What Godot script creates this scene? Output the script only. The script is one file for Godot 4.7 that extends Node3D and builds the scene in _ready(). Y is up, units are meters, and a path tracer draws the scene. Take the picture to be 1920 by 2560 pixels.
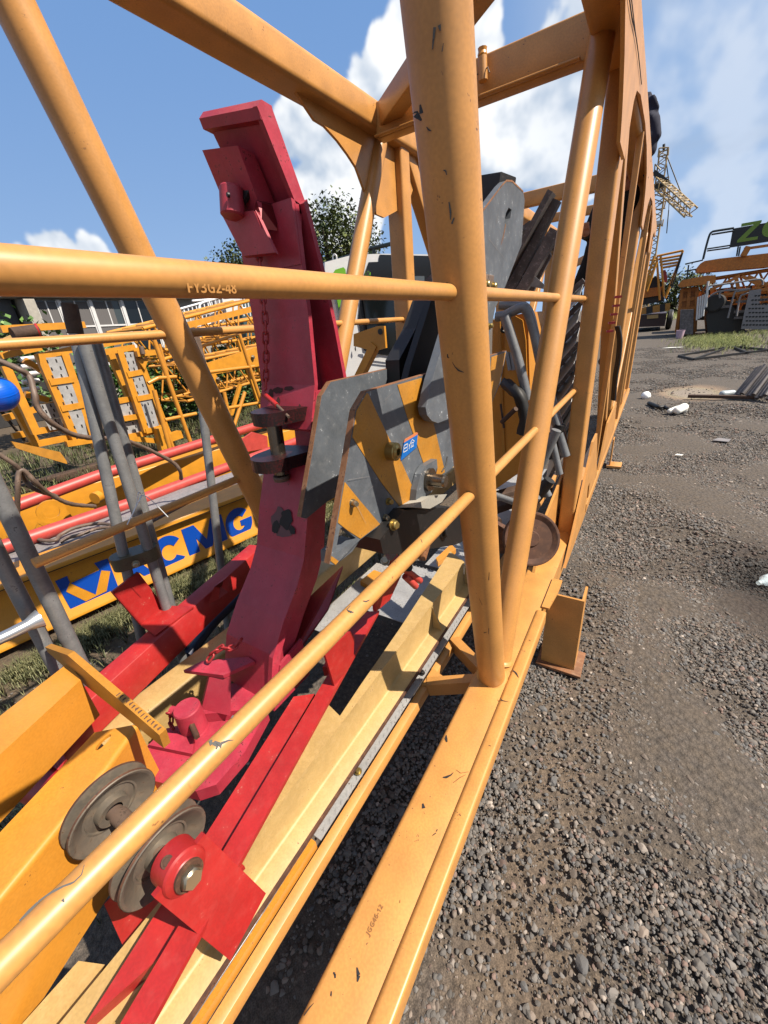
extends Node3D
# A yard of dismantled tower crane parts, seen from beside an orange crane frame that lies on the gravel.

var M := {}
var taken := {}
var rng := RandomNumberGenerator.new()
var unit_tube: ArrayMesh
var unit_box: ArrayMesh


func numbered(called: String) -> String:
	if not taken.has(called):
		taken[called] = 0
		return called
	taken[called] += 1
	return "%s_%03d" % [called, taken[called]]


func thing(called: String, label: String, category: String, at := Vector3.ZERO, group := "") -> Node3D:
	var o := Node3D.new()
	o.name = numbered(called)
	add_child(o)
	o.position = at
	o.set_meta("label", label)
	o.set_meta("category", category)
	if group:
		o.set_meta("group", group)
	return o


func mi(called: String, mesh: Mesh, mat: Material, parent: Node) -> MeshInstance3D:
	var o := MeshInstance3D.new()
	o.name = called if parent != self else numbered(called)
	o.mesh = mesh
	o.material_override = mat
	parent.add_child(o, true)
	return o


func at_of(parent: Node) -> Vector3:
	var p := Vector3.ZERO
	var n := parent
	while n is Node3D and n != self:
		p += (n as Node3D).position
		n = n.get_parent()
	return p


# commits a SurfaceTool built in world coordinates as one named mesh under its parent
func obj(called: String, st: SurfaceTool, mat: Material, parent: Node = self) -> MeshInstance3D:
	var o := mi(called, st.commit(), mat, parent)
	if parent != self:
		o.position = -at_of(parent)
	return o


func tag(o: Node, label: String, category: String, group := "") -> Node:
	o.set_meta("label", label)
	o.set_meta("category", category)
	if group:
		o.set_meta("group", group)
	return o


func st0() -> SurfaceTool:
	var st := SurfaceTool.new()
	st.begin(Mesh.PRIMITIVE_TRIANGLES)
	return st


func tri(st: SurfaceTool, a: Vector3, b: Vector3, c: Vector3, na: Vector3, nb: Vector3, nc: Vector3) -> void:
	if (c - a).cross(b - a).dot(na + nb + nc) < 0.0:
		var t := b
		b = c
		c = t
		t = nb
		nb = nc
		nc = t
	st.set_normal(na)
	st.add_vertex(a)
	st.set_normal(nb)
	st.add_vertex(b)
	st.set_normal(nc)
	st.add_vertex(c)


func quad(st: SurfaceTool, a: Vector3, b: Vector3, c: Vector3, d: Vector3, na: Vector3, nb: Vector3, nc: Vector3, nd: Vector3) -> void:
	tri(st, a, b, c, na, nb, nc)
	tri(st, a, c, d, na, nc, nd)


func perp(t: Vector3) -> Vector3:
	var u := Vector3.UP if absf(t.y) < 0.9 else Vector3.RIGHT
	return t.cross(u).normalized()


# round bar through points; twist > 0 lays strands round it like wire rope
func tube(st: SurfaceTool, pts: Array, r: float, seg := 14, strands := 0, lay := 0.03, r2 := -1.0) -> void:
	var n := pts.size()
	var u := Vector3.ZERO
	var prev := []
	var prevn := []
	var s := 0.0
	for i in n:
		var p: Vector3 = pts[i]
		var t: Vector3 = (pts[mini(i + 1, n - 1)] - pts[maxi(i - 1, 0)]).normalized()
		if i == 0:
			u = perp(t)
		else:
			u = (u - t * u.dot(t)).normalized()
			s += p.distance_to(pts[i - 1])
		var v := t.cross(u)
		var rr := r if r2 < 0.0 else lerpf(r, r2, float(i) / (n - 1))
		var ring := []
		var nr := []
		for k in seg:
			var a := TAU * k / seg
			var d := u * cos(a) + v * sin(a)
			var f := 1.0
			if strands > 0:
				f = 1.0 + 0.16 * cos(strands * a - TAU * s / lay)
			ring.append(p + d * rr * f)
			nr.append(d)
		if i > 0:
			for k in seg:
				var k2 := (k + 1) % seg
				quad(st, prev[k], prev[k2], ring[k2], ring[k], prevn[k], prevn[k2], nr[k2], nr[k])
		if i == 0 or i == n - 1:
			var nn := -t if i == 0 else t
			for k in seg:
				tri(st, p, ring[k], ring[(k + 1) % seg], nn, nn, nn)
		prev = ring
		prevn = nr


func curve(pts: Array, steps: int) -> Array:
	var c := Curve3D.new()
	for i in pts.size():
		var t: Vector3 = (pts[mini(i + 1, pts.size() - 1)] - pts[maxi(i - 1, 0)]) / 6.0
		c.add_point(pts[i], -t, t)
	var out := []
	for i in steps + 1:
		out.append(c.samplef(float(i) / steps * (pts.size() - 1)))
	return out


# extrudes a profile (x to the right, y up) from A to B
func extr(st: SurfaceTool, prof: Array, A: Vector3, B: Vector3, up := Vector3.UP, caps := true) -> void:
	var f := (B - A).normalized()
	var rt := f.cross(up).normalized()
	var u := rt.cross(f)
	var n := prof.size()
	var en := []
	var area := 0.0
	for i in n:
		var a: Vector2 = prof[i]
		var b: Vector2 = prof[(i + 1) % n]
		area += a.cross(b)
	var sg := 1.0 if area > 0.0 else -1.0
	for i in n:
		var e: Vector2 = (prof[(i + 1) % n] - prof[i]).normalized()
		en.append(Vector2(e.y, -e.x) * sg)
	for i in n:
		var j := (i + 1) % n
		var ni: Vector2 = en[i]
		var nj: Vector2 = en[i]
		if en[i].dot(en[(i + n - 1) % n]) > 0.7:
			ni = (en[i] + en[(i + n - 1) % n]).normalized()
		if en[i].dot(en[j]) > 0.7:
			nj = (en[i] + en[j]).normalized()
		var a: Vector2 = prof[i]
		var b: Vector2 = prof[j]
		var oa := rt * a.x + u * a.y
		var ob := rt * b.x + u * b.y
		var na := rt * ni.x + u * ni.y
		var nb := rt * nj.x + u * nj.y
		quad(st, A + oa, A + ob, B + ob, B + oa, na, nb, nb, na)
	if caps:
		var idx := Geometry2D.triangulate_polygon(PackedVector2Array(prof))
		for k in range(0, idx.size(), 3):
			for e in 2:
				var O := A if e == 0 else B
				var nn := -f if e == 0 else f
				var q := []
				for m in 3:
					var p: Vector2 = prof[idx[k + m]]
					q.append(O + rt * p.x + u * p.y)
				tri(st, q[0], q[1], q[2], nn, nn, nn)


# rectangle profile with rounded corners, centred
func rprof(w: float, h: float, r := 0.006, seg := 3) -> Array:
	var out := []
	var cs := [Vector2(w / 2 - r, h / 2 - r), Vector2(-w / 2 + r, h / 2 - r), Vector2(-w / 2 + r, -h / 2 + r), Vector2(w / 2 - r, -h / 2 + r)]
	for q in 4:
		for k in seg + 1:
			var a := PI / 2 * (q + float(k) / seg)
			out.append(cs[q] + Vector2(cos(a), sin(a)) * r)
	return out


func beam(st: SurfaceTool, A: Vector3, B: Vector3, w: float, h: float, r := 0.006, up := Vector3.UP) -> void:
	extr(st, rprof(w, h, minf(r, minf(w, h) * 0.45), 3 if r > 0.003 else 1), A, B, up)


func box(st: SurfaceTool, c: Vector3, size: Vector3, turn := 0.0, r := 0.004) -> void:
	var f := Vector3(0, 0, 1).rotated(Vector3.UP, turn)
	beam(st, c - f * size.z / 2, c + f * size.z / 2, size.x, size.y, r)


# flat plate: a planar outline given thickness; holes are outlines in the same plane
func plate(st: SurfaceTool, pts: Array, thick: Vector3, holes := []) -> void:
	var nrm := Vector3.ZERO
	for i in pts.size():
		nrm += (pts[i] - pts[0]).cross(pts[(i + 1) % pts.size()] - pts[0])
	nrm = nrm.normalized()
	if nrm.dot(thick) < 0.0:
		nrm = -nrm
	var u := perp(nrm)
	var v := nrm.cross(u)
	var loops := [pts] + holes
	var flat := []
	for l in loops:
		var f := PackedVector2Array()
		for p in l:
			f.append(Vector2((p - pts[0]).dot(u), (p - pts[0]).dot(v)))
		flat.append(f)
	var poly: Array = pts.duplicate()
	var p2: PackedVector2Array = flat[0].duplicate()
	for h in range(1, loops.size()):
		var hp: Array = loops[h].duplicate()
		var h2: PackedVector2Array = flat[h].duplicate()
		if Geometry2D.is_polygon_clockwise(h2) == Geometry2D.is_polygon_clockwise(flat[0]):
			hp.reverse()
			h2.reverse()
		var best := 1e9
		var bi := 0
		var bj := 0
		for i in p2.size():
			for j in h2.size():
				var d := p2[i].distance_squared_to(h2[j])
				if d < best:
					best = d
					bi = i
					bj = j
		var np := poly.slice(0, bi + 1)
		var n2 := Array(p2).slice(0, bi + 1)
		for j in hp.size() + 1:
			np.append(hp[(bj + j) % hp.size()])
			n2.append(h2[(bj + j) % hp.size()])
		np.append_array(poly.slice(bi))
		n2.append_array(Array(p2).slice(bi))
		poly = np
		p2 = PackedVector2Array(n2)
	var idx := Geometry2D.triangulate_polygon(p2)
	for k in range(0, idx.size(), 3):
		var a: Vector3 = poly[idx[k]]
		var b: Vector3 = poly[idx[k + 1]]
		var c: Vector3 = poly[idx[k + 2]]
		tri(st, a, b, c, -nrm, -nrm, -nrm)
		tri(st, a + thick, b + thick, c + thick, nrm, nrm, nrm)
	for li in loops.size():
		var l: Array = loops[li]
		var f2: PackedVector2Array = flat[li]
		var cw := 1.0 if Geometry2D.is_polygon_clockwise(f2) else -1.0
		if li > 0:
			cw = -cw
		for i in l.size():
			var a: Vector3 = l[i]
			var b: Vector3 = l[(i + 1) % l.size()]
			var e := (f2[(i + 1) % l.size()] - f2[i]).normalized()
			var en := (u * -e.y + v * e.x) * cw
			quad(st, a, b, b + thick, a + thick, en, en, en, en)


func slab(st: SurfaceTool, a: Vector3, b: Vector3, c: Vector3, d: Vector3, t: float) -> void:
	plate(st, [a, b, c, d], Vector3(0, -t, 0))


func ring3(c: Vector3, ax: Vector3, r: float, n := 20) -> Array:
	var u := perp(ax)
	var v := ax.normalized().cross(u)
	var out := []
	for k in n:
		out.append(c + (u * cos(TAU * k / n) + v * sin(TAU * k / n)) * r)
	return out


# turned shape: prof holds (radius, distance along the axis)
func lathe(st: SurfaceTool, prof: Array, O: Vector3, ax: Vector3, seg := 28) -> void:
	ax = ax.normalized()
	var u := perp(ax)
	var v := ax.cross(u)
	for i in prof.size() - 1:
		var a: Vector2 = prof[i]
		var b: Vector2 = prof[i + 1]
		var e := (b - a).normalized()
		var nn := Vector2(e.y, -e.x)
		for k in seg:
			var d0 := u * cos(TAU * k / seg) + v * sin(TAU * k / seg)
			var d1 := u * cos(TAU * (k + 1) / seg) + v * sin(TAU * (k + 1) / seg)
			var n0 := d0 * nn.x + ax * nn.y
			var n1 := d1 * nn.x + ax * nn.y
			quad(st, O + d0 * a.x + ax * a.y, O + d1 * a.x + ax * a.y, O + d1 * b.x + ax * b.y, O + d0 * b.x + ax * b.y, n0, n1, n1, n0)


func rod(st: SurfaceTool, a: Vector3, b: Vector3, r: float, seg := 16) -> void:
	var l := a.distance_to(b)
	var e := minf(r * 0.12, l * 0.2)
	lathe(st, [Vector2(0, 0), Vector2(r - e, 0), Vector2(r, e), Vector2(r, l - e), Vector2(r - e, l), Vector2(0, l)], a, b - a, seg)


func link(st: SurfaceTool, c: Vector3, along: Vector3, side: Vector3, L: float, W: float, r: float) -> void:
	var pts := []
	for k in 21:
		var a := TAU * k / 20
		var x := cos(a)
		var y := sin(a)
		pts.append(c + along * (x * W / 2 + signf(x) * (L - W) / 2) + side * y * W / 2)
	tube(st, pts, r, 7)


func chain(parent: Node, pts: Array, L: float, W: float, r: float, mat: Material) -> void:
	var total := 0.0
	for i in pts.size() - 1:
		total += pts[i].distance_to(pts[i + 1])
	var step := L - 2.4 * r
	var n := int(total / step)
	var c := Curve3D.new()
	for p in pts:
		c.add_point(p)
	for k in n:
		var p := c.sample_baked((k + 0.5) * step)
		var q := c.sample_baked(minf((k + 0.6) * step, total))
		var t := (q - p).normalized()
		var u := perp(t).rotated(t, 0.5 + (PI / 2 if k % 2 else 0.0))
		var st := st0()
		link(st, p, t, u, L, W, r)
		obj("chain_link", st, mat, parent)


func bolt(parent: Node, p: Vector3, n: Vector3, r := 0.012, h := 0.012, mat: Material = null, called := "bolt") -> void:
	var st := st0()
	lathe(st, [Vector2(0, h), Vector2(r * 0.8, h), Vector2(r, h * 0.8), Vector2(r, 0)], p, n, 6)
	lathe(st, [Vector2(r * 1.3, 0.0), Vector2(r * 1.3, 0.003), Vector2(r * 0.5, 0.003)], p, n, 14)
	obj(called, st, mat if mat else M.steel, parent)


# a scaled copy of one shared round or square bar, for the many far members
func bar(parent: Node, called: String, a: Vector3, b: Vector3, w: float, mat: Material, square := false, h := -1.0) -> MeshInstance3D:
	var o := mi(called, unit_box if square else unit_tube, mat, parent)
	var f := b - a
	var l := f.length()
	var y := f / l
	var x := y.cross(Vector3.UP if absf(y.y) < 0.95 else Vector3.RIGHT).normalized()
	var z := x.cross(y)
	o.transform = Transform3D(Basis(x * w, y * l, z * (w if h < 0.0 else h)), (a + b) / 2 - at_of(parent))
	return o


func stroke(st: SurfaceTool, pts: Array, ws: Array, nrm: Vector3, lift := 0.0012) -> void:
	var n := pts.size()
	for i in n - 1:
		var t: Vector3 = (pts[i + 1] - pts[i]).normalized()
		var s := t.cross(nrm).normalized()
		var a: Vector3 = pts[i] + nrm * lift
		var b: Vector3 = pts[i + 1] + nrm * lift
		quad(st, a - s * ws[i], a + s * ws[i], b + s * ws[i + 1], b - s * ws[i + 1], nrm, nrm, nrm, nrm)


func seamless(seed_: int, freq: float, size: int, kind := FastNoiseLite.TYPE_SIMPLEX_SMOOTH, oct := 4) -> PackedByteArray:
	var n := FastNoiseLite.new()
	n.seed = seed_
	n.noise_type = kind
	n.frequency = freq
	n.fractal_octaves = oct
	var im := n.get_seamless_image(size, size, false, false, 0.15)
	im.convert(Image.FORMAT_L8)
	return im.get_data()


var _maps := []


# painted steel: slow fading and dust, fine grain, chips down to primer and scratches
func paint(c: Color, seed_: int, chips: float, fade: float, chip_c := Color(0.16, 0.12, 0.1), rough := 0.42, dust := Color(0.62, 0.52, 0.42), dusty := 0.12) -> StandardMaterial3D:
	var S := 512
	if _maps.is_empty():
		_maps = [seamless(3, 0.008, S), seamless(4, 0.035, S), seamless(5, 0.14, S, FastNoiseLite.TYPE_SIMPLEX, 2), seamless(6, 0.05, S, FastNoiseLite.TYPE_CELLULAR, 2)]
	var out := PackedByteArray()
	out.resize(S * S * 3)
	var off := seed_ * 7919
	var N := S * S
	var t1 := 255.0 * (1.0 - 0.30 * chips)
	c = Color(c.r * 0.91, c.g * 0.91, c.b * 0.91)
	dust = Color(dust.r * 0.91, dust.g * 0.91, dust.b * 0.91)
	for i in N:
		var a: int = _maps[0][(i + off) % N]
		var b: int = _maps[1][(i + off * 3) % N]
		var g: int = _maps[2][(i + off * 5) % N]
		var k := 1.0 + fade * (a - 128) / 128.0 + 0.05 * (g - 128) / 128.0
		var d := clampf((b - 120) / 135.0, 0.0, 1.0) * dusty
		var r := c.r * k * (1 - d) + dust.r * d
		var gr := c.g * k * (1 - d) + dust.g * d
		var bl := c.b * k * (1 - d) + dust.b * d
		var ch := b * 0.55 + g * 0.45 + (a - 128) * 0.18
		if ch > t1:
			var q := clampf((ch - t1) / 7.0, 0, 1)
			r = lerpf(r, chip_c.r, q)
			gr = lerpf(gr, chip_c.g, q)
			bl = lerpf(bl, chip_c.b, q)
		out[i * 3] = int(clampf(r, 0, 1) * 255)
		out[i * 3 + 1] = int(clampf(gr, 0, 1) * 255)
		out[i * 3 + 2] = int(clampf(bl, 0, 1) * 255)
	var m := StandardMaterial3D.new()
	m.albedo_texture = ImageTexture.create_from_image(Image.create_from_data(S, S, false, Image.FORMAT_RGB8, out))
	m.uv1_triplanar = true
	m.uv1_world_triplanar = true
	m.uv1_scale = Vector3.ONE * 1.6
	m.roughness = rough
	return m


func flat(c: Color, rough := 0.5, metal := 0.0) -> StandardMaterial3D:
	var m := StandardMaterial3D.new()
	m.albedo_color = Color(c.r * 0.92, c.g * 0.92, c.b * 0.92, c.a)
	m.roughness = rough
	m.metallic = metal
	return m



func sky_dir(p: Vector3) -> Vector3:
	return (p - Vector3(0, 1.55, 0)).normalized()


func make_sky() -> PanoramaSkyMaterial:
	var W := 2400
	var Hh := 1200
	var n1 := FastNoiseLite.new()
	n1.seed = 11
	n1.noise_type = FastNoiseLite.TYPE_SIMPLEX_SMOOTH
	n1.frequency = 5.5
	n1.fractal_octaves = 6
	var n2 := FastNoiseLite.new()
	n2.seed = 23
	n2.noise_type = FastNoiseLite.TYPE_SIMPLEX_SMOOTH
	n2.frequency = 2.2
	n2.fractal_octaves = 5
	# heaps of cumulus: direction, angular radius, flatten
	var heaps := [
		[sky_dir(Vector3(-0.376, 1.967, -1.302)), 0.125], [sky_dir(Vector3(-0.464, 2.091, -1.312)), 0.085], [sky_dir(Vector3(-0.303, 2.031, -1.386)), 0.085], [sky_dir(Vector3(-0.506, 2.194, -1.339)), 0.06],
		[sky_dir(Vector3(-0.524, 2.008, -1.225)), 0.11], [sky_dir(Vector3(-0.293, 1.923, -1.334)), 0.09], [sky_dir(Vector3(-0.609, 2.115, -1.227)), 0.075], [sky_dir(Vector3(-0.675, 2.059, -1.152)), 0.06],
		[sky_dir(Vector3(-0.775, 1.917, -1.006)), 0.10], [sky_dir(Vector3(-0.837, 2.012, -1.017)), 0.055], [sky_dir(Vector3(-0.7, 1.865, -1.028)), 0.10], [sky_dir(Vector3(-0.472, 1.896, -1.199)), 0.10],
		[sky_dir(Vector3(-1.294, 1.781, -0.582)), 0.045], [sky_dir(Vector3(-1.221, 1.77, -0.625)), 0.04], [sky_dir(Vector3(-1.367, 1.775, -0.529)), 0.03],
		[Vector3(0.7, 0.25, 0.6).normalized(), 0.3], [Vector3(-0.3, 0.3, 0.9).normalized(), 0.3], [Vector3(0.2, 0.5, 0.9).normalized(), 0.22]]
	var dat := PackedFloat32Array()
	dat.resize(W * Hh * 4)
	var sun := Vector3(0.62, 0.777, -0.109)
	for j in Hh:
		var el := PI / 2 - PI * (j + 0.5) / Hh
		var y := sin(el)
		var ce := cos(el)
		var g := clampf(1.0 - y, 0, 1)
		var hz := pow(g, 3.2)
		var base := Vector3(0.15, 0.31, 0.64).lerp(Vector3(0.40, 0.585, 0.86), hz)
		if y < 0.0:
			base = Vector3(0.36, 0.55, 0.86).lerp(Vector3(0.20, 0.18, 0.16), clampf(-y * 14, 0, 1))
		for i in W:
			var c := base
			var az := TAU * (i + 0.5) / W
			if y > -0.02:
				var d := Vector3(sin(az) * ce, y, -cos(az) * ce)
				var a := n1.get_noise_3dv(d)
				var h := 0.0
				for q in heaps:
					var ang := acos(clampf(d.dot(q[0]), -1, 1))
					if ang < q[1] * 1.7:
						h = maxf(h, 1.25 - ang / q[1])
				var cum := 0.0
				if h > 0.0:
					cum = smoothstep(0.14, 0.27, h * 0.72 + a * 0.95)
				if cum > 0.0:
					# billows: brighter towards the sun, greyer beneath
					var a2 := n1.get_noise_3dv(d + sun * 0.03)
					var lit := clampf(0.62 + (a - a2) * 1.9 + a * 0.55 + (y - 0.22) * 0.45, 0.0, 1.0)
					c = c.lerp(Vector3(0.50, 0.60, 0.74).lerp(Vector3(1.02, 1.04, 1.06), lit), cum)
				# thin high cloud, streaked, thicker to the right of the view
				var side := smoothstep(-0.34, 0.05, d.x / maxf(0.15, absf(d.z) + 0.1)) if d.z < 0.2 else 0.6
				var cd := d / (y + 0.35)
				var s := n2.get_noise_3d(cd.x * 1.7 + cd.z * 0.5, 0.0, cd.z * 0.9 - cd.x * 0.35)
				var s2 := n1.get_noise_3d(cd.x * 0.9, 1.7, cd.z * 0.5)
				var veil := smoothstep(-0.36, 0.34, s + s2 * 0.7) * side * clampf(y * 9 + 0.25, 0, 1)
				c = c.lerp(Vector3(0.46, 0.61, 0.84), side * 0.5 * clampf(y * 6, 0, 1))
				c = c.lerp(Vector3(0.86, 0.91, 0.98), veil * lerpf(0.45, 0.95, clampf((y - 0.25) * 2.2, 0, 1)))
				var grey := smoothstep(0.0, 0.4, n2.get_noise_3d(cd.x * 0.8 + 3.0, 5.0, cd.z * 1.3)) * side
				c = c.lerp(Vector3(0.40, 0.50, 0.66), grey * 0.36)
			var o := (j * W + i) * 4
			dat[o] = c.x
			dat[o + 1] = c.y
			dat[o + 2] = c.z
			dat[o + 3] = 1.0
	var pm := PanoramaSkyMaterial.new()
	pm.panorama = ImageTexture.create_from_image(Image.create_from_data(W, Hh, false, Image.FORMAT_RGBAF, dat.to_byte_array()))
	return pm


func _ready() -> void:
	rng.seed = 7
	var cam := Camera3D.new()
	cam.name = "camera"
	cam.transform = Transform3D(Basis(Vector3(0.84741, -0.08318, -0.52439), Vector3(-0.15530, 0.90563, -0.39461), Vector3(0.50773, 0.41583, 0.75452)).orthonormalized(), Vector3(0, 1.55, 0))
	cam.fov = 104.03
	cam.near = 0.02
	cam.far = 900.0
	add_child(cam)
	cam.current = true
	var we := WorldEnvironment.new()
	we.name = "surroundings"
	var env := Environment.new()
	env.background_mode = Environment.BG_SKY
	env.sky = Sky.new()
	env.sky.sky_material = make_sky()
	env.background_energy_multiplier = 0.47
	env.tonemap_mode = Environment.TONE_MAPPER_LINEAR
	env.tonemap_exposure = 2.15
	env.sdfgi_enabled = true
	env.ssao_enabled = true
	env.ssil_enabled = true
	we.environment = env
	add_child(we)
	var sun := DirectionalLight3D.new()
	sun.name = "sun"
	sun.light_energy = 1.6
	sun.light_color = Color(1.0, 0.955, 0.89)
	sun.light_angular_distance = 0.5
	sun.shadow_enabled = true
	add_child(sun)
	sun.look_at_from_position(Vector3(0.62, 0.777, -0.109) * 20.0, Vector3.ZERO)

	var cm := CylinderMesh.new()
	cm.top_radius = 1.0
	cm.bottom_radius = 1.0
	cm.height = 1.0
	cm.radial_segments = 10
	cm.rings = 1
	unit_tube = ArrayMesh.new()
	unit_tube.add_surface_from_arrays(Mesh.PRIMITIVE_TRIANGLES, cm.get_mesh_arrays())
	var bm := BoxMesh.new()
	unit_box = ArrayMesh.new()
	unit_box.add_surface_from_arrays(Mesh.PRIMITIVE_TRIANGLES, bm.get_mesh_arrays())

	materials()
	ground()
	frame()
	red_arm()
	red_beams()
	cream_beam()
	striped_bracket()
	yellow_boxes()
	loose_tubes()
	lettered_beam()
	machinery_inside()
	left_background()
	right_background()
	greenery()
	litter()


func materials() -> void:
	M.orange = paint(Color(0.725, 0.515, 0.27), 1, 0.55, 0.08, Color(0.30, 0.20, 0.14), 0.40, Color(0.66, 0.50, 0.33), 0.12)
	M.yellow = paint(Color(0.74, 0.50, 0.12), 2, 0.55, 0.07, Color(0.25, 0.17, 0.1), 0.42, Color(0.75, 0.55, 0.3), 0.15)
	M.gold = paint(Color(0.73, 0.49, 0.165), 9, 0.5, 0.04, Color(0.3, 0.2, 0.12), 0.36, Color(0.85, 0.66, 0.36), 0.12)
	M.cream = paint(Color(0.66, 0.545, 0.34), 3, 0.62, 0.05, Color(0.36, 0.28, 0.18), 0.55, Color(0.80, 0.68, 0.5), 0.35)
	M.red = paint(Color(0.60, 0.115, 0.11), 4, 0.6, 0.09, Color(0.60, 0.40, 0.34), 0.45, Color(0.66, 0.40, 0.36), 0.25)
	M.crimson = paint(Color(0.62, 0.17, 0.235), 5, 0.7, 0.12, Color(0.24, 0.08, 0.08), 0.48, Color(0.72, 0.42, 0.42), 0.25)
	M.salmon = paint(Color(0.66, 0.23, 0.20), 6, 0.5, 0.08, Color(0.3, 0.12, 0.1), 0.45, Color(0.8, 0.45, 0.4), 0.2)
	M.slate = paint(Color(0.325, 0.345, 0.37), 7, 0.66, 0.12, Color(0.62, 0.64, 0.66), 0.46, Color(0.5, 0.5, 0.5), 0.35)
	M.stripe = paint(Color(0.66, 0.45, 0.14), 8, 0.62, 0.09, Color(0.35, 0.24, 0.15), 0.46, Color(0.66, 0.52, 0.32), 0.25)
	M.rusty = paint(Color(0.27, 0.16, 0.10), 10, 0.9, 0.3, Color(0.14, 0.08, 0.06), 0.8, Color(0.60, 0.42, 0.28), 0.6)
	M.edge = paint(Color(0.46, 0.29, 0.16), 11, 1.0, 0.25, Color(0.25, 0.13, 0.09), 0.75, Color(0.66, 0.55, 0.45), 0.6)
	M.galv = paint(Color(0.47, 0.475, 0.48), 12, 0.75, 0.14, Color(0.25, 0.25, 0.26), 0.38, Color(0.65, 0.65, 0.64), 0.4)
	M.galv.metallic = 0.3
	M.alu = paint(Color(0.66, 0.66, 0.66), 13, 0.85, 0.1, Color(0.4, 0.38, 0.36), 0.42, Color(0.78, 0.77, 0.75), 0.4)
	M.alu.metallic = 0.35
	M.plank = paint(Color(0.46, 0.45, 0.455), 14, 0.9, 0.1, Color(0.35, 0.3, 0.3), 0.6, Color(0.7, 0.65, 0.62), 0.5)
	M.dark = paint(Color(0.045, 0.042, 0.045), 15, 0.9, 0.2, Color(0.2, 0.18, 0.17), 0.55, Color(0.16, 0.14, 0.13), 0.2)
	M.grease = paint(Color(0.16, 0.045, 0.05), 16, 1.5, 0.4, Color(0.04, 0.03, 0.03), 0.4, Color(0.7, 0.12, 0.13), 0.55)
	M.white = paint(Color(0.76, 0.76, 0.76), 17, 0.5, 0.04, Color(0.5, 0.48, 0.45), 0.4, Color(0.75, 0.73, 0.7), 0.15)
	M.wall = paint(Color(0.56, 0.545, 0.51), 18, 0.8, 0.08, Color(0.5, 0.46, 0.4), 0.85, Color(0.6, 0.56, 0.5), 0.4)
	M.sheave = paint(Color(0.40, 0.37, 0.33), 19, 0.7, 0.16, Color(0.30, 0.2, 0.13), 0.5, Color(0.66, 0.56, 0.45), 0.5)
	M.sheave.metallic = 0.3
	M.formwork = paint(Color(0.33, 0.31, 0.31), 20, 1.0, 0.25, Color(0.5, 0.48, 0.48), 0.6, Color(0.5, 0.46, 0.44), 0.4)
	M.steel = flat(Color(0.62, 0.58, 0.50), 0.32, 0.9)
	M.brass = flat(Color(0.66, 0.58, 0.36), 0.35, 0.85)
	M.chrome = flat(Color(0.52, 0.48, 0.43), 0.25, 0.95)
	M.rope = paint(Color(0.38, 0.31, 0.265), 21, 1.0, 0.3, Color(0.12, 0.1, 0.09), 0.6, Color(0.5, 0.42, 0.36), 0.4)
	M.chainred = flat(Color(0.60, 0.16, 0.17), 0.5, 0.2)
	M.blue = flat(Color(0.0, 0.24, 0.60), 0.4)
	M.ballblue = flat(Color(0.0, 0.33, 0.78), 0.35)
	M.hose = flat(Color(0.06, 0.09, 0.2), 0.45)
	M.rubber = flat(Color(0.03, 0.03, 0.032), 0.6)
	M.glass = flat(Color(0.06, 0.075, 0.08), 0.08)
	M.pane = flat(Color(0.22, 0.25, 0.26), 0.12)
	M.curtain = flat(Color(0.34, 0.33, 0.33), 0.9)
	M.green = flat(Color(0.36, 0.58, 0.07), 0.4)
	M.olive = flat(Color(0.22, 0.31, 0.10), 0.5)
	M.signdark = flat(Color(0.045, 0.055, 0.06), 0.5)
	M.lettergreen = flat(Color(0.40, 0.52, 0.14), 0.5)
	M.railgreen = flat(Color(0.05, 0.10, 0.10), 0.45)
	M.chip = flat(Color(0.10, 0.095, 0.10), 0.6)
	M.scratch = flat(Color(0.34, 0.17, 0.09), 0.6)
	M.wood = paint(Color(0.24, 0.165, 0.12), 22, 0.8, 0.2, Color(0.15, 0.1, 0.08), 0.85, Color(0.5, 0.4, 0.32), 0.4)
	M.far_orange = paint(Color(0.68, 0.40, 0.08), 23, 0.9, 0.15, Color(0.2, 0.1, 0.06), 0.55, Color(0.6, 0.4, 0.2), 0.2)
	M.navy = flat(Color(0.06, 0.075, 0.17), 0.9)
	M.blackcloth = flat(Color(0.03, 0.03, 0.035), 0.95)
	M.skin = flat(Color(0.62, 0.42, 0.33), 0.6)
	M.hair = flat(Color(0.03, 0.025, 0.025), 0.7)
	M.wire = flat(Color(0.80, 0.82, 0.84), 0.4)
	M.plastic = flat(Color(0.9, 0.9, 0.87), 0.5)
	M.leaf = flat(Color(0.17, 0.25, 0.07), 0.6)
	M.leaf.vertex_color_use_as_albedo = true
	M.leaf.albedo_color = Color(1, 1, 1)
	M.leaf.backlight = Color(0.12, 0.16, 0.03)
	M.stone = flat(Color(1, 1, 1), 0.92)
	M.stone.albedo_color = Color(0.93, 0.93, 0.93)
	M.stone.vertex_color_use_as_albedo = true
	M.bark = flat(Color(0.22, 0.17, 0.13), 0.95)



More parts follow.
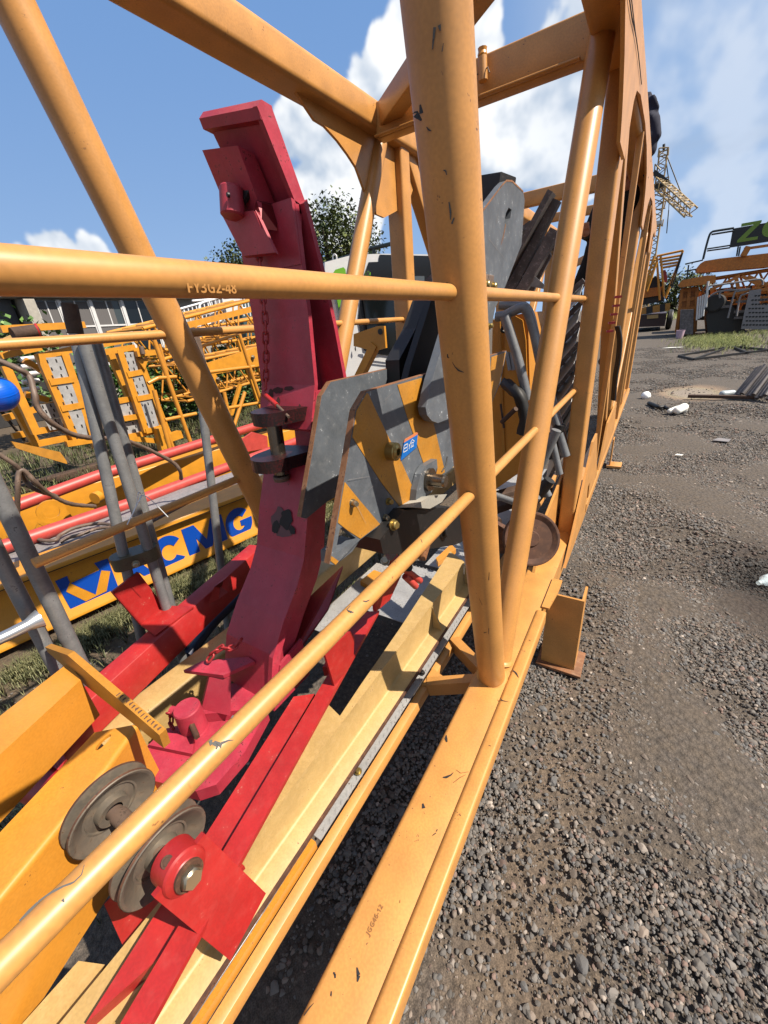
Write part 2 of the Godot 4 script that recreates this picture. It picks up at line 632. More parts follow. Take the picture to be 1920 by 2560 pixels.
func ground() -> void:
	var S := 1024
	var cell := FastNoiseLite.new()
	cell.seed = 5
	cell.noise_type = FastNoiseLite.TYPE_CELLULAR
	cell.cellular_return_type = FastNoiseLite.RETURN_DISTANCE
	cell.frequency = 0.045
	cell.fractal_type = FastNoiseLite.FRACTAL_FBM
	cell.fractal_octaves = 3
	var im := cell.get_seamless_image(S, S, true, false, 0.1)
	im.convert(Image.FORMAT_L8)
	var h := im.get_data()
	var fine := seamless(31, 0.2, S, FastNoiseLite.TYPE_SIMPLEX, 2)
	var slow := seamless(32, 0.012, S)
	var col := PackedByteArray()
	col.resize(S * S * 3)
	for i in S * S:
		var v := h[i] / 255.0
		var f := fine[i] / 255.0 - 0.5
		var s := slow[i] / 255.0
		var k := 0.62 + 0.5 * v + 0.45 * f
		col[i * 3] = int(clampf((0.475 + 0.05 * s) * k, 0, 1) * 255)
		col[i * 3 + 1] = int(clampf((0.44 + 0.03 * s) * k, 0, 1) * 255)
		col[i * 3 + 2] = int(clampf((0.41 - 0.005 * s) * k, 0, 1) * 255)
	var m := StandardMaterial3D.new()
	m.albedo_texture = ImageTexture.create_from_image(Image.create_from_data(S, S, false, Image.FORMAT_RGB8, col))
	var nm := im.duplicate()
	nm.convert(Image.FORMAT_RGBA8)
	nm.bump_map_to_normal_map(6.0)
	m.normal_enabled = true
	m.normal_texture = ImageTexture.create_from_image(nm)
	m.normal_scale = 1.0
	m.uv1_triplanar = true
	m.uv1_world_triplanar = true
	m.uv1_scale = Vector3.ONE * 0.9
	m.roughness = 0.95
	m.vertex_color_use_as_albedo = true
	var lump := FastNoiseLite.new()
	lump.seed = 8
	lump.frequency = 0.9
	lump.fractal_octaves = 4
	var st := st0()
	var xs := []
	var zs := []
	for i in 231:
		xs.append(-14.0 + i * 0.1)
	for j in 221:
		zs.append(-20.0 + j * 0.1)
	xs = [-700.0, -250.0, -90.0, -40.0, -22.0] + xs + [12.0, 18.0, 40.0, 90.0, 250.0, 700.0]
	zs = [-800.0, -300.0, -120.0, -60.0, -35.0, -26.0] + zs + [3.0, 8.0, 30.0, 120.0, 700.0]
	var nx := xs.size()
	for j in zs.size():
		for i in nx:
			var x: float = xs[i]
			var z: float = zs[j]
			var near := clampf(1.0 - maxf(absf(x + 2.0) - 10.0, absf(z + 9.0) - 10.0), 0, 1)
			var y := lump.get_noise_2d(x * 0.8, z * 0.8) * 0.03 * near - 0.012
			st.set_color(ground_tint(x, z))
			st.set_normal(Vector3(-(lump.get_noise_2d(x * 0.8 + 0.08, z * 0.8) - lump.get_noise_2d(x * 0.8, z * 0.8)) * 0.25, 1, -(lump.get_noise_2d(x * 0.8, z * 0.8 + 0.08) - lump.get_noise_2d(x * 0.8, z * 0.8)) * 0.25).normalized())
			st.add_vertex(Vector3(x, y, z))
	for j in zs.size() - 1:
		for i in nx - 1:
			var a := j * nx + i
			for k in [a, a + 1, a + nx + 1, a, a + nx + 1, a + nx]:
				st.add_index(k)
	var g := obj("ground", st, m)
	g.set_meta("kind", "structure")
	gravel(g)


func ground_tint(x: float, z: float) -> Color:
	var n := sin(x * 1.7 + z * 0.9) * 0.5 + sin(x * 3.1 - z * 2.3 + 1.0) * 0.3
	var c := Color(0.36, 0.355, 0.355)
	# packed earth near the frame
	var dirt := clampf(1.0 - absf(x + 0.05 - 0.05 * n) / 0.28, 0, 1) * clampf((z + 3.2) / 2.0, 0, 1)
	c = c.lerp(Color(0.58, 0.51, 0.44), dirt * 0.7)
	# a spill of pale sand
	var sd := Vector2((x - 0.77) / 0.62, (z + 9.5) / 0.95).length() + 0.16 * n
	c = c.lerp(Color(1.9, 1.55, 1.2), clampf((1.0 - sd) * 1.6, 0, 1) * 0.75)
	# oil soaked patch
	var oil := Vector2((x - 0.85) / 0.45, (z + 2.75) / 0.75).length() + 0.15 * n
	c = c.lerp(Color(0.15, 0.13, 0.125), clampf((1.0 - oil) * 1.6, 0, 1))
	# earth on the yard's unpaved side
	var soil := clampf((-x - 1.15 + 0.15 * n) / 0.4, 0, 1)
	c = c.lerp(Color(0.36, 0.31, 0.24), soil)
	return c


func stone_mesh(seed_: int, fine: bool) -> ArrayMesh:
	var r := RandomNumberGenerator.new()
	r.seed = seed_
	var st := st0()
	var rows := 5 if fine else 4
	var segs := 8 if fine else 6
	var n := FastNoiseLite.new()
	n.seed = seed_
	n.frequency = 0.9
	var sx := r.randf_range(0.75, 1.25)
	var sz := r.randf_range(0.75, 1.25)
	var cuts := []
	for k in 9:
		cuts.append([Vector3(r.randf_range(-1, 1), r.randf_range(-0.5, 1), r.randf_range(-1, 1)).normalized(), r.randf_range(0.48, 0.82)])
	var p := []
	for j in rows + 1:
		for i in segs:
			var a := TAU * (i + 0.5 * (j % 2)) / segs
			var b := PI * j / rows
			var d := Vector3(sin(b) * cos(a), cos(b), sin(b) * sin(a))
			var q := d * (1.0 + 0.28 * n.get_noise_3dv(d * 1.6))
			for c in cuts:
				var over: float = q.dot(c[0]) - c[1]
				if over > 0.0:
					q -= c[0] * over
			p.append(Vector3(q.x * sx, q.y * 0.62, q.z * sz))
	for j in rows:
		for i in segs:
			var a: Vector3 = p[j * segs + i]
			var b: Vector3 = p[j * segs + (i + 1) % segs]
			var c: Vector3 = p[(j + 1) * segs + (i + 1) % segs]
			var d: Vector3 = p[(j + 1) * segs + i]
			for t in [[a, b, c], [a, c, d]]:
				var nn: Vector3 = (t[2] - t[0]).cross(t[1] - t[0])
				if nn.length() < 1e-6:
					continue
				nn = nn.normalized()
				if nn.dot(t[0] + t[1] + t[2]) < 0.0:
					nn = -nn
					t = [t[0], t[2], t[1]]
				var col := Color(1, 1, 1)
				for v in 3:
					var sm: Vector3 = (nn * 0.85 + (t[v] as Vector3).normalized() * 0.15).normalized()
					st.set_color(col)
					st.set_normal(sm)
					st.add_vertex(t[v])
	return st.commit()


func stone_tone(x: float, z: float) -> Color:
	var k := rng.randf_range(0.55, 1.25)
	var c := Color(0.128, 0.116, 0.104)
	var pick := rng.randf()
	if pick < 0.25:
		c = Color(0.155, 0.125, 0.102)
	elif pick < 0.45:
		c = Color(0.102, 0.099, 0.097)
	elif pick < 0.52:
		c = Color(0.16, 0.11, 0.09)
	elif pick < 0.545:
		c = Color(0.29, 0.25, 0.215)
	c *= k
	var oil := Vector2((x - 0.85) / 0.45, (z + 2.75) / 0.75).length()
	if oil < 1.0:
		c *= lerpf(0.22, 1.0, clampf(oil * 1.6 - 0.6, 0, 1))
	c.a = 1.0
	return c


func gravel(g: Node3D) -> void:
	var fine := []
	for k in 7:
		fine.append(stone_mesh(40 + k, true))
	var coarse := []
	for k in 4:
		coarse.append(stone_mesh(60 + k, false))
	var patch := FastNoiseLite.new()
	patch.seed = 77
	patch.frequency = 1.3
	patch.fractal_octaves = 3
	var big := []
	var lots := [[], [], [], [], [], [], [], [], [], [], []]
	# [x0, x1, z0, z1, count, least, most, fine meshes]
	for area in [[-0.62, 1.9, -3.0, 0.25, 150000, 0.0026, 0.0108, true], [-0.6, 3.6, -6.5, -3.0, 120000, 0.004, 0.015, true], [-1.2, 9.0, -20.0, -6.5, 150000, 0.011, 0.026, false], [-0.6, 1.9, -3.2, 0.2, 2400, 0.0095, 0.019, true], [-2.6, -0.6, -2.5, 0.0, 5000, 0.005, 0.014, false]]:
		for k in int(area[4]):
			var x := rng.randf_range(area[0], area[1])
			var z := rng.randf_range(area[2], area[3])
			var bare := patch.get_noise_2d(x, z)
			var packed := clampf(1.0 - absf(x + 0.05) / 0.35, 0, 1) * clampf((z + 3.2) / 2.0, 0, 1)
			if bare + packed * 0.22 > 0.16 and rng.randf() < 0.72:
				continue
			var sd := Vector2((x - 0.77) / 0.62, (z + 9.5) / 0.95).length()
			if sd < 0.9 and rng.randf() < 0.93:
				continue
			if x < -1.4 and rng.randf() < 0.6:
				continue
			var u := rng.randf()
			var r: float = lerpf(area[5], area[6], u * u * u)
			if x > 0.15:
				r *= 0.92 + 0.12 * clampf((x - 0.15) * 2.0, 0, 1)
			var b := Basis(Vector3(rng.randf_range(-1, 1), rng.randf_range(-1, 1), rng.randf_range(-1, 1)).normalized(), rng.randf_range(-0.45, 0.45)) * Basis(Vector3.UP, rng.randf() * TAU)
			b = b.scaled(Vector3(r, r * rng.randf_range(0.75, 1.15), r))
			var t := Transform3D(b, Vector3(x, -0.010 + r * 0.04, z))
			var c := stone_tone(x, z)
			if area[7] and x > -0.25 and z < -0.4 and r / (2.0 - z) > 0.0058 and big.size() < 4000:
				big.append([r / (1.6 - z), t, c])
				continue
			var which := rng.randi() % 7 if area[7] else 7 + rng.randi() % 4
			lots[which].append([t, c])
	big.sort_custom(func(p, q): return p[0] > q[0])
	var tones := []
	for k in 10:
		var sm := StandardMaterial3D.new()
		sm.roughness = 0.92
		sm.albedo_color = stone_tone(3, 0).linear_to_srgb()
		tones.append(sm)
	var wet := flat(Color(0.13, 0.12, 0.12), 0.7)
	for i in big.size():
		var t: Transform3D = big[i][1]
		if i < 298:
			var oil := Vector2((t.origin.x - 0.85) / 0.45, (t.origin.z + 2.75) / 0.75).length()
			var o := mi("stone", fine[rng.randi() % 7], wet if oil < 0.9 else tones[rng.randi() % 10], g)
			o.transform = t
		else:
			lots[rng.randi() % 7].append([t, big[i][2]])
	for w in lots.size():
		var mm := MultiMesh.new()
		mm.transform_format = MultiMesh.TRANSFORM_3D
		mm.use_colors = true
		mm.mesh = fine[w] if w < 7 else coarse[w - 7]
		mm.instance_count = lots[w].size()
		for k in lots[w].size():
			mm.set_instance_transform(k, lots[w][k][0])
			mm.set_instance_color(k, lots[w][k][1])
		var mmi := MultiMeshInstance3D.new()
		mmi.name = "gravel"
		mmi.multimesh = mm
		mmi.material_override = M.stone
		g.add_child(mmi, true)
		mmi.set_meta("kind", "stuff")


func frame() -> void:
	var t := thing("crane_frame", "long orange lattice crane frame lying on the gravel with round rails", "crane frame", Vector3(-0.75, 0, -3.5))
	var o: Material = M.orange
	# bottom chord towards the camera's side, with a raised lip along its near stretch
	var st := st0()
	extr(st, [Vector2(-0.08, 0.285), Vector2(0.049, 0.285), Vector2(0.049, 0.418), Vector2(0.045, 0.42), Vector2(-0.068, 0.42), Vector2(-0.0755, 0.4175), Vector2(-0.0795, 0.411), Vector2(-0.08, 0.403)], Vector3(-0.28, 0, 0.35), Vector3(-0.28, 0, -7.35))
	obj("bottom_chord", st, o, t)
	for r in [[0.35, -1.44], [-2.62, -7.2]]:
		st = st0()
		extr(st, [Vector2(0.0495, 0.372), Vector2(0.0735, 0.372), Vector2(0.0735, 0.422), Vector2(0.0725, 0.4262), Vector2(0.0695, 0.4285), Vector2(0.066, 0.429), Vector2(0.043, 0.429), Vector2(0.038, 0.4275), Vector2(0.034, 0.4235), Vector2(0.0315, 0.4195), Vector2(0.0495, 0.4195)], Vector3(-0.28, 0, r[0]), Vector3(-0.28, 0, r[1]))
		obj("chord_lip", st, o, t)
	st = st0()
	extr(st, rprof(0.11, 0.14, 0.01), Vector3(-1.245, 0.43, -0.12), Vector3(-1.245, 0.43, -7.35))
	obj("bottom_chord", st, M.cream, t)
	# top chords
	st = st0()
	extr(st, rprof(0.122, 0.106, 0.02, 4), Vector3(-1.234, 2.397, 0.6), Vector3(-1.234, 2.397, -7.3))
	obj("top_chord", st, o, t)
	st = st0()
	extr(st, rprof(0.11, 0.106, 0.02, 4), Vector3(-0.278, 2.397, 0.6), Vector3(-0.278, 2.397, -7.3))
	obj("top_chord", st, o, t)
	# deep plate with arches on the near top chord
	var pl := []
	for q in [[0.6, 2.35], [-1.45, 2.345], [-1.7, 2.298], [-1.82, 2.235], [-1.9, 2.175], [-1.943, 2.135], [-1.975, 2.095], [-1.99, 2.07], [-2.215, 2.07], [-2.225, 2.11], [-2.24, 2.17], [-2.268, 2.255], [-2.33, 2.305], [-2.51, 2.345], [-2.97, 2.372], [-3.3, 2.36], [-3.65, 2.31], [-3.8, 2.24], [-3.9, 2.15], [-3.95, 2.07], [-4.22, 2.07], [-4.27, 2.16], [-4.36, 2.25], [-4.55, 2.33], [-5.0, 2.37], [-5.5, 2.33], [-5.75, 2.23], [-5.9, 2.07], [-6.2, 2.07], [-6.3, 2.22], [-6.6, 2.33], [-7.3, 2.34], [-7.3, 2.452], [0.6, 2.452]]:
		pl.append(Vector3(-0.222, q[1], q[0]))
	st = st0()
	plate(st, pl, Vector3(0.012, 0, 0))
	obj("arched_plate", st, o, t)
	# gusset under the far top chord
	st = st0()
	plate(st, [Vector3(-1.24, 2.35, -1.50), Vector3(-1.24, 2.291, -1.6), Vector3(-1.24, 2.288, -1.661), Vector3(-1.24, 2.263, -1.738), Vector3(-1.24, 2.232, -1.803), Vector3(-1.24, 2.201, -1.856), Vector3(-1.24, 2.132, -1.905), Vector3(-1.24, 2.05, -1.998), Vector3(-1.24, 2.046, -2.067), Vector3(-1.24, 2.1, -2.22), Vector3(-1.24, 2.35, -2.24)], Vector3(0.012, 0, 0))
	obj("gusset_plate", st, o, t)
	st = st0()
	plate(st, [Vector3(-1.24, 2.35, -2.28), Vector3(-1.24, 2.10, -2.29), Vector3(-1.24, 2.289, -2.452), Vector3(-1.24, 2.298, -2.501), Vector3(-1.24, 2.35, -2.75)], Vector3(0.012, 0, 0))
	obj("gusset_plate", st, o, t)
	# round diagonals
	for q in [[Vector3(-0.30, 0.41, -1.023), Vector3(-0.30, 2.36, -0.565), 0.045], [Vector3(-0.30, 0.41, -1.10), Vector3(-0.30, 2.37, -1.97), 0.0405], [Vector3(-1.235, 0.42, -1.095), Vector3(-1.235, 2.36, -0.604), 0.043], [Vector3(-1.235, 0.42, -1.02), Vector3(-1.235, 2.36, -2.088), 0.040]]:
		st = st0()
		tube(st, [q[0], q[0].lerp(q[1], 0.5), q[1]], q[2], 28)
		obj("diagonal_tube", st, o, t)
	for q in [[Vector3(-0.30, 0.422, -1.02), Vector3(0, 0.97, 0.24), 0.047], [Vector3(-0.30, 0.422, -1.106), Vector3(0, 0.91, -0.41), 0.043], [Vector3(-0.30, 1.595, -0.752), Vector3(0, 0, 1), 0.0155], [Vector3(-0.30, 1.192, -2.20), Vector3(0, 0, 1), 0.0155], [Vector3(-0.30, 1.595, -2.20), Vector3(0, 0, 1), 0.0155], [Vector3(-0.30, 1.192, -0.885), Vector3(0, 0, 1), 0.0155], [Vector3(-1.235, 1.588, -2.205), Vector3(0, 0, 1), 0.0165]]:
		var wp := []
		var rg := ring3(q[0], q[1], q[2], 48)
		for k in 49:
			wp.append(rg[k % 48] + q[1] * 0.0012 * sin(k * 2.1))
		st = st0()
		tube(st, wp, 0.0042 if q[2] > 0.02 else 0.0026, 7, 2, 0.011)
		obj("weld_bead", st, o, t)
	# weld collars where the near tubes land
	for q in [[Vector3(-0.30, 0.4195, -1.02), Vector3(0, 0.97, 0.24), 0.046], [Vector3(-0.30, 0.4195, -1.105), Vector3(0, 0.91, -0.41), 0.0415]]:
		st = st0()
		lathe(st, [Vector2(q[2] + 0.008, 0), Vector2(q[2] + 0.005, 0.006), Vector2(q[2] - 0.001, 0.012)], q[0], q[1], 28)
		obj("weld_bead", st, o, t)
	# square posts and square diagonals
	for z in [-2.28, -4.1, -6.0, -7.25]:
		st = st0()
		extr(st, rprof(0.077, 0.15, 0.012), Vector3(-0.2665, 0.42, z), Vector3(-0.2665, 2.36, z), Vector3(0, 0, 1))
		obj("square_post", st, o, t)
	for z in [-2.25, -4.1, -6.0, -7.25]:
		st = st0()
		extr(st, rprof(0.10, 0.09, 0.012), Vector3(-1.24, 0.42, z), Vector3(-1.24, 2.36, z), Vector3(0, 0, 1))
		obj("square_post", st, o, t)
	for q in [[-0.2665, -2.36, -3.95], [-0.2665, -5.85, -4.25], [-1.24, -2.33, -3.95], [-1.24, -5.85, -4.25]]:
		st = st0()
		extr(st, rprof(0.065, 0.08, 0.008), Vector3(q[0], 2.36, q[1]), Vector3(q[0], 0.42, q[2]), Vector3(0, 0.3, -1))
		obj("square_diagonal", st, o, t)
	for z in [-3.05, -5.1]:
		st = st0()
		beam(st, Vector3(-0.23, 0.43, z), Vector3(-0.23, 2.36, z), 0.03, 0.03, 0.004, Vector3(0, 0, 1))
		obj("slim_post", st, o, t)
	# base gussets that clamp the first square post
	st = st0()
	plate(st, [Vector3(-0.33, 0.42, -1.72), Vector3(-0.33, 0.642, -1.915), Vector3(-0.33, 0.732, -2.32), Vector3(-0.33, 0.827, -2.315), Vector3(-0.33, 0.84, -2.5), Vector3(-0.33, 0.42, -2.9)], Vector3(0.012, 0, 0))
	obj("gusset_plate", st, o, t)
	st = st0()
	plate(st, [Vector3(-0.222, 0.34, -1.95), Vector3(-0.222, 0.526, -2.174), Vector3(-0.222, 0.787, -2.481), Vector3(-0.222, 0.855, -2.534), Vector3(-0.222, 0.86, -2.72), Vector3(-0.222, 0.62, -2.95), Vector3(-0.222, 0.34, -3.3)], Vector3(0.012, 0, 0), [[Vector3(-0.222, 0.44, -2.62), Vector3(-0.222, 0.56, -2.58), Vector3(-0.222, 0.56, -2.66), Vector3(-0.222, 0.44, -2.70)]])
	obj("gusset_plate", st, o, t)
	st = st0()
	plate(st, [Vector3(-0.222, 0.43, -3.3), Vector3(-0.222, 0.74, -3.54), Vector3(-0.222, 0.76, -4.3), Vector3(-0.222, 0.43, -4.6)], Vector3(0.012, 0, 0))
	obj("gusset_plate", st, o, t)
	# rails
	for q in [[-0.30, 1.595, 0.45, -2.24, 0.0125], [-0.30, 1.192, 0.3, -2.24, 0.0125], [-1.235, 1.588, 0.5, -2.22, 0.0125], [-1.235, 1.088, -0.245, -2.22, 0.0135]]:
		st = st0()
		tube(st, [Vector3(q[0], q[1], q[2]), Vector3(q[0], q[1], -1.0), Vector3(q[0], q[1], q[3])], q[4], 24)
		obj("handrail", st, o, t)
	# members across the top
	for q in [[-2.0, 2.372, 0.125], [-4.0, 2.385, 0.10], [-5.0, 2.40, 0.07], [-6.0, 2.39, 0.1]]:
		st = st0()
		beam(st, Vector3(-1.18, q[1], q[0]), Vector3(-0.32, q[1], q[0]), 0.062, q[2], 0.006)
		obj("cross_beam", st, o, t)
	st = st0()
	beam(st, Vector3(-1.18, 2.316, -1.957), Vector3(-0.36, 2.316, -1.957), 0.022, 0.008, 0.002)
	obj("beam_flange", st, o, t)
	st = st0()
	beam(st, Vector3(-1.17, 2.392, -2.02), Vector3(-0.33, 2.392, -1.37), 0.07, 0.085, 0.006)
	obj("cross_beam", st, o, t)
	st = st0()
	beam(st, Vector3(-0.36, 2.30, -6.1), Vector3(-1.18, 2.15, -7.2), 0.06, 0.08, 0.006)
	obj("cross_beam", st, o, t)
	# short pin sleeve with a chewed plastic cap on the first cross beam
	st = st0()
	rod(st, Vector3(-0.689, 2.348, -1.94), Vector3(-0.693, 2.417, -1.94), 0.0165)
	var sl := obj("pin_sleeve", st, o, t)
	st = st0()
	lathe(st, [Vector2(0.0165, 0), Vector2(0.0175, 0.004), Vector2(0.015, 0.012), Vector2(0.017, 0.022), Vector2(0.009, 0.018), Vector2(0.0, 0.02)], Vector3(-0.693, 2.417, -1.94), Vector3(0, 1, 0), 9)
	obj("plastic_cap", st, M.gold, sl)
	for sgn in [-1.0, 1.0]:
		st = st0()
		tube(st, [Vector3(-0.691, 2.374, -1.94), Vector3(-0.691, 2.374, -1.94) + Vector3(0.022 * sgn, 0.004 * sgn, 0.01), Vector3(-0.691, 2.374, -1.94) + Vector3(0.03 * sgn, -0.014 * sgn, 0.012)], 0.0022, 6)
		obj("split_pin", st, M.rope, sl)
	# foot under the near chord
	st = st0()
	plate(st, [Vector3(-0.232, 0.012, -1.60), Vector3(-0.083, 0.012, -1.60), Vector3(-0.083, 0.412, -1.60), Vector3(-0.232, 0.412, -1.60)], Vector3(0, 0, -0.01))
	plate(st, [Vector3(-0.093, 0.012, -1.61), Vector3(-0.093, 0.412, -1.61), Vector3(-0.093, 0.412, -1.72), Vector3(-0.093, 0.012, -1.72)], Vector3(0.01, 0, 0))
	plate(st, [Vector3(-0.232, 0.418, -1.47), Vector3(-0.232, 0.418, -1.70), Vector3(-0.19, 0.418, -1.70), Vector3(-0.19, 0.418, -1.605), Vector3(-0.203, 0.418, -1.47)], Vector3(0, 0.01, 0))
	var ft := obj("foot", st, o, t)
	st = st0()
	box(st, Vector3(-0.15, 0.007, -1.655), Vector3(0.20, 0.012, 0.17), 0.0, 0.003)
	obj("foot_pad", st, M.edge, ft)
	st = st0()
	box(st, Vector3(-0.165, 0.012, -4.75), Vector3(0.14, 0.022, 0.16), 0.0, 0.003)
	plate(st, [Vector3(-0.2, 0.02, -4.7), Vector3(-0.2, 0.3, -4.7), Vector3(-0.2, 0.3, -4.82), Vector3(-0.2, 0.02, -4.82)], Vector3(-0.012, 0, 0))
	obj("foot", st, o, t)
	# walkway edge angle and its K braces to the chord
	st = st0()
	extr(st, [Vector2(-0.013, 0.30), Vector2(0.012, 0.30), Vector2(0.013, 0.299), Vector2(0.013, 0.255), Vector2(0.009, 0.255), Vector2(0.009, 0.295), Vector2(-0.013, 0.295)], Vector3(-0.541, 0, 0.3), Vector3(-0.541, 0, -4.4))
	obj("walkway_edge", st, o, t)
	for q in [[Vector3(-0.535, 0.285, -0.99), Vector3(-0.355, 0.335, -1.05)], [Vector3(-0.535, 0.285, -1.25), Vector3(-0.355, 0.335, -1.10)], [Vector3(-0.535, 0.285, -2.2), Vector3(-0.355, 0.335, -2.2)]]:
		st = st0()
		extr(st, [Vector2(-0.02, 0.025), Vector2(0.02, 0.025), Vector2(0.02, -0.03), Vector2(0.015, -0.03), Vector2(0.015, 0.02), Vector2(-0.02, 0.02)], q[0], q[1])
		obj("floor_brace", st, o, t)
	st = st0()
	plate(st, [Vector3(-0.55, 0.301, -0.965), Vector3(-0.47, 0.303, -1.0), Vector3(-0.465, 0.303, -1.03), Vector3(-0.55, 0.301, -1.06)], Vector3(0, 0.005, 0))
	obj("floor_gusset", st, o, t)
	# wire hanging down the outside plate
	st = st0()
	tube(st, curve([Vector3(-0.206, 2.316, -1.713), Vector3(-0.206, 2.322, -1.848), Vector3(-0.206, 2.343, -2.037), Vector3(-0.206, 2.351, -2.218), Vector3(-0.206, 2.353, -2.434)], 16), 0.0016, 6)
	tube(st, curve([Vector3(-0.206, 2.333, -1.755), Vector3(-0.206, 2.337, -1.887), Vector3(-0.206, 2.341, -2.018)], 10), 0.0014, 6)
	obj("thin_wire", st, M.rubber, t)
	marks(t)


# blobs and runs of dark primer where paint is gone, as the rail and the chord show them
func marks(t: Node3D) -> void:
	var rail := Vector3(0.66, 0.75, 0.0)
	var list := [
		[[Vector3(-0.304, 1.204, -0.116), Vector3(-0.298, 1.204, -0.115), Vector3(-0.293, 1.202, -0.117), Vector3(-0.293, 1.202, -0.12), Vector3(-0.291, 1.2, -0.126), Vector3(-0.289, 1.197, -0.13)], [0.0012, 0.003, 0.0032, 0.0012, 0.0007, 0.0002]],
		[[Vector3(-0.308, 1.201, 0.035), Vector3(-0.307, 1.202, 0.029), Vector3(-0.31, 1.2, 0.024), Vector3(-0.305, 1.204, 0.016), Vector3(-0.301, 1.204, 0.011), Vector3(-0.297, 1.204, 0.005), Vector3(-0.297, 1.204, 0), Vector3(-0.302, 1.204, -0.004)], [0.0014, 0.0022, 0.0012, 0.0007, 0.0012, 0.0005, 0.0004, 0.0002]],
		[[Vector3(-0.302, 1.204, -0.344), Vector3(-0.301, 1.204, -0.335), Vector3(-0.295, 1.204, -0.333), Vector3(-0.292, 1.201, -0.337)], [0.0003, 0.0012, 0.0018, 0.0004]],
		[[Vector3(-0.293, 1.203, -0.362), Vector3(-0.291, 1.2, -0.365), Vector3(-0.289, 1.199, -0.372)], [0.0006, 0.001, 0.0003]],
		[[Vector3(-0.307, 1.202, -0.55), Vector3(-0.298, 1.204, -0.552), Vector3(-0.293, 1.202, -0.546)], [0.0004, 0.0008, 0.0008]],
		[[Vector3(-0.306, 1.203, -0.143), Vector3(-0.307, 1.203, -0.146)], [0.001, 0.0008]],
		[[Vector3(-0.294, 1.203, 0.014), Vector3(-0.292, 1.202, 0.014)], [0.0008, 0.0003]]]
	for q in list:
		var st := st0()
		stroke(st, q[0], q[1], rail.normalized(), 0.0007)
		obj("paint_chip", st, M.chip, t)
	var flatlist := [
		[[Vector3(-0.319, 0.42, -1.087), Vector3(-0.311, 0.42, -1.085), Vector3(-0.305, 0.42, -1.093)], [0.001, 0.0035, 0.0015]],
		[[Vector3(-0.321, 0.42, -1.097), Vector3(-0.308, 0.42, -1.108), Vector3(-0.282, 0.42, -1.115), Vector3(-0.261, 0.42, -1.126)], [0.001, 0.0012, 0.0006, 0.0002]],
		[[Vector3(-0.312, 0.42, -1.031), Vector3(-0.314, 0.42, -1.018), Vector3(-0.32, 0.42, -1.003)], [0.003, 0.004, 0.001]],
		[[Vector3(-0.349, 0.42, -0.745), Vector3(-0.345, 0.42, -0.733), Vector3(-0.339, 0.42, -0.725)], [0.0008, 0.0042, 0.002]],
		[[Vector3(-0.307, 0.42, -0.625), Vector3(-0.299, 0.42, -0.63), Vector3(-0.29, 0.42, -0.642), Vector3(-0.287, 0.42, -0.652)], [0.001, 0.0032, 0.0016, 0.0003]],
		[[Vector3(-0.325, 0.42, -0.539), Vector3(-0.318, 0.42, -0.53)], [0.002, 0.0045]],
		[[Vector3(-0.272, 0.42, -0.486), Vector3(-0.267, 0.42, -0.495)], [0.0008, 0.001]],
		[[Vector3(-0.268, 0.42, -0.498), Vector3(-0.267, 0.42, -0.504)], [0.0008, 0.001]],
		[[Vector3(-0.304, 0.42, -0.211), Vector3(-0.295, 0.42, -0.204), Vector3(-0.292, 0.42, -0.196)], [0.001, 0.0036, 0.0012]],
		[[Vector3(-0.34, 0.42, -0.182), Vector3(-0.336, 0.42, -0.182), Vector3(-0.332, 0.42, -0.178)], [0.001, 0.002, 0.0012]],
		[[Vector3(-0.328, 0.42, -0.161), Vector3(-0.325, 0.42, -0.156)], [0.0008, 0.0016]],
		[[Vector3(-0.353, 0.42, -0.112), Vector3(-0.35, 0.42, -0.125), Vector3(-0.347, 0.42, -0.133)], [0.0008, 0.0006, 0.0002]],
		[[Vector3(-0.305, 0.42, -0.453), Vector3(-0.297, 0.42, -0.462)], [0.0003, 0.0003]],
		[[Vector3(-0.281, 0.42, -0.342), Vector3(-0.279, 0.42, -0.337)], [0.0003, 0.0006]]]
	for q in flatlist:
		var st := st0()
		stroke(st, q[0], q[1], Vector3.UP, 0.0012)
		obj("paint_chip", st, M.chip, t)
	for q in [[[Vector3(-0.244, 0.429, -1.074), Vector3(-0.23, 0.429, -1.066), Vector3(-0.216, 0.429, -1.05)], [0.001, 0.0035, 0.0006]], [[Vector3(-0.247, 0.429, -0.94), Vector3(-0.238, 0.429, -0.934), Vector3(-0.218, 0.429, -0.939)], [0.0006, 0.002, 0.0003]], [[Vector3(-0.23, 0.429, -1.246), Vector3(-0.222, 0.429, -1.243)], [0.001, 0.001]], [[Vector3(-0.226, 0.429, -0.767), Vector3(-0.219, 0.429, -0.768)], [0.001, 0.0004]]]:
		var st := st0()
		stroke(st, q[0], q[1], Vector3.UP, 0.0012)
		obj("paint_chip", st, M.chip, t)
	for q in [[[Vector3(-0.277, 0.42, -0.625), Vector3(-0.266, 0.42, -0.647), Vector3(-0.255, 0.42, -0.662)], [0.0005, 0.0007, 0.0003]], [[Vector3(-0.284, 0.42, -0.662), Vector3(-0.269, 0.42, -0.659), Vector3(-0.251, 0.42, -0.673)], [0.0004, 0.0006, 0.0003]], [[Vector3(-0.314, 0.42, -0.523), Vector3(-0.31, 0.42, -0.519)], [0.0003, 0.0004]]]:
		var st := st0()
		stroke(st, q[0], q[1], Vector3.UP, 0.0012)
		obj("rust_scratch", st, M.scratch, t)
	# scuffs on the thick near tube
	var side := Vector3(0.35, 0.0, 0.94)
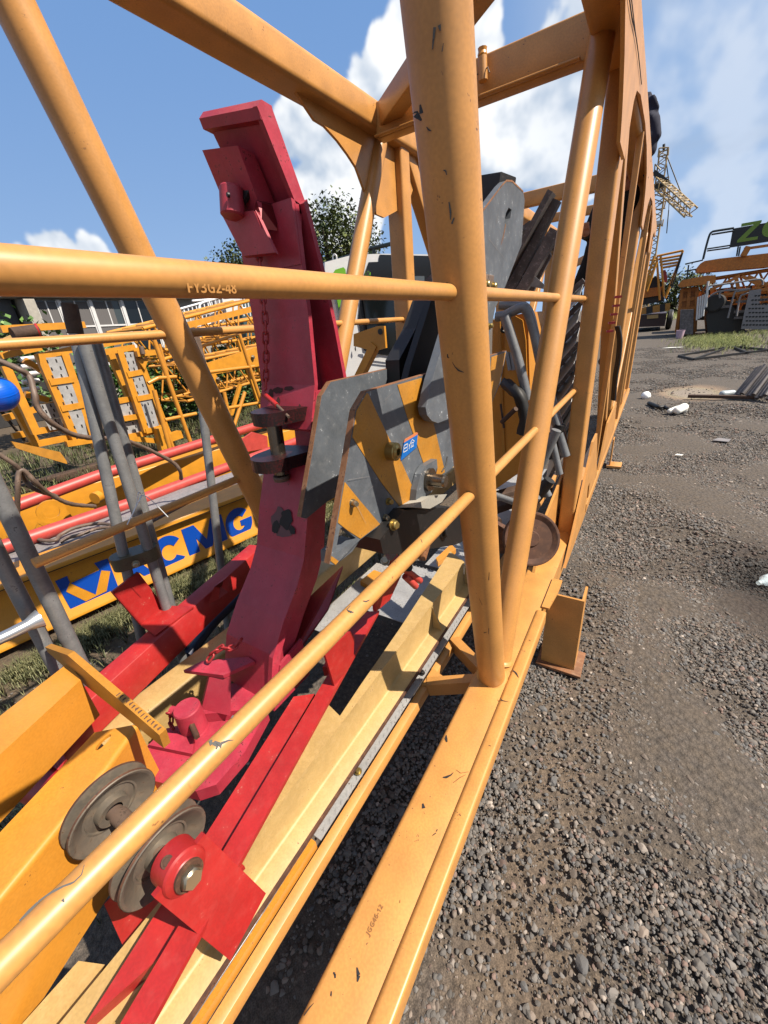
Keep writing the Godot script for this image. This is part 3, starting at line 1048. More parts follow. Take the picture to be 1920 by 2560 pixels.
	for q in [
		[[Vector3(-0.308, 1.484, -0.725), Vector3(-0.303, 1.475, -0.727), Vector3(-0.297, 1.469, -0.728), Vector3(-0.29, 1.466, -0.73), Vector3(-0.287, 1.465, -0.731)], [0.0003, 0.0007, 0.0014, 0.0008, 0.0002]],
		[[Vector3(-0.317, 1.498, -0.725), Vector3(-0.317, 1.492, -0.726), Vector3(-0.314, 1.492, -0.725)], [0.0008, 0.0012, 0.0003]], [[Vector3(-0.304, 1.609, -0.695), Vector3(-0.302, 1.604, -0.696), Vector3(-0.302, 1.597, -0.698)], [0.0015, 0.003, 0.0006]], [[Vector3(-0.323, 1.611, -0.701), Vector3(-0.325, 1.605, -0.704)], [0.0016, 0.0008]],
		[[Vector3(-0.326, 1.816, -0.655), Vector3(-0.326, 1.814, -0.655), Vector3(-0.322, 1.809, -0.654), Vector3(-0.319, 1.804, -0.654)], [0.003, 0.006, 0.004, 0.001]], [[Vector3(-0.318, 1.819, -0.65), Vector3(-0.317, 1.81, -0.651)], [0.001, 0.003]], [[Vector3(-0.311, 1.795, -0.653), Vector3(-0.308, 1.791, -0.653), Vector3(-0.304, 1.789, -0.653)], [0.0005, 0.0012, 0.0004]],
		[[Vector3(-0.292, 1.746, -0.664), Vector3(-0.289, 1.745, -0.665), Vector3(-0.288, 1.74, -0.666)], [0.0006, 0.001, 0.0005]], [[Vector3(-0.292, 1.86, -0.637), Vector3(-0.29, 1.868, -0.636), Vector3(-0.287, 1.877, -0.634)], [0.0006, 0.0012, 0.0018]], [[Vector3(-0.281, 1.856, -0.641), Vector3(-0.279, 1.863, -0.641)], [0.0006, 0.0003]], [[Vector3(-0.282, 1.878, -0.636), Vector3(-0.281, 1.873, -0.637)], [0.002, 0.0006]],
		[[Vector3(-0.288, 1.71, -0.673), Vector3(-0.287, 1.698, -0.676), Vector3(-0.288, 1.689, -0.678)], [0.0008, 0.0014, 0.0006]], [[Vector3(-0.287, 1.684, -0.68), Vector3(-0.283, 1.691, -0.68)], [0.0014, 0.0008]], [[Vector3(-0.299, 0.857, -0.872), Vector3(-0.292, 0.833, -0.878)], [0.0004, 0.0004]], [[Vector3(-0.28, 0.735, -0.905), Vector3(-0.283, 0.707, -0.911)], [0.0008, 0.0005]], [[Vector3(-0.295, 0.71, -0.907), Vector3(-0.287, 0.716, -0.907)], [0.0012, 0.0008]], [[Vector3(-0.27, 0.958, -0.86), Vector3(-0.272, 0.93, -0.865)], [0.0006, 0.001]]]:
		var st := st0()
		stroke(st, q[0], q[1], side, 0.0016)
		obj("paint_chip", st, M.chip, t)
	# cast number on the upper rail and a number scribed on the chord
	letter_on(t, "FY3G2-48", Vector3(-0.289, 1.589, -0.205) + Vector3(0.0, -0.004, 0), 0.0075, M.orange, Vector3(0, 0, -1), Vector3(1, -0.1, 0).normalized(), "cast_number")
	letter_on(t, "JGG46-12", Vector3(-0.305, 0.421, -0.259) , 0.012, flat(Color(0.50, 0.33, 0.16), 0.6), (Vector3(-0.304, 0.42, -0.315) - Vector3(-0.305, 0.42, -0.259)).normalized(), Vector3.UP, "scribed_number")



func blob(st: SurfaceTool, c: Vector3, u: Vector3, v: Vector3, ru: float, rv: float, seed_: int, lift := 0.0012) -> void:
	var r := RandomNumberGenerator.new()
	r.seed = seed_
	var n := 22
	var k1 := r.randf() * TAU
	var k2 := r.randf() * TAU
	var nrm := u.cross(v).normalized()
	var pts := []
	for i in n:
		var a := TAU * i / n
		var f := 1.0 + 0.12 * sin(2 * a + k1) + 0.09 * sin(5 * a + k2) + r.randf_range(-0.1, 0.1)
		pts.append(c + u * cos(a) * ru * f + v * sin(a) * rv * f + nrm * lift)
	for i in n:
		tri(st, c + nrm * lift, pts[i], pts[(i + 1) % n], nrm, nrm, nrm)


func side_prism(st: SurfaceTool, yz: Array, x0: float, x1: float, sy := 0.0, sz := 0.0) -> void:
	var pts := []
	for q in yz:
		pts.append(Vector3(x0, q[0] + sy * (x0 + 1.03), q[1] + sz * (x0 + 1.03)))
	plate(st, pts, Vector3(x1 - x0, sy * (x1 - x0), sz * (x1 - x0)))


func red_arm() -> void:
	var t := thing("bent_mast", "tall crimson bent steel arm with hinge pin and hanging chain", "steel mast", Vector3(-0.92, 0.5, -0.6))
	var c: Material = M.crimson
	# lower arm, leaning back from its base
	var st := st0()
	side_prism(st, [[1.205, -0.862], [1.05, -0.79], [0.93, -0.745], [0.865, -0.70], [0.785, -0.62], [0.70, -0.552], [0.56, -0.50], [0.55, -0.60], [0.66, -0.64], [0.74, -0.71], [0.82, -0.79], [0.9, -0.845], [1.05, -0.89], [1.205, -0.95]], -1.025, -0.822)
	obj("lower_arm", st, c, t)
	st = st0()
	side_prism(st, [[1.19, -0.852], [1.05, -0.782], [0.93, -0.737], [0.865, -0.692], [0.785, -0.612], [0.70, -0.545], [0.54, -0.49], [0.53, -0.51], [0.69, -0.575], [0.775, -0.64], [0.855, -0.72], [0.92, -0.765], [1.05, -0.815], [1.19, -0.882]], -0.822, -0.806)
	obj("edge_plate", st, c, t)
	# weld scorch on the lower arm
	var fu := Vector3(1, 0, 0)
	var fv := Vector3(0, 0.936, -0.351)
	st = st0()
	blob(st, Vector3(-0.915, 1.015, -0.7765), fu, fv, 0.046, 0.045, 3, 0.0016)
	obj("scorch_mark", st, flat(Color(0.36, 0.25, 0.26), 0.8), t)
	st = st0()
	blob(st, Vector3(-0.897, 1.03, -0.7822), fu, fv, 0.027, 0.030, 4, 0.0032)
	blob(st, Vector3(-0.94, 1.0, -0.7708), fu, fv, 0.017, 0.020, 6, 0.0032)
	blob(st, Vector3(-0.868, 1.003, -0.7719), fu, fv, 0.013, 0.012, 5, 0.0034)
	obj("scorch_mark", st, flat(Color(0.03, 0.028, 0.03), 0.7), t)
	# upper arm: front plate, web and rear plate
	st = st0()
	side_prism(st, [[1.30, -0.862], [1.42, -0.908], [1.6, -0.924], [1.75, -0.93], [1.85, -0.935], [1.85, -0.949], [1.75, -0.944], [1.6, -0.938], [1.42, -0.922], [1.29, -0.878]], -1.03, -0.81)
	obj("front_plate", st, c, t)
	st = st0()
	side_prism(st, [[1.33, -0.90], [1.6, -0.939], [1.845, -0.949], [1.70, -0.985], [1.42, -1.022], [1.27, -1.0]], -0.90, -0.885)
	obj("web_plate", st, c, t)
	st = st0()
	side_prism(st, [[1.85, -0.952], [1.69, -0.99], [1.56, -1.012], [1.42, -1.028], [1.2, -1.01], [1.05, -0.95], [1.05, -0.965], [1.2, -1.024], [1.42, -1.043], [1.56, -1.027], [1.69, -1.005], [1.86, -0.966]], -1.03, -0.795)
	obj("rear_plate", st, c, t)
	st = st0()
	side_prism(st, [[1.4, -0.905], [1.3, -0.878], [1.24, -0.885], [1.2, -0.93], [1.24, -0.95], [1.4, -0.95]], -0.826, -0.808)
	obj("cheek_plate", st, c, t)
	# head: recessed back, cap, right border plate and front block
	for q in [
		["head_back", [[2.035, -0.905], [1.90, -0.975], [1.86, -1.0], [2.03, -0.93]], -1.02, -0.825],
		["head_cap", [[2.053, -0.881], [2.070, -0.898], [2.068, -0.928], [2.03, -0.935], [2.034, -0.887]], -1.03, -0.812],
		["head_side", [[2.054, -0.880], [1.905, -0.956], [1.875, -0.972], [1.87, -1.01], [1.90, -1.0], [2.068, -0.925]], -0.826, -0.811],
		["head_block", [[1.99, -0.870], [1.87, -0.912], [1.852, -0.93], [1.85, -0.985], [1.985, -0.92]], -1.03, -0.89]]:
		st = st0()
		side_prism(st, q[1], q[2], q[3], -0.20, 0.1)
		obj(q[0], st, c, t)
	st = st0()
	side_prism(st, [[1.86, -0.925], [1.72, -0.925], [1.72, -0.93], [1.85, -0.96]], -0.95, -0.811)
	obj("head_rib", st, c, t)
	st = st0()
	lathe(st, [Vector2(0.0, 0.0005), Vector2(0.046, 0.0005), Vector2(0.046, -0.01)], Vector3(-0.952, 1.905, -0.893), Vector3(0, 0.37, 0.93))
	obj("bore_ring", st, M.dark, t)
	st = st0()
	lathe(st, [Vector2(0, 0.0), Vector2(0.026, 0.0), Vector2(0.029, 0.004), Vector2(0.030, 0.060), Vector2(0.026, 0.064), Vector2(0, 0.064)], Vector3(-0.955, 1.90, -0.872), Vector3(0, -0.96, 0.20))
	var br := obj("pin_barrel", st, c, t)
	st = st0()
	rod(st, Vector3(-0.929, 1.874, -0.838), Vector3(-0.929, 1.874, -0.838) + Vector3(-0.002, 0, 0.006), 0.0055, 10)
	obj("pin_hole", st, M.dark, br)
	st = st0()
	plate(st, [Vector3(-1.03, 1.859, -0.89), Vector3(-0.88, 1.839, -0.866), Vector3(-0.84, 1.745, -0.869), Vector3(-0.97, 1.757, -0.881)], Vector3(0, -0.004, -0.012))
	obj("stop_plate", st, c, t)
	st = st0()
	plate(st, [Vector3(-0.88, 1.836, -0.86), Vector3(-0.89, 1.864, -0.885), Vector3(-0.88, 1.857, -0.893), Vector3(-0.87, 1.8, -0.866)], Vector3(0.004, 0, -0.05))
	obj("stop_rib", st, c, t)
	# grime where the plates fold
	for q in [[-0.955, 1.405, 0.02, 0.010, 31], [-0.91, 1.41, 0.022, 0.006, 32], [-0.985, 1.395, 0.012, 0.014, 33], [-0.86, 1.36, 0.005, 0.008, 34], [-0.95, 1.375, 0.007, 0.012, 35]]:
		st = st0()
		blob(st, Vector3(q[0], q[1], -0.9085 + (1.42 - q[1]) * 0.383 + 0.0006), Vector3(1, 0, 0), Vector3(0, 0.934, -0.358), q[2], q[3], q[4], 0.0012)
		obj("grime_patch", st, flat(Color(0.26, 0.13, 0.12), 0.9), t)
	# hinge lugs and pin
	for q in [[1.325, 1.362, -0.833, -0.915], [1.195, 1.232, -0.80, -0.922]]:
		var ol := []
		for k in 15:
			var a := PI * k / 14
			ol.append(Vector3(q[3] + cos(a) * 0.066, q[0], q[2] + sin(a) * 0.066))
		ol.append(Vector3(q[3] - 0.066, q[0], -0.90))
		ol.append(Vector3(-0.815, q[0], -0.93))
		st = st0()
		plate(st, ol, Vector3(0, q[1] - q[0], 0))
		obj("hinge_lug", st, M.grease, t)
	st = st0()
	rod(st, Vector3(-0.92, 1.165, -0.818), Vector3(-0.92, 1.335, -0.828), 0.0225, 24)
	obj("hinge_pin", st, M.chrome, t)
	st = st0()
	lathe(st, [Vector2(0, 0.0), Vector2(0.024, 0), Vector2(0.026, 0.006), Vector2(0.024, 0.016), Vector2(0, 0.02)], Vector3(-0.92, 1.163, -0.815), Vector3(0, -1, 0))
	obj("pin_end", st, M.rope, t)
	# red sleeve with a dark rod, hanging from the chain
	st = st0()
	tube(st, [Vector3(-0.981, 1.401, -0.865), Vector3(-0.9, 1.373, -0.835)], 0.0075, 12)
	var hd := obj("pin_handle", st, M.red, t)
	st = st0()
	tube(st, [Vector3(-0.9, 1.373, -0.835), Vector3(-0.872, 1.361, -0.825), Vector3(-0.841, 1.346, -0.815)], 0.0045, 10)
	obj("handle_rod", st, M.rope, hd)
	chain(t, [Vector3(-0.934, 1.772, -0.905), Vector3(-0.935, 1.697, -0.895), Vector3(-0.938, 1.599, -0.885), Vector3(-0.959, 1.495, -0.88), Vector3(-0.974, 1.411, -0.868)], 0.034, 0.0155, 0.0034, M.chainred)
	# foot of the arm
	st = st0()
	plate(st, [Vector3(-1.05, 0.525, -0.24), Vector3(-1.057, 0.525, -0.301), Vector3(-0.951, 0.525, -0.41), Vector3(-0.825, 0.525, -0.493), Vector3(-0.782, 0.525, -0.369), Vector3(-0.778, 0.525, -0.272), Vector3(-0.81, 0.525, -0.236), Vector3(-0.975, 0.525, -0.184)], Vector3(0, -0.04, 0))
	obj("foot_plate", st, c, t)
	st = st0()
	plate(st, [Vector3(-0.998, 0.56, -0.351), Vector3(-0.997, 0.56, -0.479), Vector3(-0.869, 0.56, -0.585), Vector3(-0.824, 0.56, -0.473)], Vector3(0, -0.034, 0))
	obj("foot_block", st, c, t)
	st = st0()
	plate(st, [Vector3(-1.037, 0.54, -0.243), Vector3(-1.022, 0.54, -0.293), Vector3(-0.942, 0.54, -0.327), Vector3(-0.897, 0.54, -0.289)], Vector3(0, -0.014, 0))
	obj("foot_step", st, c, t)
	st = st0()
	var b0 := Vector3(-0.974, 0.525, -0.346)
	lathe(st, [Vector2(0.0385, 0), Vector2(0.037, 0.004), Vector2(0.0365, 0.086), Vector2(0.034, 0.090), Vector2(0, 0.090)], b0, Vector3.UP, 32)
	var bl := obj("socket_barrel", st, c, t)
	st = st0()
	tube(st, [b0 + Vector3(-0.055, 0.068, 0.02), b0 + Vector3(-0.02, 0.066, 0.008)], 0.0125, 14)
	obj("barrel_pin", st, c, bl)
	st = st0()
	tube(st, [b0 + Vector3(0.03, 0.052, 0.015), b0 + Vector3(0.075, 0.048, 0.03)], 0.0078, 14, 5, 0.006)
	obj("barrel_thread", st, M.rusty, bl)
	chain(t, [b0 + Vector3(-0.05, 0.07, 0.03), b0 + Vector3(-0.068, 0.04, 0.02), b0 + Vector3(-0.055, 0.018, 0.035), b0 + Vector3(-0.03, 0.01, 0.04)], 0.026, 0.013, 0.003, M.chainred)
	st = st0()
	plate(st, [Vector3(-1.053, 0.665, -0.405), Vector3(-0.924, 0.665, -0.45), Vector3(-0.882, 0.665, -0.533), Vector3(-0.916, 0.665, -0.536), Vector3(-1.034, 0.665, -0.457)], Vector3(0, -0.012, 0))
	obj("shelf_plate", st, c, t)
	st = st0()
	plate(st, [Vector3(-0.917, 0.652, -0.464), Vector3(-0.891, 0.56, -0.413), Vector3(-0.99, 0.56, -0.386), Vector3(-0.98, 0.65, -0.434)], Vector3(0.008, 0, 0.001))
	obj("shelf_rib", st, c, t)
	chain(t, [Vector3(-1, 0.68, -0.458), Vector3(-0.989, 0.7, -0.477), Vector3(-0.969, 0.715, -0.492), Vector3(-0.944, 0.715, -0.501), Vector3(-0.927, 0.72, -0.516), Vector3(-0.922, 0.735, -0.537)], 0.030, 0.015, 0.0034, M.chainred)
	st = st0()
	plate(st, [Vector3(-0.80, 0.53, -0.50), Vector3(-0.80, 0.53, -0.66), Vector3(-0.80, 0.68, -0.66), Vector3(-0.80, 0.66, -0.56)], Vector3(-0.01, 0, 0))
	obj("foot_rib", st, c, t)


func red_beams() -> void:
	var r: Material = M.red
	# trough behind the arm and the long low beam with sheaves
	var t := thing("pulley_beam", "long bright red channel beam carrying two worn rope pulleys", "steel beam", Vector3(-0.68, 0.5, -0.4))
	var st := st0()
	slab(st, Vector3(-0.638, 0.525, 0.096), Vector3(-0.607, 0.525, -0.027) + Vector3(0.008, 0, 0), Vector3(-0.711, 0.56, -0.59), Vector3(-0.762, 0.56, -0.551), 0.05)
	obj("beam_flange", st, r, t)
	st = st0()
	slab(st, Vector3(-0.574, 0.545, 0.064), Vector3(-0.529, 0.545, 0.037), Vector3(-0.715, 0.6, -0.97), Vector3(-0.758, 0.6, -0.939), 0.012)
	obj("beam_flange", st, r, t)
	st = st0()
	plate(st, [Vector3(-0.573, 0.545, 0.063), Vector3(-0.758, 0.6, -0.939), Vector3(-0.758, 0.6, -0.939) + Vector3(0, -0.07, 0), Vector3(-0.573, 0.545, 0.063) + Vector3(0, -0.07, 0)], Vector3(0.006, 0, 0.002))
	obj("beam_web", st, r, t)
	st = st0()
	slab(st, Vector3(-0.747, 0.575, -0.673), Vector3(-0.714, 0.575, -0.698), Vector3(-0.757, 0.585, -0.915), Vector3(-0.801, 0.585, -0.913), 0.04)
	obj("beam_flange", st, r, t)
	# upright gusset plates
	st = st0()
	plate(st, [Vector3(-0.66, 0.709, -0.735), Vector3(-0.66, 0.671, -0.748), Vector3(-0.66, 0.595, -0.729), Vector3(-0.66, 0.569, -0.628), Vector3(-0.66, 0.723, -0.613)], Vector3(-0.008, 0, 0))
	obj("gusset_plate", st, r, t)
	# open trough beside the arm
	for q in [[Vector3(-1.011, 0.62, -1.143), Vector3(-0.889, 0.61, -0.885), Vector3(-0.842, 0.6, -0.647), Vector3(-0.943, 0.5, -0.702), Vector3(-0.99, 0.5, -0.8), Vector3(-1.122, 0.5, -1.025)], [Vector3(-1.149, 0.6, -1.04), Vector3(-1.116, 0.6, -0.969), Vector3(-0.995, 0.59, -0.787), Vector3(-0.943, 0.5, -0.702), Vector3(-0.99, 0.5, -0.8), Vector3(-1.122, 0.5, -1.025)]]:
		st = st0()
		for k in range(1, q.size() - 1):
			var nn: Vector3 = (q[k] - q[0]).cross(q[k + 1] - q[0]).normalized()
			tri(st, q[0], q[k], q[k + 1], nn, nn, nn)
			var dn := Vector3(0, -0.008, 0)
			tri(st, q[0] + dn, q[k] + dn, q[k + 1] + dn, -nn, -nn, -nn)
		obj("trough_side", st, r, t)
	# screw jack at the far end
	st = st0()
	plate(st, [Vector3(-0.62, 0.846, -0.994), Vector3(-0.62, 0.783, -1.019), Vector3(-0.62, 0.721, -0.909), Vector3(-0.62, 0.733, -0.824), Vector3(-0.62, 0.809, -0.825)], Vector3(-0.012, 0, 0))
	obj("end_bracket", st, r, t)
	st = st0()
	plate(st, [Vector3(-0.66, 0.854, -0.996), Vector3(-0.66, 0.84, -1.04), Vector3(-0.66, 0.778, -1.043), Vector3(-0.66, 0.799, -0.995)], Vector3(-0.02, 0, 0))
	obj("end_bracket", st, r, t)
	for q in [[Vector3(-0.6, 0.813, -0.976), Vector3(-0.58, 0.72, -1.052)], [Vector3(-0.6, 0.777, -0.983), Vector3(-0.58, 0.716, -1.02)]]:
		st = st0()
		tube(st, q, 0.012, 12)
		obj("jack_screw", st, M.salmon, t)
	bolt(t, Vector3(-0.59, 0.818, -0.986), Vector3(0.7, 0.7, 0.1), 0.016, 0.014, M.dark)
	bolt(t, Vector3(-0.63, 0.866, -0.917), Vector3(0.3, 0.8, 0.5), 0.012, 0.012, M.steel)
	# sheave bracket
	st = st0()
	plate(st, [Vector3(-0.585, 0.69, -0.05), Vector3(-0.585, 0.70, -0.155), Vector3(-0.527, 0.465, -0.193), Vector3(-0.527, 0.43, -0.088)], Vector3(-0.012, -0.003, 0))
	var bp := obj("bracket_plate", st, r, t)
	st = st0()
	lathe(st, [Vector2(0.0, 0.052), Vector2(0.026, 0.052), Vector2(0.028, 0.050), Vector2(0.0385, 0.046), Vector2(0.041, 0.042), Vector2(0.041, 0.0), Vector2(0.02, 0.0)], Vector3(-0.622, 0.672, -0.102), Vector3(1, 0.12, 0.0), 36)
	obj("axle_boss", st, r, bp)
	st = st0()
	lathe(st, [Vector2(0, 0.019), Vector2(0.017, 0.019), Vector2(0.020, 0.015), Vector2(0.020, 0.0)], Vector3(-0.570, 0.678, -0.102), Vector3(1, 0.12, 0), 6)
	obj("axle_nut", st, M.steel, bp)
	st = st0()
	lathe(st, [Vector2(0.027, 0.0), Vector2(0.027, 0.005), Vector2(0.015, 0.005)], Vector3(-0.570, 0.678, -0.102), Vector3(1, 0.12, 0), 24)
	obj("washer", st, M.rusty, bp)
	bolt(bp, Vector3(-0.598, 0.712, -0.09), Vector3(0.3, 0.95, 0.25), 0.008, 0.004, M.rusty, "grub_screw")
	st = st0()
	plate(st, [Vector3(-0.905, 0.62, -0.02), Vector3(-0.905, 0.62, -0.15), Vector3(-0.90, 0.52, -0.15), Vector3(-0.90, 0.52, -0.02)], Vector3(-0.012, 0, 0))
	obj("bracket_plate", st, r, t)
	st = st0()
	plate(st, [Vector3(-0.83, 0.46, 0.0), Vector3(-0.66, 0.47, 0.02), Vector3(-0.60, 0.48, -0.2), Vector3(-0.83, 0.46, -0.2)], Vector3(0, -0.012, 0))
	obj("bracket_floor", st, r, t)
	st = st0()
	tube(st, [Vector3(-0.93, 0.63, -0.09), Vector3(-0.60, 0.662, -0.1)], 0.018, 18)
	obj("axle", st, M.rope, t)
	for q in [[Vector3(-0.676, 0.642, -0.102), 0.09, M.sheave], [Vector3(-0.838, 0.662, -0.09), 0.088, M.sheave]]:
		st = st0()
		lathe(st, [Vector2(0.018, 0.012), Vector2(0.032, 0.014), Vector2(0.034, -0.002), Vector2(0.050, -0.004), Vector2(0.052, 0.0), Vector2(0.056, 0.0), Vector2(q[1] - 0.007, 0.0165), Vector2(q[1] - 0.002, 0.018), Vector2(q[1], 0.016), Vector2(q[1], 0.011), Vector2(q[1] - 0.022, 0.004), Vector2(q[1] - 0.024, 0.0), Vector2(q[1] - 0.022, -0.004), Vector2(q[1], -0.011), Vector2(q[1], -0.016), Vector2(q[1] - 0.002, -0.018), Vector2(0.054, -0.012), Vector2(0.02, -0.012)], q[0], Vector3(1, -0.14, -0.03), 40)
		var pw := obj("pulley_wheel", st, q[2], t)
		st = st0()
		lathe(st, [Vector2(q[1] + 0.0004, 0.0165), Vector2(q[1] + 0.0008, 0.012), Vector2(q[1] - 0.02, 0.0052)], q[0], Vector3(1, -0.14, -0.03), 40)
		lathe(st, [Vector2(q[1] - 0.0195, -0.0052), Vector2(q[1] + 0.0008, -0.012), Vector2(q[1] + 0.0004, -0.0165)], q[0], Vector3(1, -0.14, -0.03), 40)
		obj("rusty_rim", st, M.rusty, pw)
	# the channel lying to the left of the arm
	t = thing("red_channel", "red channel beam with an upright plate, lying left of the bent arm", "steel beam", Vector3(-1.45, 0.55, -0.6))
	var A := Vector3(-1.23, 0.62, -0.128)
	var B := Vector3(-1.495, 0.62, -1.113)
	st = st0()
	extr(st, [Vector2(-0.075, 0.0), Vector2(-0.072, 0.004), Vector2(-0.003, 0.004), Vector2(0.0, 0.001), Vector2(0.0, -0.115), Vector2(-0.008, -0.115), Vector2(-0.008, -0.004), Vector2(-0.075, -0.004)], A + (A - B).normalized() * 0.12, B)
	obj("channel", st, r, t)
	st = st0()
	plate(st, [Vector3(-1.45, 0.632, -0.479), Vector3(-1.48, 0.632, -0.589), Vector3(-1.483, 0.812, -0.55), Vector3(-1.453, 0.804, -0.44)], Vector3(-0.008, 0, 0.002))
	obj("upright_plate", st, r, t)
	st = st0()
	plate(st, [Vector3(-1.45, 0.632, -0.479), Vector3(-1.48, 0.632, -0.589), Vector3(-1.361, 0.632, -0.641), Vector3(-1.34, 0.632, -0.472)], Vector3(0, -0.006, 0))
	obj("saddle_plate", st, r, t)
	st = st0()
	plate(st, [Vector3(-1.361, 0.66, -0.792), Vector3(-1.375, 0.66, -0.834), Vector3(-1.358, 0.6, -0.793), Vector3(-1.37, 0.6, -0.751)], Vector3(0.004, 0, 0.05))
	obj("end_rib", st, r, t)
	# jumble at the near left
	t = thing("red_cross_tube", "short red steel cross tube with end plates, partly hidden by yellow beams", "steel tube", Vector3(-1.1, 0.5, -0.05))
	st = st0()
	tube(st, [Vector3(-1.41, 0.56, 0.012), Vector3(-1.237, 0.56, -0.021), Vector3(-1.088, 0.56, -0.052)], 0.045, 20)
	obj("tube", st, r, t)
	st = st0()
	plate(st, [Vector3(-1.267, 0.62, -0.058), Vector3(-1.276, 0.62, -0.093), Vector3(-1.138, 0.6, -0.099), Vector3(-1.108, 0.6, -0.074)], Vector3(0, -0.02, 0))
	obj("end_plate", st, r, t)
	st = st0()
	plate(st, [Vector3(-1.456, 0.5, 0.005), Vector3(-1.064, 0.5, 0.005), Vector3(-1.089, 0.5, -0.085), Vector3(-1.448, 0.5, -0.071)], Vector3(0, -0.02, 0))
	obj("base_plate", st, r, t)


func cream_beam() -> void:
	var t := thing("cream_beam", "long cream painted flanged beam with a rusty lower edge", "steel beam", Vector3(-0.65, 0.35, -0.8))
	var st := st0()
	plate(st, [Vector3(-0.612, 0.50, 0.32), Vector3(-0.612, 0.50, -1.56), Vector3(-0.714, 0.5, -1.625), Vector3(-0.66, 0.5, -1.018), Vector3(-0.641, 0.5, -0.719), Vector3(-0.631, 0.5, -0.599), Vector3(-0.71, 0.50, -0.62), Vector3(-0.69, 0.50, 0.32)], Vector3(0, -0.010, 0))
	obj("top_flange", st, M.cream, t)
	st = st0()
	extr(st, [Vector2(0.0, 0.489), Vector2(0.0, 0.384), Vector2(0.0025, 0.379), Vector2(0.008, 0.377), Vector2(0.057, 0.377), Vector2(0.059, 0.375), Vector2(0.059, 0.367), Vector2(-0.01, 0.367), Vector2(-0.01, 0.489)], Vector3(-0.614, 0, 0.32), Vector3(-0.614, 0, -1.56))
	obj("web", st, M.cream, t)
	st = st0()
	extr(st, [Vector2(-0.0535, 0.3772), Vector2(-0.0535, 0.378), Vector2(-0.0475, 0.3776), Vector2(-0.0465, 0.374), Vector2(-0.0465, 0.368), Vector2(-0.0545, 0.368)], Vector3(-0.508, 0, 0.32), Vector3(-0.508, 0, -1.56))
	obj("rusty_edge", st, M.rusty, t)
	# end stiffeners
	for z in [-1.2, -1.555]:
		st = st0()
		plate(st, [Vector3(-0.611, 0.487, z), Vector3(-0.611, 0.38, z), Vector3(-0.57, 0.379, z)], Vector3(0, 0, -0.008))
		obj("stiffener", st, M.cream, t)
	# cream slab beside the pulleys
	t = thing("cream_offcut", "pale cream flat steel bar end beside the pulley bracket", "steel bar", Vector3(-0.78, 0.44, 0.05))
	st = st0()
	slab(st, Vector3(-0.782, 0.46, 0.184), Vector3(-0.689, 0.46, 0.129), Vector3(-0.728, 0.46, 0.046), Vector3(-0.781, 0.46, 0.071), 0.03)
	obj("bar", st, M.cream, t)
	# floor of ribbed aluminium planks under the machinery
	t = thing("checker_floor", "ribbed aluminium walkway sheet under the machinery, in pieces", "walkway", Vector3(-0.9, 0.33, -1.2))
	for q in [[-0.60, -0.548, -0.37, -1.8], [-0.98, -0.70, -1.22, -1.66], [-1.16, -0.99, -1.0, -1.6], [-0.9, -0.62, -1.70, -3.5]]:
		st = st0()
		plate(st, [Vector3(q[0], 0.33, q[2]), Vector3(q[1], 0.33, q[2]), Vector3(q[1], 0.33, q[3]), Vector3(q[0], 0.33, q[3])], Vector3(0, -0.004, 0))
		var sh := obj("floor_sheet", st, M.alu, t)
		st = st0()
		var z: float = q[2] - 0.006
		var row := 0
		while z > maxf(q[3], q[2] - 1.3):
			var x: float = q[0] + 0.006 + (0.011 if row % 2 else 0.0)
			while x < q[1] - 0.012:
				var d := Vector3(0.006, 0, 0.011) if row % 2 else Vector3(-0.006, 0, 0.011)
				stroke(st, [Vector3(x + 0.005, 0.33, z - 0.006) - d * 0.8, Vector3(x + 0.005, 0.332, z - 0.006), Vector3(x + 0.005, 0.33, z - 0.006) + d * 0.8], [0.0003, 0.0022, 0.0003], Vector3.UP, 0.0004)
				x += 0.022
			z -= 0.013
			row += 1
		var rb := obj("tread_ribs", st, M.alu, sh)
		rb.set_meta("kind", "stuff")
	for q in [[Vector3(-1.117, 0.36, -1.376), Vector3(-1.106, 0.36, -1.494), Vector3(-1.017, 0.36, -1.487), Vector3(-1.009, 0.36, -1.356)], [Vector3(-0.823, 0.4, -1.684), Vector3(-0.808, 0.4, -1.857), Vector3(-0.763, 0.4, -1.818), Vector3(-0.796, 0.4, -1.652)]]:
		st = st0()
		slab(st, q[0], q[1], q[2], q[3], 0.03)
		obj("cross_bearer", st, M.gold, t)
	# tan angle with the safety rope along the walkway edge
	t = thing("rope_rail", "tan steel angle with a tensioned wire rope and turnbuckle", "cable rail", Vector3(-0.57, 0.3, 0))
	st = st0()
	extr(st, [Vector2(-0.02, 0.0), Vector2(0.013, 0.0), Vector2(0.013, -0.03), Vector2(0.009, -0.03), Vector2(0.009, -0.004), Vector2(-0.02, -0.004)], Vector3(-0.572, 0.325, 0.35), Vector3(-0.572, 0.325, -0.362))
	obj("angle", st, M.gold, t)
	st = st0()
	tube(st, curve([Vector3(-0.572, 0.336, 0.35), Vector3(-0.572, 0.334, 0.05), Vector3(-0.570, 0.335, -0.14), Vector3(-0.572, 0.335, -0.25), Vector3(-0.574, 0.331, -0.345)], 60), 0.0026, 8, 4, 0.02)
	obj("wire_rope", st, M.galv, t)
	for k in 3:
		st = st0()
		lathe(st, [Vector2(0, 0.006), Vector2(0.011, 0.006), Vector2(0.0125, 0.003), Vector2(0.0125, -0.003), Vector2(0.011, -0.006), Vector2(0, -0.006)], Vector3(-0.584, 0.34, -0.193) + Vector3(0.0, 0, 0.014 * k), Vector3(0, 0.15, 1), 20)
		obj("turnbuckle_disc", st, M.gold, t)
	bolt(t, Vector3(-0.584, 0.34, -0.193) + Vector3(0, 0, -0.007), Vector3(0, 0, -1), 0.0085, 0.012, M.steel, "turnbuckle_nut")
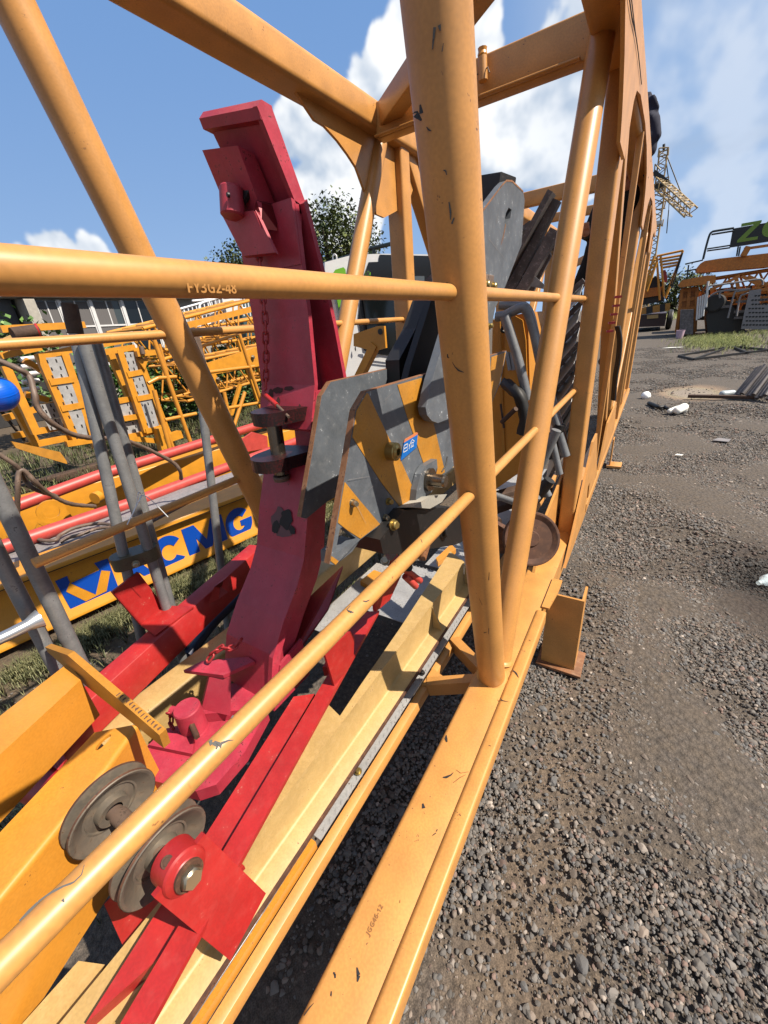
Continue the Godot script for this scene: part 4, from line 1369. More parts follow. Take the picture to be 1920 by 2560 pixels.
	bolt(t, Vector3(-0.584, 0.34, -0.193) + Vector3(0, 0, 0.036), Vector3(0, 0, 1), 0.0085, 0.010, M.steel, "turnbuckle_nut")
	bolt(t, Vector3(-0.562, 0.334, -0.565), Vector3(0, 1, 0), 0.009, 0.012, M.brass)
	bolt(t, Vector3(-0.562, 0.334, -0.995), Vector3(0, 1, 0), 0.009, 0.012, M.dark)


func striped_bracket() -> void:
	var t := thing("striped_bracket", "heavy hinge bracket of slate plates with yellow hazard stripes", "hinge bracket", Vector3(-0.58, 1.1, -1.1))
	var X := -0.49
	var outline := [Vector3(-0.49, 1.434, -0.704), Vector3(-0.49, 1.405, -0.66), Vector3(-0.49, 1.277, -0.594), Vector3(-0.49, 1.202, -0.554), Vector3(-0.49, 1.125, -0.514), Vector3(-0.49, 1.113, -0.53), Vector3(-0.49, 1.126, -0.621), Vector3(-0.49, 1.124, -0.704), Vector3(-0.49, 1.118, -0.836), Vector3(-0.49, 1.126, -1.168), Vector3(-0.49, 1.217, -1.456), Vector3(-0.49, 1.314, -1.624), Vector3(-0.49, 1.429, -1.698)]
	var hole := [Vector3(-0.49, 1.184, -0.56), Vector3(-0.49, 1.183, -0.57), Vector3(-0.49, 1.137, -0.609), Vector3(-0.49, 1.137, -0.535)]
	var st := st0()
	plate(st, outline, Vector3(-0.015, 0, 0), [hole])
	var sp := obj("side_plate", st, M.slate, t)
	# worn bare edge of the plate
	st = st0()
	for i in [0, 1, 2, 3]:
		var a: Vector3 = outline[i]
		var b: Vector3 = outline[i + 1]
		var n := (b - a).cross(Vector3(1, 0, 0)).normalized() * (1.0 if (b - a).cross(Vector3(1, 0, 0)).z > 0 else -1.0)
		plate(st, [a + Vector3(-0.0145, 0, 0), b + Vector3(-0.0145, 0, 0), b + Vector3(-0.0005, 0, 0), a + Vector3(-0.0005, 0, 0)], n * 0.0012)
	plate(st, [outline[12] + Vector3(-0.0145, 0, 0), outline[0] + Vector3(-0.0145, 0, 0), outline[0] + Vector3(-0.0005, 0, 0), outline[12] + Vector3(-0.0005, 0, 0)], Vector3(0, 0.0012, 0))
	obj("worn_edge", st, M.edge, sp)
	for q in [
		[Vector3(-0.49, 1.432, -0.705), Vector3(-0.49, 1.428, -0.71), Vector3(-0.49, 1.396, -0.728), Vector3(-0.49, 1.319, -0.775), Vector3(-0.49, 1.263, -0.814), Vector3(-0.49, 1.148, -0.881), Vector3(-0.49, 1.111, -0.858), Vector3(-0.49, 1.125, -0.807), Vector3(-0.49, 1.227, -0.726), Vector3(-0.49, 1.356, -0.638), Vector3(-0.49, 1.404, -0.662)],
		[Vector3(-0.49, 1.274, -0.595), Vector3(-0.49, 1.214, -0.639), Vector3(-0.49, 1.127, -0.705), Vector3(-0.49, 1.129, -0.623), Vector3(-0.49, 1.169, -0.583), Vector3(-0.49, 1.2, -0.556)],
		[Vector3(-0.49, 1.429, -0.831), Vector3(-0.49, 1.428, -0.953), Vector3(-0.49, 1.273, -1.026), Vector3(-0.49, 1.13, -1.085), Vector3(-0.49, 1.139, -0.968), Vector3(-0.49, 1.204, -0.943), Vector3(-0.49, 1.36, -0.862)],
		[Vector3(-0.49, 1.425, -1.507), Vector3(-0.49, 1.425, -1.682), Vector3(-0.49, 1.319, -1.613), Vector3(-0.49, 1.246, -1.494)],
		[Vector3(-0.49, 1.131, -0.517), Vector3(-0.49, 1.114, -0.53), Vector3(-0.49, 1.117, -0.541), Vector3(-0.49, 1.14, -0.522)]]:
		st = st0()
		plate(st, q, Vector3(0.0012, 0, 0))
		obj("painted_stripe", st, M.stripe, sp)
	# checked sticker
	st = st0()
	plate(st, [Vector3(-0.488, 1.29, -0.841), Vector3(-0.488, 1.292, -0.914), Vector3(-0.488, 1.26, -0.904), Vector3(-0.488, 1.25, -0.819)], Vector3(0.0012, 0, 0))
	var sk := obj("sticker", st, flat(Color(0.02, 0.36, 0.66), 0.4), sp)
	st = st0()
	plate(st, [Vector3(-0.488, 1.29, -0.84), Vector3(-0.488, 1.297, -0.847), Vector3(-0.488, 1.299, -0.921), Vector3(-0.488, 1.292, -0.913)], Vector3(0.0011, 0, 0))
	obj("sticker_band", st, flat(Color(0.72, 0.42, 0.26), 0.6), sk)
	st = st0()
	var n := Vector3(1, 0, 0)
	for q in [
		[Vector3(-0.487, 1.283, -0.839), Vector3(-0.487, 1.283, -0.858)], [Vector3(-0.487, 1.283, -0.858), Vector3(-0.487, 1.275, -0.855)], [Vector3(-0.487, 1.275, -0.855), Vector3(-0.487, 1.275, -0.836)], [Vector3(-0.487, 1.283, -0.839), Vector3(-0.487, 1.267, -0.833)], [Vector3(-0.487, 1.267, -0.833), Vector3(-0.487, 1.267, -0.854)], [Vector3(-0.487, 1.267, -0.854), Vector3(-0.487, 1.271, -0.854)],
		[Vector3(-0.487, 1.281, -0.872), Vector3(-0.487, 1.267, -0.862)], [Vector3(-0.487, 1.278, -0.863), Vector3(-0.487, 1.278, -0.876)], [Vector3(-0.487, 1.287, -0.882), Vector3(-0.487, 1.281, -0.872)], [Vector3(-0.487, 1.287, -0.882), Vector3(-0.487, 1.279, -0.894)], [Vector3(-0.487, 1.279, -0.876), Vector3(-0.487, 1.278, -0.889)], [Vector3(-0.487, 1.275, -0.876), Vector3(-0.487, 1.271, -0.878)], [Vector3(-0.487, 1.275, -0.887), Vector3(-0.487, 1.271, -0.882)], [Vector3(-0.487, 1.269, -0.871), Vector3(-0.487, 1.269, -0.888)], [Vector3(-0.487, 1.278, -0.868), Vector3(-0.487, 1.274, -0.863)]]:
		stroke(st, q, [0.0011, 0.0011], n, 0.0006)
	obj("sticker_text", st, M.white, sk)
	# scratches
	for q in [[Vector3(-0.487, 1.231, -0.689), Vector3(-0.487, 1.225, -0.646)], [Vector3(-0.487, 1.406, -0.768), Vector3(-0.487, 1.418, -0.81)], [Vector3(-0.487, 1.276, -0.604), Vector3(-0.487, 1.257, -0.682)], [Vector3(-0.487, 1.386, -0.736), Vector3(-0.487, 1.341, -0.758)], [Vector3(-0.487, 1.215, -0.62), Vector3(-0.487, 1.155, -0.647)], [Vector3(-0.487, 1.38, -0.833), Vector3(-0.487, 1.379, -0.856)]]:
		st = st0()
		stroke(st, q, [0.0005, 0.0002], n, 0.0006)
		obj("scratch", st, M.plank, sp)
	# rear plate
	var X2 := -0.215
	var rear := []
	for p in outline:
		rear.append(p + Vector3(X2, 0, -0.15))
	st = st0()
	plate(st, rear, Vector3(-0.015, 0, 0))
	var rp := obj("side_plate", st, M.slate, t)
	st = st0()
	for i in [0, 1, 2, 3, 12]:
		var a: Vector3 = rear[i]
		var b: Vector3 = rear[(i + 1) % 13]
		var nn := (b - a).cross(Vector3(1, 0, 0)).normalized()
		if nn.z < 0 and i < 12 or i == 12 and nn.y < 0:
			nn = -nn
		plate(st, [a + Vector3(-0.0145, 0, 0), b + Vector3(-0.0145, 0, 0), b + Vector3(-0.0005, 0, 0), a + Vector3(-0.0005, 0, 0)], nn * 0.0012)
	obj("worn_edge", st, M.edge, rp)
	# long link plates that rise to the eye
	var lk := [Vector3(-0.455, 1.31, -0.971), Vector3(-0.455, 1.324, -0.935), Vector3(-0.455, 1.344, -0.909), Vector3(-0.455, 1.365, -0.902), Vector3(-0.455, 1.424, -0.943), Vector3(-0.455, 1.555, -1.06), Vector3(-0.455, 1.667, -1.156), Vector3(-0.455, 1.738, -1.216), Vector3(-0.455, 1.767, -1.221), Vector3(-0.455, 1.793, -1.242), Vector3(-0.455, 1.905, -1.457), Vector3(-0.455, 1.923, -1.498), Vector3(-0.455, 1.933, -1.556), Vector3(-0.455, 1.929, -1.691), Vector3(-0.455, 1.91, -1.716), Vector3(-0.455, 1.779, -1.704), Vector3(-0.455, 1.649, -1.535), Vector3(-0.455, 1.579, -1.427), Vector3(-0.455, 1.383, -1.304), Vector3(-0.455, 1.301, -1.124)]
	var eye := [Vector3(-0.455, 1.862, -1.533), Vector3(-0.455, 1.861, -1.565), Vector3(-0.455, 1.837, -1.555), Vector3(-0.455, 1.814, -1.515), Vector3(-0.455, 1.818, -1.493), Vector3(-0.455, 1.844, -1.506)]
	st = st0()
	plate(st, lk, Vector3(-0.022, 0, 0), [eye])
	var fl := obj("link_plate", st, M.slate, t)
	st = st0()
	for i in [8, 9, 10, 11, 12]:
		stroke(st, [lk[i] + Vector3(-0.002, 0, 0), lk[i + 1] + Vector3(-0.002, 0, 0)], [0.0026, 0.0022], Vector3(1, 0, 0), 0.0028)
	stroke(st, [Vector3(-0.455, 1.815, -1.506), Vector3(-0.455, 1.781, -1.486), Vector3(-0.455, 1.756, -1.464)], [0.004, 0.003, 0.0008], Vector3(1, 0, 0), 0.0008)
	obj("rust_streak", st, M.edge, fl)
	for q in [[Vector3(-0.455, 1.749, -1.262), Vector3(-0.455, 1.736, -1.279)], [Vector3(-0.455, 1.76, -1.349), Vector3(-0.455, 1.715, -1.539)], [Vector3(-0.455, 1.803, -1.411), Vector3(-0.455, 1.846, -1.437)], [Vector3(-0.455, 1.739, -1.64), Vector3(-0.455, 1.707, -1.606)]]:
		st = st0()
		stroke(st, q, [0.0008, 0.0003], Vector3(1, 0, 0), 0.0008)
		obj("scratch", st, M.plank, fl)
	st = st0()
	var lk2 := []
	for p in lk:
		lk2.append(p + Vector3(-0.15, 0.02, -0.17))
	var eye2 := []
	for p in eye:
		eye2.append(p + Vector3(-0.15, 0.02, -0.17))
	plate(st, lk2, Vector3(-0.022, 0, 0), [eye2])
	obj("link_plate", st, flat(Color(0.05, 0.05, 0.053), 0.6), t)  # coloured black for the shade the rear link stands in
	st = st0()
	plate(st, [Vector3(-0.66, 1.542, -1.262), Vector3(-0.66, 1.622, -1.336), Vector3(-0.66, 1.683, -1.423), Vector3(-0.66, 1.769, -1.637), Vector3(-0.66, 1.42, -1.513), Vector3(-0.66, 1.353, -1.367), Vector3(-0.66, 1.387, -1.137), Vector3(-0.66, 1.458, -1.141)], Vector3(-0.05, 0, 0))
	obj("rear_arm", st, M.dark, t)  # dark plate drawn for the rear link seen in shadow
	st = st0()
	beam(st, Vector3(-0.47, 1.90, -1.55), Vector3(-0.62, 1.92, -1.58), 0.10, 0.10, 0.004)
	obj("spacer", st, M.dark, t)
	# bush, pins and bolts
	st = st0()
	var bc := Vector3(-0.485, 1.288, -0.771)
	lathe(st, [Vector2(0.0085, 0.0), Vector2(0.0085, 0.022), Vector2(0.0105, 0.022), Vector2(0.0155, 0.019), Vector2(0.0205, 0.018), Vector2(0.0215, 0.016), Vector2(0.0215, -0.004)], bc, Vector3(1, 0, 0), 30)
	var bs := obj("grease_bush", st, M.brass, t)
	st = st0()
	lathe(st, [Vector2(0, 0.008), Vector2(0.009, 0.008), Vector2(0.009, 0.0)], bc, Vector3(1, 0, 0), 14)
	obj("bush_core", st, M.rubber, bs)
	bolt(t, Vector3(-0.489, 1.387, -0.954), Vector3(1, 0, 0), 0.0125, 0.014, M.rusty)
	bolt(t, Vector3(-0.489, 1.222, -0.609), Vector3(1, 0.1, 0.3), 0.007, 0.018, M.steel)
	bolt(t, Vector3(-0.489, 1.169, -0.748), Vector3(1, 0.1, 0.3), 0.007, 0.016, M.brass)
	bolt(t, Vector3(-0.489, 1.134, -0.728), Vector3(1, 0.1, 0.3), 0.007, 0.014, M.steel)
	st = st0()
	plate(st, [Vector3(-0.47, 1.207, -0.918), Vector3(-0.47, 1.203, -0.989), Vector3(-0.47, 1.176, -0.992), Vector3(-0.47, 1.118, -0.951), Vector3(-0.47, 1.121, -0.849), Vector3(-0.47, 1.158, -0.862), Vector3(-0.47, 1.193, -0.888)], Vector3(-0.018, 0, 0))
	obj("pin_lug", st, M.slate, t)
	st = st0()
	var pc := Vector3(-0.47, 1.162, -0.934)
	lathe(st, [Vector2(0.032, 0.0), Vector2(0.032, 0.008), Vector2(0.018, 0.008), Vector2(0.0178, 0.046), Vector2(0.0155, 0.052), Vector2(0, 0.052)], pc, Vector3(1, 0, 0), 30)
	obj("lug_pin", st, M.chrome, t)
	st = st0()
	tube(st, [pc + Vector3(0.03, 0.018, -0.02), pc + Vector3(0.032, 0.03, -0.045), pc + Vector3(0.03, 0.05, -0.06)], 0.002, 6)
	obj("split_pin", st, M.dark, t)
	# small block with two bolts on the link
	st = st0()
	box(st, Vector3(-0.44, 1.639, -1.278), Vector3(0.03, 0.05, 0.07), 0.0, 0.004)
	var cb := obj("clamp_block", st, M.rope, t)
	bolt(cb, Vector3(-0.425, 1.637, -1.245), Vector3(1, 0, 0), 0.010, 0.012, M.brass)
	bolt(cb, Vector3(-0.425, 1.634, -1.304), Vector3(1, 0, 0), 0.010, 0.012, M.brass)
	bolt(t, Vector3(-0.453, 1.528, -1.361), Vector3(1, 0.2, 0), 0.008, 0.014, M.brass)
	# grey stay under the plate
	st = st0()
	plate(st, [Vector3(-0.5, 1.114, -0.711), Vector3(-0.5, 1.11, -0.742), Vector3(-0.5, 0.993, -0.785), Vector3(-0.5, 0.993, -0.756)], Vector3(-0.012, 0, 0))
	obj("stay", st, M.slate, t)
	st = st0()
	plate(st, [Vector3(-0.5, 1.13, -0.546), Vector3(-0.5, 1.128, -0.618), Vector3(-0.5, 1.116, -0.633), Vector3(-0.5, 1.104, -0.601), Vector3(-0.5, 1.105, -0.541)], Vector3(-0.04, 0, 0))
	obj("bottom_rail", st, M.slate, t)
	# black hydraulic ram below
	t = thing("black_ram", "black greasy lifting cylinder below the striped bracket", "hydraulic cylinder", Vector3(-0.46, 0.98, -1.0))
	st = st0()
	plate(st, [Vector3(-0.46, 1.115, -0.657), Vector3(-0.46, 1.129, -0.713), Vector3(-0.46, 1.14, -0.772), Vector3(-0.46, 1.023, -1.068), Vector3(-0.46, 0.895, -1.214), Vector3(-0.46, 0.844, -1.188), Vector3(-0.46, 0.872, -1.097), Vector3(-0.46, 1.033, -0.738), Vector3(-0.46, 1.074, -0.664)], Vector3(-0.09, 0, 0))
	obj("cylinder_body", st, M.dark, t)
	st = st0()
	plate(st, [Vector3(-0.445, 1.144, -0.787), Vector3(-0.445, 1.134, -0.887), Vector3(-0.445, 1.096, -0.999), Vector3(-0.445, 1.086, -0.962), Vector3(-0.445, 1.098, -0.885)], Vector3(-0.05, -0.01, 0))
	obj("dusty_cover", st, M.wall, t)
	bolt(t, Vector3(-0.458, 1.127, -0.713), Vector3(1, 0.2, 0.1), 0.011, 0.014, M.brass)
	st = st0()
	lathe(st, [Vector2(0, 0.012), Vector2(0.020, 0.012), Vector2(0.022, 0.010), Vector2(0.022, 0.0), Vector2(0.030, 0.0), Vector2(0.034, -0.006)], Vector3(-0.455, 0.976, -1.002), Vector3(1, 0, 0), 26)
	obj("pin_end", st, M.dark, t)
	st = st0()
	tube(st, [Vector3(-0.47, 0.976, -0.892), Vector3(-0.47, 0.936, -0.873)], 0.016, 14, 0, 0.03, 0.010)
	obj("piston_rod", st, M.edge, t)
	# rusty roller wheel standing by the far end
	t = thing("roller_wheel", "round brown rusty steel roller behind the near tubes", "wheel", Vector3(-0.38, 0.47, -1.9))
	st = st0()
	lathe(st, [Vector2(0.0, 0.012), Vector2(0.03, 0.012), Vector2(0.035, 0.004), Vector2(0.085, 0.004), Vector2(0.105, 0.014), Vector2(0.112, 0.014), Vector2(0.115, 0.010), Vector2(0.115, -0.024), Vector2(0.108, -0.028), Vector2(0, -0.028)], Vector3(-0.314, 0.691, -1.56), Vector3(0.42, 0.42, 0.80), 44)
	obj("disc", st, M.rusty, t)
	st = st0()
	tube(st, [Vector3(-0.314, 0.691, -1.56), Vector3(-0.314, 0.691, -1.56) + Vector3(-0.10, -0.02, -0.08)], 0.03, 16)
	obj("axle", st, M.rusty, t)
	st = st0()
	plate(st, [Vector3(-0.572, 0.735, -1.6), Vector3(-0.506, 0.726, -1.6), Vector3(-0.37, 0.663, -1.6), Vector3(-0.383, 0.588, -1.6), Vector3(-0.53, 0.531, -1.6), Vector3(-0.59, 0.626, -1.6)], Vector3(0, 0, -0.03))
	obj("fork_arm", st, M.rusty, t)


func yellow_boxes() -> void:
	var g: Material = M.gold
	var t := thing("yellow_box_beam", "wide yellow box beam with an oval slot, beside the red pulleys", "steel beam", Vector3(-0.93, 0.55, 0))
	var a := Vector3(-0.958, 0.7, 0.052)
	var b := Vector3(-1.03, 0.7, -0.156)
	var c := Vector3(-0.962, 0.7, -0.216)
	var d := Vector3(-0.913, 0.7, -0.12)
	var e := Vector3(-0.83, 0.7, 0.089)
	var f := (a - Vector3(-1, 0.7, -0.072)).normalized() * 0.22
	var st := st0()
	var slot := []
	var sc := Vector3(-0.98, 0.7, -0.154)
	var al := (b - a).normalized()
	var sd := al.cross(Vector3.UP)
	for k in 16:
		var an := TAU * k / 16
		slot.append(sc + al * cos(an) * 0.021 + sd * sin(an) * 0.0095)
	plate(st, [a + f, b, c, d, e + f], Vector3(0, -0.008, 0), [slot])
	obj("top_face", st, g, t)
	st = st0()
	var prev := []
	for k in 5:
		var q := PI / 2 * k / 4
		prev.append([sin(q) * 0.012, -(1 - cos(q)) * 0.012])
	# rounded corner, then the side wall
	var sx := (c - d).normalized()
	var dirn := (c - (e + f)).normalized()
	var out := dirn.cross(Vector3.UP).normalized()
	for k in 4:
		var n0 := out * sin(PI / 2 * k / 4) + Vector3.UP * cos(PI / 2 * k / 4)
		var n1 := out * sin(PI / 2 * (k + 1) / 4) + Vector3.UP * cos(PI / 2 * (k + 1) / 4)
		var o0: Vector3 = out * prev[k][0] + Vector3.UP * prev[k][1]
		var o1: Vector3 = out * prev[k + 1][0] + Vector3.UP * prev[k + 1][1]
		quad(st, e + f + o0, d + o0, d + o1, e + f + o1, n0, n0, n1, n1)
		quad(st, d + o0, c + o0, c + o1, d + o1, n0, n0, n1, n1)
	var lo := out * 0.012 + Vector3(0, -0.012, 0)
	var slot2 := []
	var s2 := (e + f * 0.35) + lo + Vector3(0, -0.075, 0)
	for k in 16:
		var an := TAU * k / 16
		slot2.append(s2 + dirn * cos(an) * 0.022 + Vector3(0, sin(an) * 0.011, 0))
	plate(st, [e + f + lo, d + lo, d + lo + Vector3(0, -0.26, 0), e + f + lo + Vector3(0, -0.26, 0)], out * -0.008)
	plate(st, [d + lo, c + lo, c + lo + Vector3(0, -0.26, 0), d + lo + Vector3(0, -0.26, 0)], out * -0.008)
	obj("side_wall", st, g, t)
	st = st0()
	for k in 16:
		tri(st, s2 + out * 0.002, slot2[k] + out * 0.002, slot2[(k + 1) % 16] + out * 0.002, out, out, out)
	obj("slot", st, M.dark, t)
	# upper yellow box with its end plate
	t = thing("yellow_end_beam", "yellow box beam with a slanting chipped end plate", "steel beam", Vector3(-1.15, 0.7, -0.1))
	a = Vector3(-1.168, 0.8, -0.047)
	b = Vector3(-1.229, 0.79, -0.212)
	c = Vector3(-1.125, 0.79, -0.198)
	d = Vector3(-1.018, 0.8, -0.004)
	f = (a - b).normalized() * 0.22
	st = st0()
	plate(st, [a + f, b, c, d + f], Vector3(0, -0.008, 0))
	var w := Vector3(0.001, -0.13, 0)
	plate(st, [d + f, c, c + w, d + f + w], Vector3(-0.008, 0, 0))
	obj("box", st, g, t)
	st = st0()
	plate(st, [Vector3(-1.364, 0.793, -0.205), Vector3(-1.163, 0.852, -0.205), Vector3(-0.768, 0.802, -0.205), Vector3(-0.768, 0.802, -0.205) + Vector3(-0.01, -0.05, 0), Vector3(-1.163, 0.852, -0.205) + Vector3(0, -0.10, 0), Vector3(-1.364, 0.793, -0.205) + Vector3(0.0, -0.02, 0)], Vector3(0, 0, -0.016))
	obj("end_plate", st, M.stripe, t)
	st = st0()
	for k in 14:
		var p := Vector3(-0.936, 0.821, -0.205).lerp(Vector3(-0.778, 0.801, -0.205), k / 13.0)
		blob(st, p + Vector3(0, 0.0005, -0.008), Vector3(1, -0.55, 0).normalized(), Vector3(0, 0, -1), 0.006, 0.006, 80 + k, 0.001)
	obj("rust_chips", st, M.rusty, t)



func down_to(A: Vector3, B: Vector3, y: float) -> Vector3:
	return A + (B - A) * ((y - A.y) / (B.y - A.y))


func loose_tubes() -> void:
	var gal: Material = M.galv
	var look := ["grey scaffold tube, leftmost of the clamped upright bundle", "grey scaffold tube, middle and front of the clamped upright bundle", "grey scaffold tube, right and rear of the clamped upright bundle"]
	var ends := [[Vector3(-1.5, 1.644, -0.646), Vector3(-1.5, 0.831, -0.524)], [Vector3(-1.455, 1.593, -0.635), Vector3(-1.455, 0.876, -0.598)], [Vector3(-1.53, 1.593, -0.704), Vector3(-1.53, 0.853, -0.653)]]
	for k in 3:
		var top: Vector3 = ends[k][0]
		var bot := down_to(ends[k][0], ends[k][1], 0.02)
		var st := st0()
		tube(st, [top, top.lerp(bot, 0.5), bot], 0.018, 24)
		tag(obj("scaffold_tube", st, gal), look[k], "scaffold tube", "tubes standing in the clamped bundle")
		if k == 0:
			st = st0()
			lathe(st, [Vector2(0.0, 0.051), Vector2(0.0215, 0.05), Vector2(0.0215, -0.03), Vector2(0.0185, -0.032)], top, top - bot, 20)
			var o := obj("tube_collar", st, M.wood)
			tag(o, "brown taped collar round the top of the leftmost bundled tube", "collar")
	var t := thing("tube_clamp", "olive steel band clamp with a bolt round the upright tube bundle", "clamp", Vector3(-1.5, 0.862, -0.576))
	var c := Vector3(-1.49, 0.868, -0.563)
	var st := st0()
	extr(st, rprof(0.155, 0.082, 0.038, 6), c + Vector3(0, -0.024, 0), c + Vector3(0, 0.024, 0), Vector3(0.9, 0, 0.35), true)
	obj("band", st, paint(Color(0.30, 0.28, 0.21), 30, 0.9, 0.15), t)
	bolt(t, c + Vector3(0.055, 0.0, 0.028), Vector3(0.9, 0.1, 0.4), 0.010, 0.022, M.steel)
	# post with a crossbar behind the far rail
	t = thing("grey_tube_frame", "grey tube post with a crossbar standing behind the far rail", "tube frame", Vector3(-1.7, 0, -1.1))
	var A := Vector3(-1.7, 1.573, -1.177)
	var B := Vector3(-1.7, 0.553, -1)
	st = st0()
	tube(st, [A, A.lerp(B, 0.5), down_to(A, B, 0.02)], 0.019, 20)
	obj("post", st, gal, t)
	st = st0()
	lathe(st, [Vector2(0.024, 0.0), Vector2(0.024, 0.16), Vector2(0.0, 0.161)], A + Vector3(0, -0.14, 0), Vector3.UP, 18)
	obj("post_sleeve", st, M.rope, t)
	st = st0()
	tube(st, curve([Vector3(-1.69, 0.926, -1.031), Vector3(-1.69, 0.913, -0.927), Vector3(-1.69, 0.896, -0.725)], 10), 0.014, 16)
	obj("crossbar", st, gal, t)
	# pair with a flattened rung at the near left
	t = thing("tube_ladder", "silver tube ladder side with a flattened rung at the near left", "ladder", Vector3(-1.34, 0, -0.2))
	for q in [[Vector3(-1.34, 1.067, -0.264), Vector3(-1.34, 0.747, -0.255), 0.0205], [Vector3(-1.4, 1.003, -0.218), Vector3(-1.4, 0.802, -0.213), 0.020]]:
		st = st0()
		tube(st, [down_to(q[0], q[1], 1.5), q[0], down_to(q[0], q[1], 0.02)], q[2], 24)
		obj("upright", st, gal, t)
	st = st0()
	tube(st, [Vector3(-1.315, 0.908, -0.083), Vector3(-1.315, 0.905, -0.155), Vector3(-1.315, 0.905, -0.191)], 0.0145, 20, 0, 0.03, 0.0165)
	tube(st, [Vector3(-1.315, 0.905, -0.191), Vector3(-1.315, 0.906, -0.204), Vector3(-1.315, 0.906, -0.219)], 0.0165, 20, 0, 0.03, 0.027)
	obj("rung", st, flat(Color(0.72, 0.73, 0.74), 0.28, 0.8), t)
	# blue cap at the left edge
	t = thing("blue_buoy", "round bright blue plastic ball at the left edge of the frame", "ball", Vector3(-1.3, 1.486, -0.342))
	st = st0()
	var prof := []
	for k in 25:
		var a := PI * k / 24
		prof.append(Vector2(sin(a) * 0.041, -cos(a) * 0.041))
	lathe(st, prof, Vector3(-1.3, 1.486, -0.344), Vector3(0.2, 1, 0.1), 36)
	lathe(st, [Vector2(0.0412, -0.002), Vector2(0.0416, 0), Vector2(0.0412, 0.002)], Vector3(-1.3, 1.486, -0.344), Vector3(0.2, 1, 0.1), 36)
	obj("ball", st, M.ballblue, t)
	# blue hose in the shade beneath the arm
	st = st0()
	tube(st, curve([Vector3(-1.484, 0.35, -0.608), Vector3(-1.53, 0.38, -0.773), Vector3(-1.549, 0.4, -0.932), Vector3(-1.595, 0.42, -1.108), Vector3(-1.678, 0.4, -1.329)], 20), 0.024, 14)
	tag(obj("hose", st, M.hose), "dark blue hose lying in shade left of the bent arm", "hose")
	# loops of white wire knotted to the far rail
	st = st0()
	tube(st, curve([Vector3(-1.21, 1.098, -0.468), Vector3(-1.21, 1.135, -0.505), Vector3(-1.2, 1.166, -0.526), Vector3(-1.19, 1.181, -0.519), Vector3(-1.205, 1.145, -0.508), Vector3(-1.215, 1.125, -0.498), Vector3(-1.195, 1.158, -0.518), Vector3(-1.2, 1.166, -0.533), Vector3(-1.19, 1.144, -0.547), Vector3(-1.18, 1.082, -0.571)], 60), 0.0014, 6)
	tag(obj("tie_wire", st, M.wire), "loose white tie wire knotted round the far lower rail", "wire")
	# steel ropes
	st = st0()
	tube(st, curve([Vector3(-2.6, 1.577, -0.73), Vector3(-2.6, 1.56, -0.754), Vector3(-2.55, 1.52, -0.792), Vector3(-2.55, 1.482, -0.821), Vector3(-2.5, 1.403, -0.797), Vector3(-2.5, 1.348, -0.786), Vector3(-2.5, 1.274, -0.807), Vector3(-2.55, 1.186, -0.889), Vector3(-2.6, 1.135, -0.983), Vector3(-2.7, 1.088, -1.121), Vector3(-2.8, 1.026, -1.265), Vector3(-2.9, 0.906, -1.438), Vector3(-2.95, 0.769, -1.589), Vector3(-2.95, 0.692, -1.627), Vector3(-3, 0.605, -1.645)], 120), 0.013, 12, 6, 0.09)
	tag(obj("steel_rope", st, M.rope), "thick rusty steel rope sagging past the upright bundle to the plank deck", "wire rope")
	st = st0()
	tube(st, curve([Vector3(-2.85, 0.679, -0.56), Vector3(-2.8, 0.81, -0.596), Vector3(-2.75, 0.943, -0.633), Vector3(-2.75, 1.012, -0.663), Vector3(-2.75, 1.025, -0.684), Vector3(-2.75, 0.997, -0.7), Vector3(-2.75, 0.951, -0.713), Vector3(-2.8, 0.857, -0.761), Vector3(-2.85, 0.747, -0.849), Vector3(-2.95, 0.649, -1.001)], 120), 0.012, 12, 6, 0.08)
	tag(obj("steel_rope", st, M.rope), "steel rope bent in a hairpin over the salmon tube", "wire rope")
	st = st0()
	tube(st, curve([Vector3(-2.75, 1.153, -0.607), Vector3(-2.75, 1.125, -0.629), Vector3(-2.75, 1.047, -0.671), Vector3(-2.8, 0.963, -0.689), Vector3(-2.8, 0.894, -0.715), Vector3(-2.9, 0.803, -0.816)], 80), 0.011, 12, 6, 0.08)
	tag(obj("steel_rope", st, M.rope), "shorter steel rope passing through the hairpin bend at the left", "wire rope")
	st = st0()
	tube(st, curve([Vector3(-3.405, 0.44, -0.747), Vector3(-3.286, 0.44, -0.761), Vector3(-3.221, 0.44, -0.801), Vector3(-3.281, 0.44, -0.849), Vector3(-3.286, 0.45, -0.93), Vector3(-3.252, 0.45, -1.012), Vector3(-3.202, 0.44, -1.074), Vector3(-3.085, 0.44, -1.102)], 80), 0.012, 12, 6, 0.08)
	tube(st, curve([Vector3(-3.173, 0.43, -0.805), Vector3(-3.167, 0.44, -0.854), Vector3(-3.138, 0.44, -0.928), Vector3(-3.131, 0.44, -1.015), Vector3(-3.055, 0.44, -1.073)], 60), 0.011, 12, 6, 0.08)
	tag(obj("steel_rope", st, M.rope), "looped steel rope lying on the grey plank above the blue lettering", "wire rope")


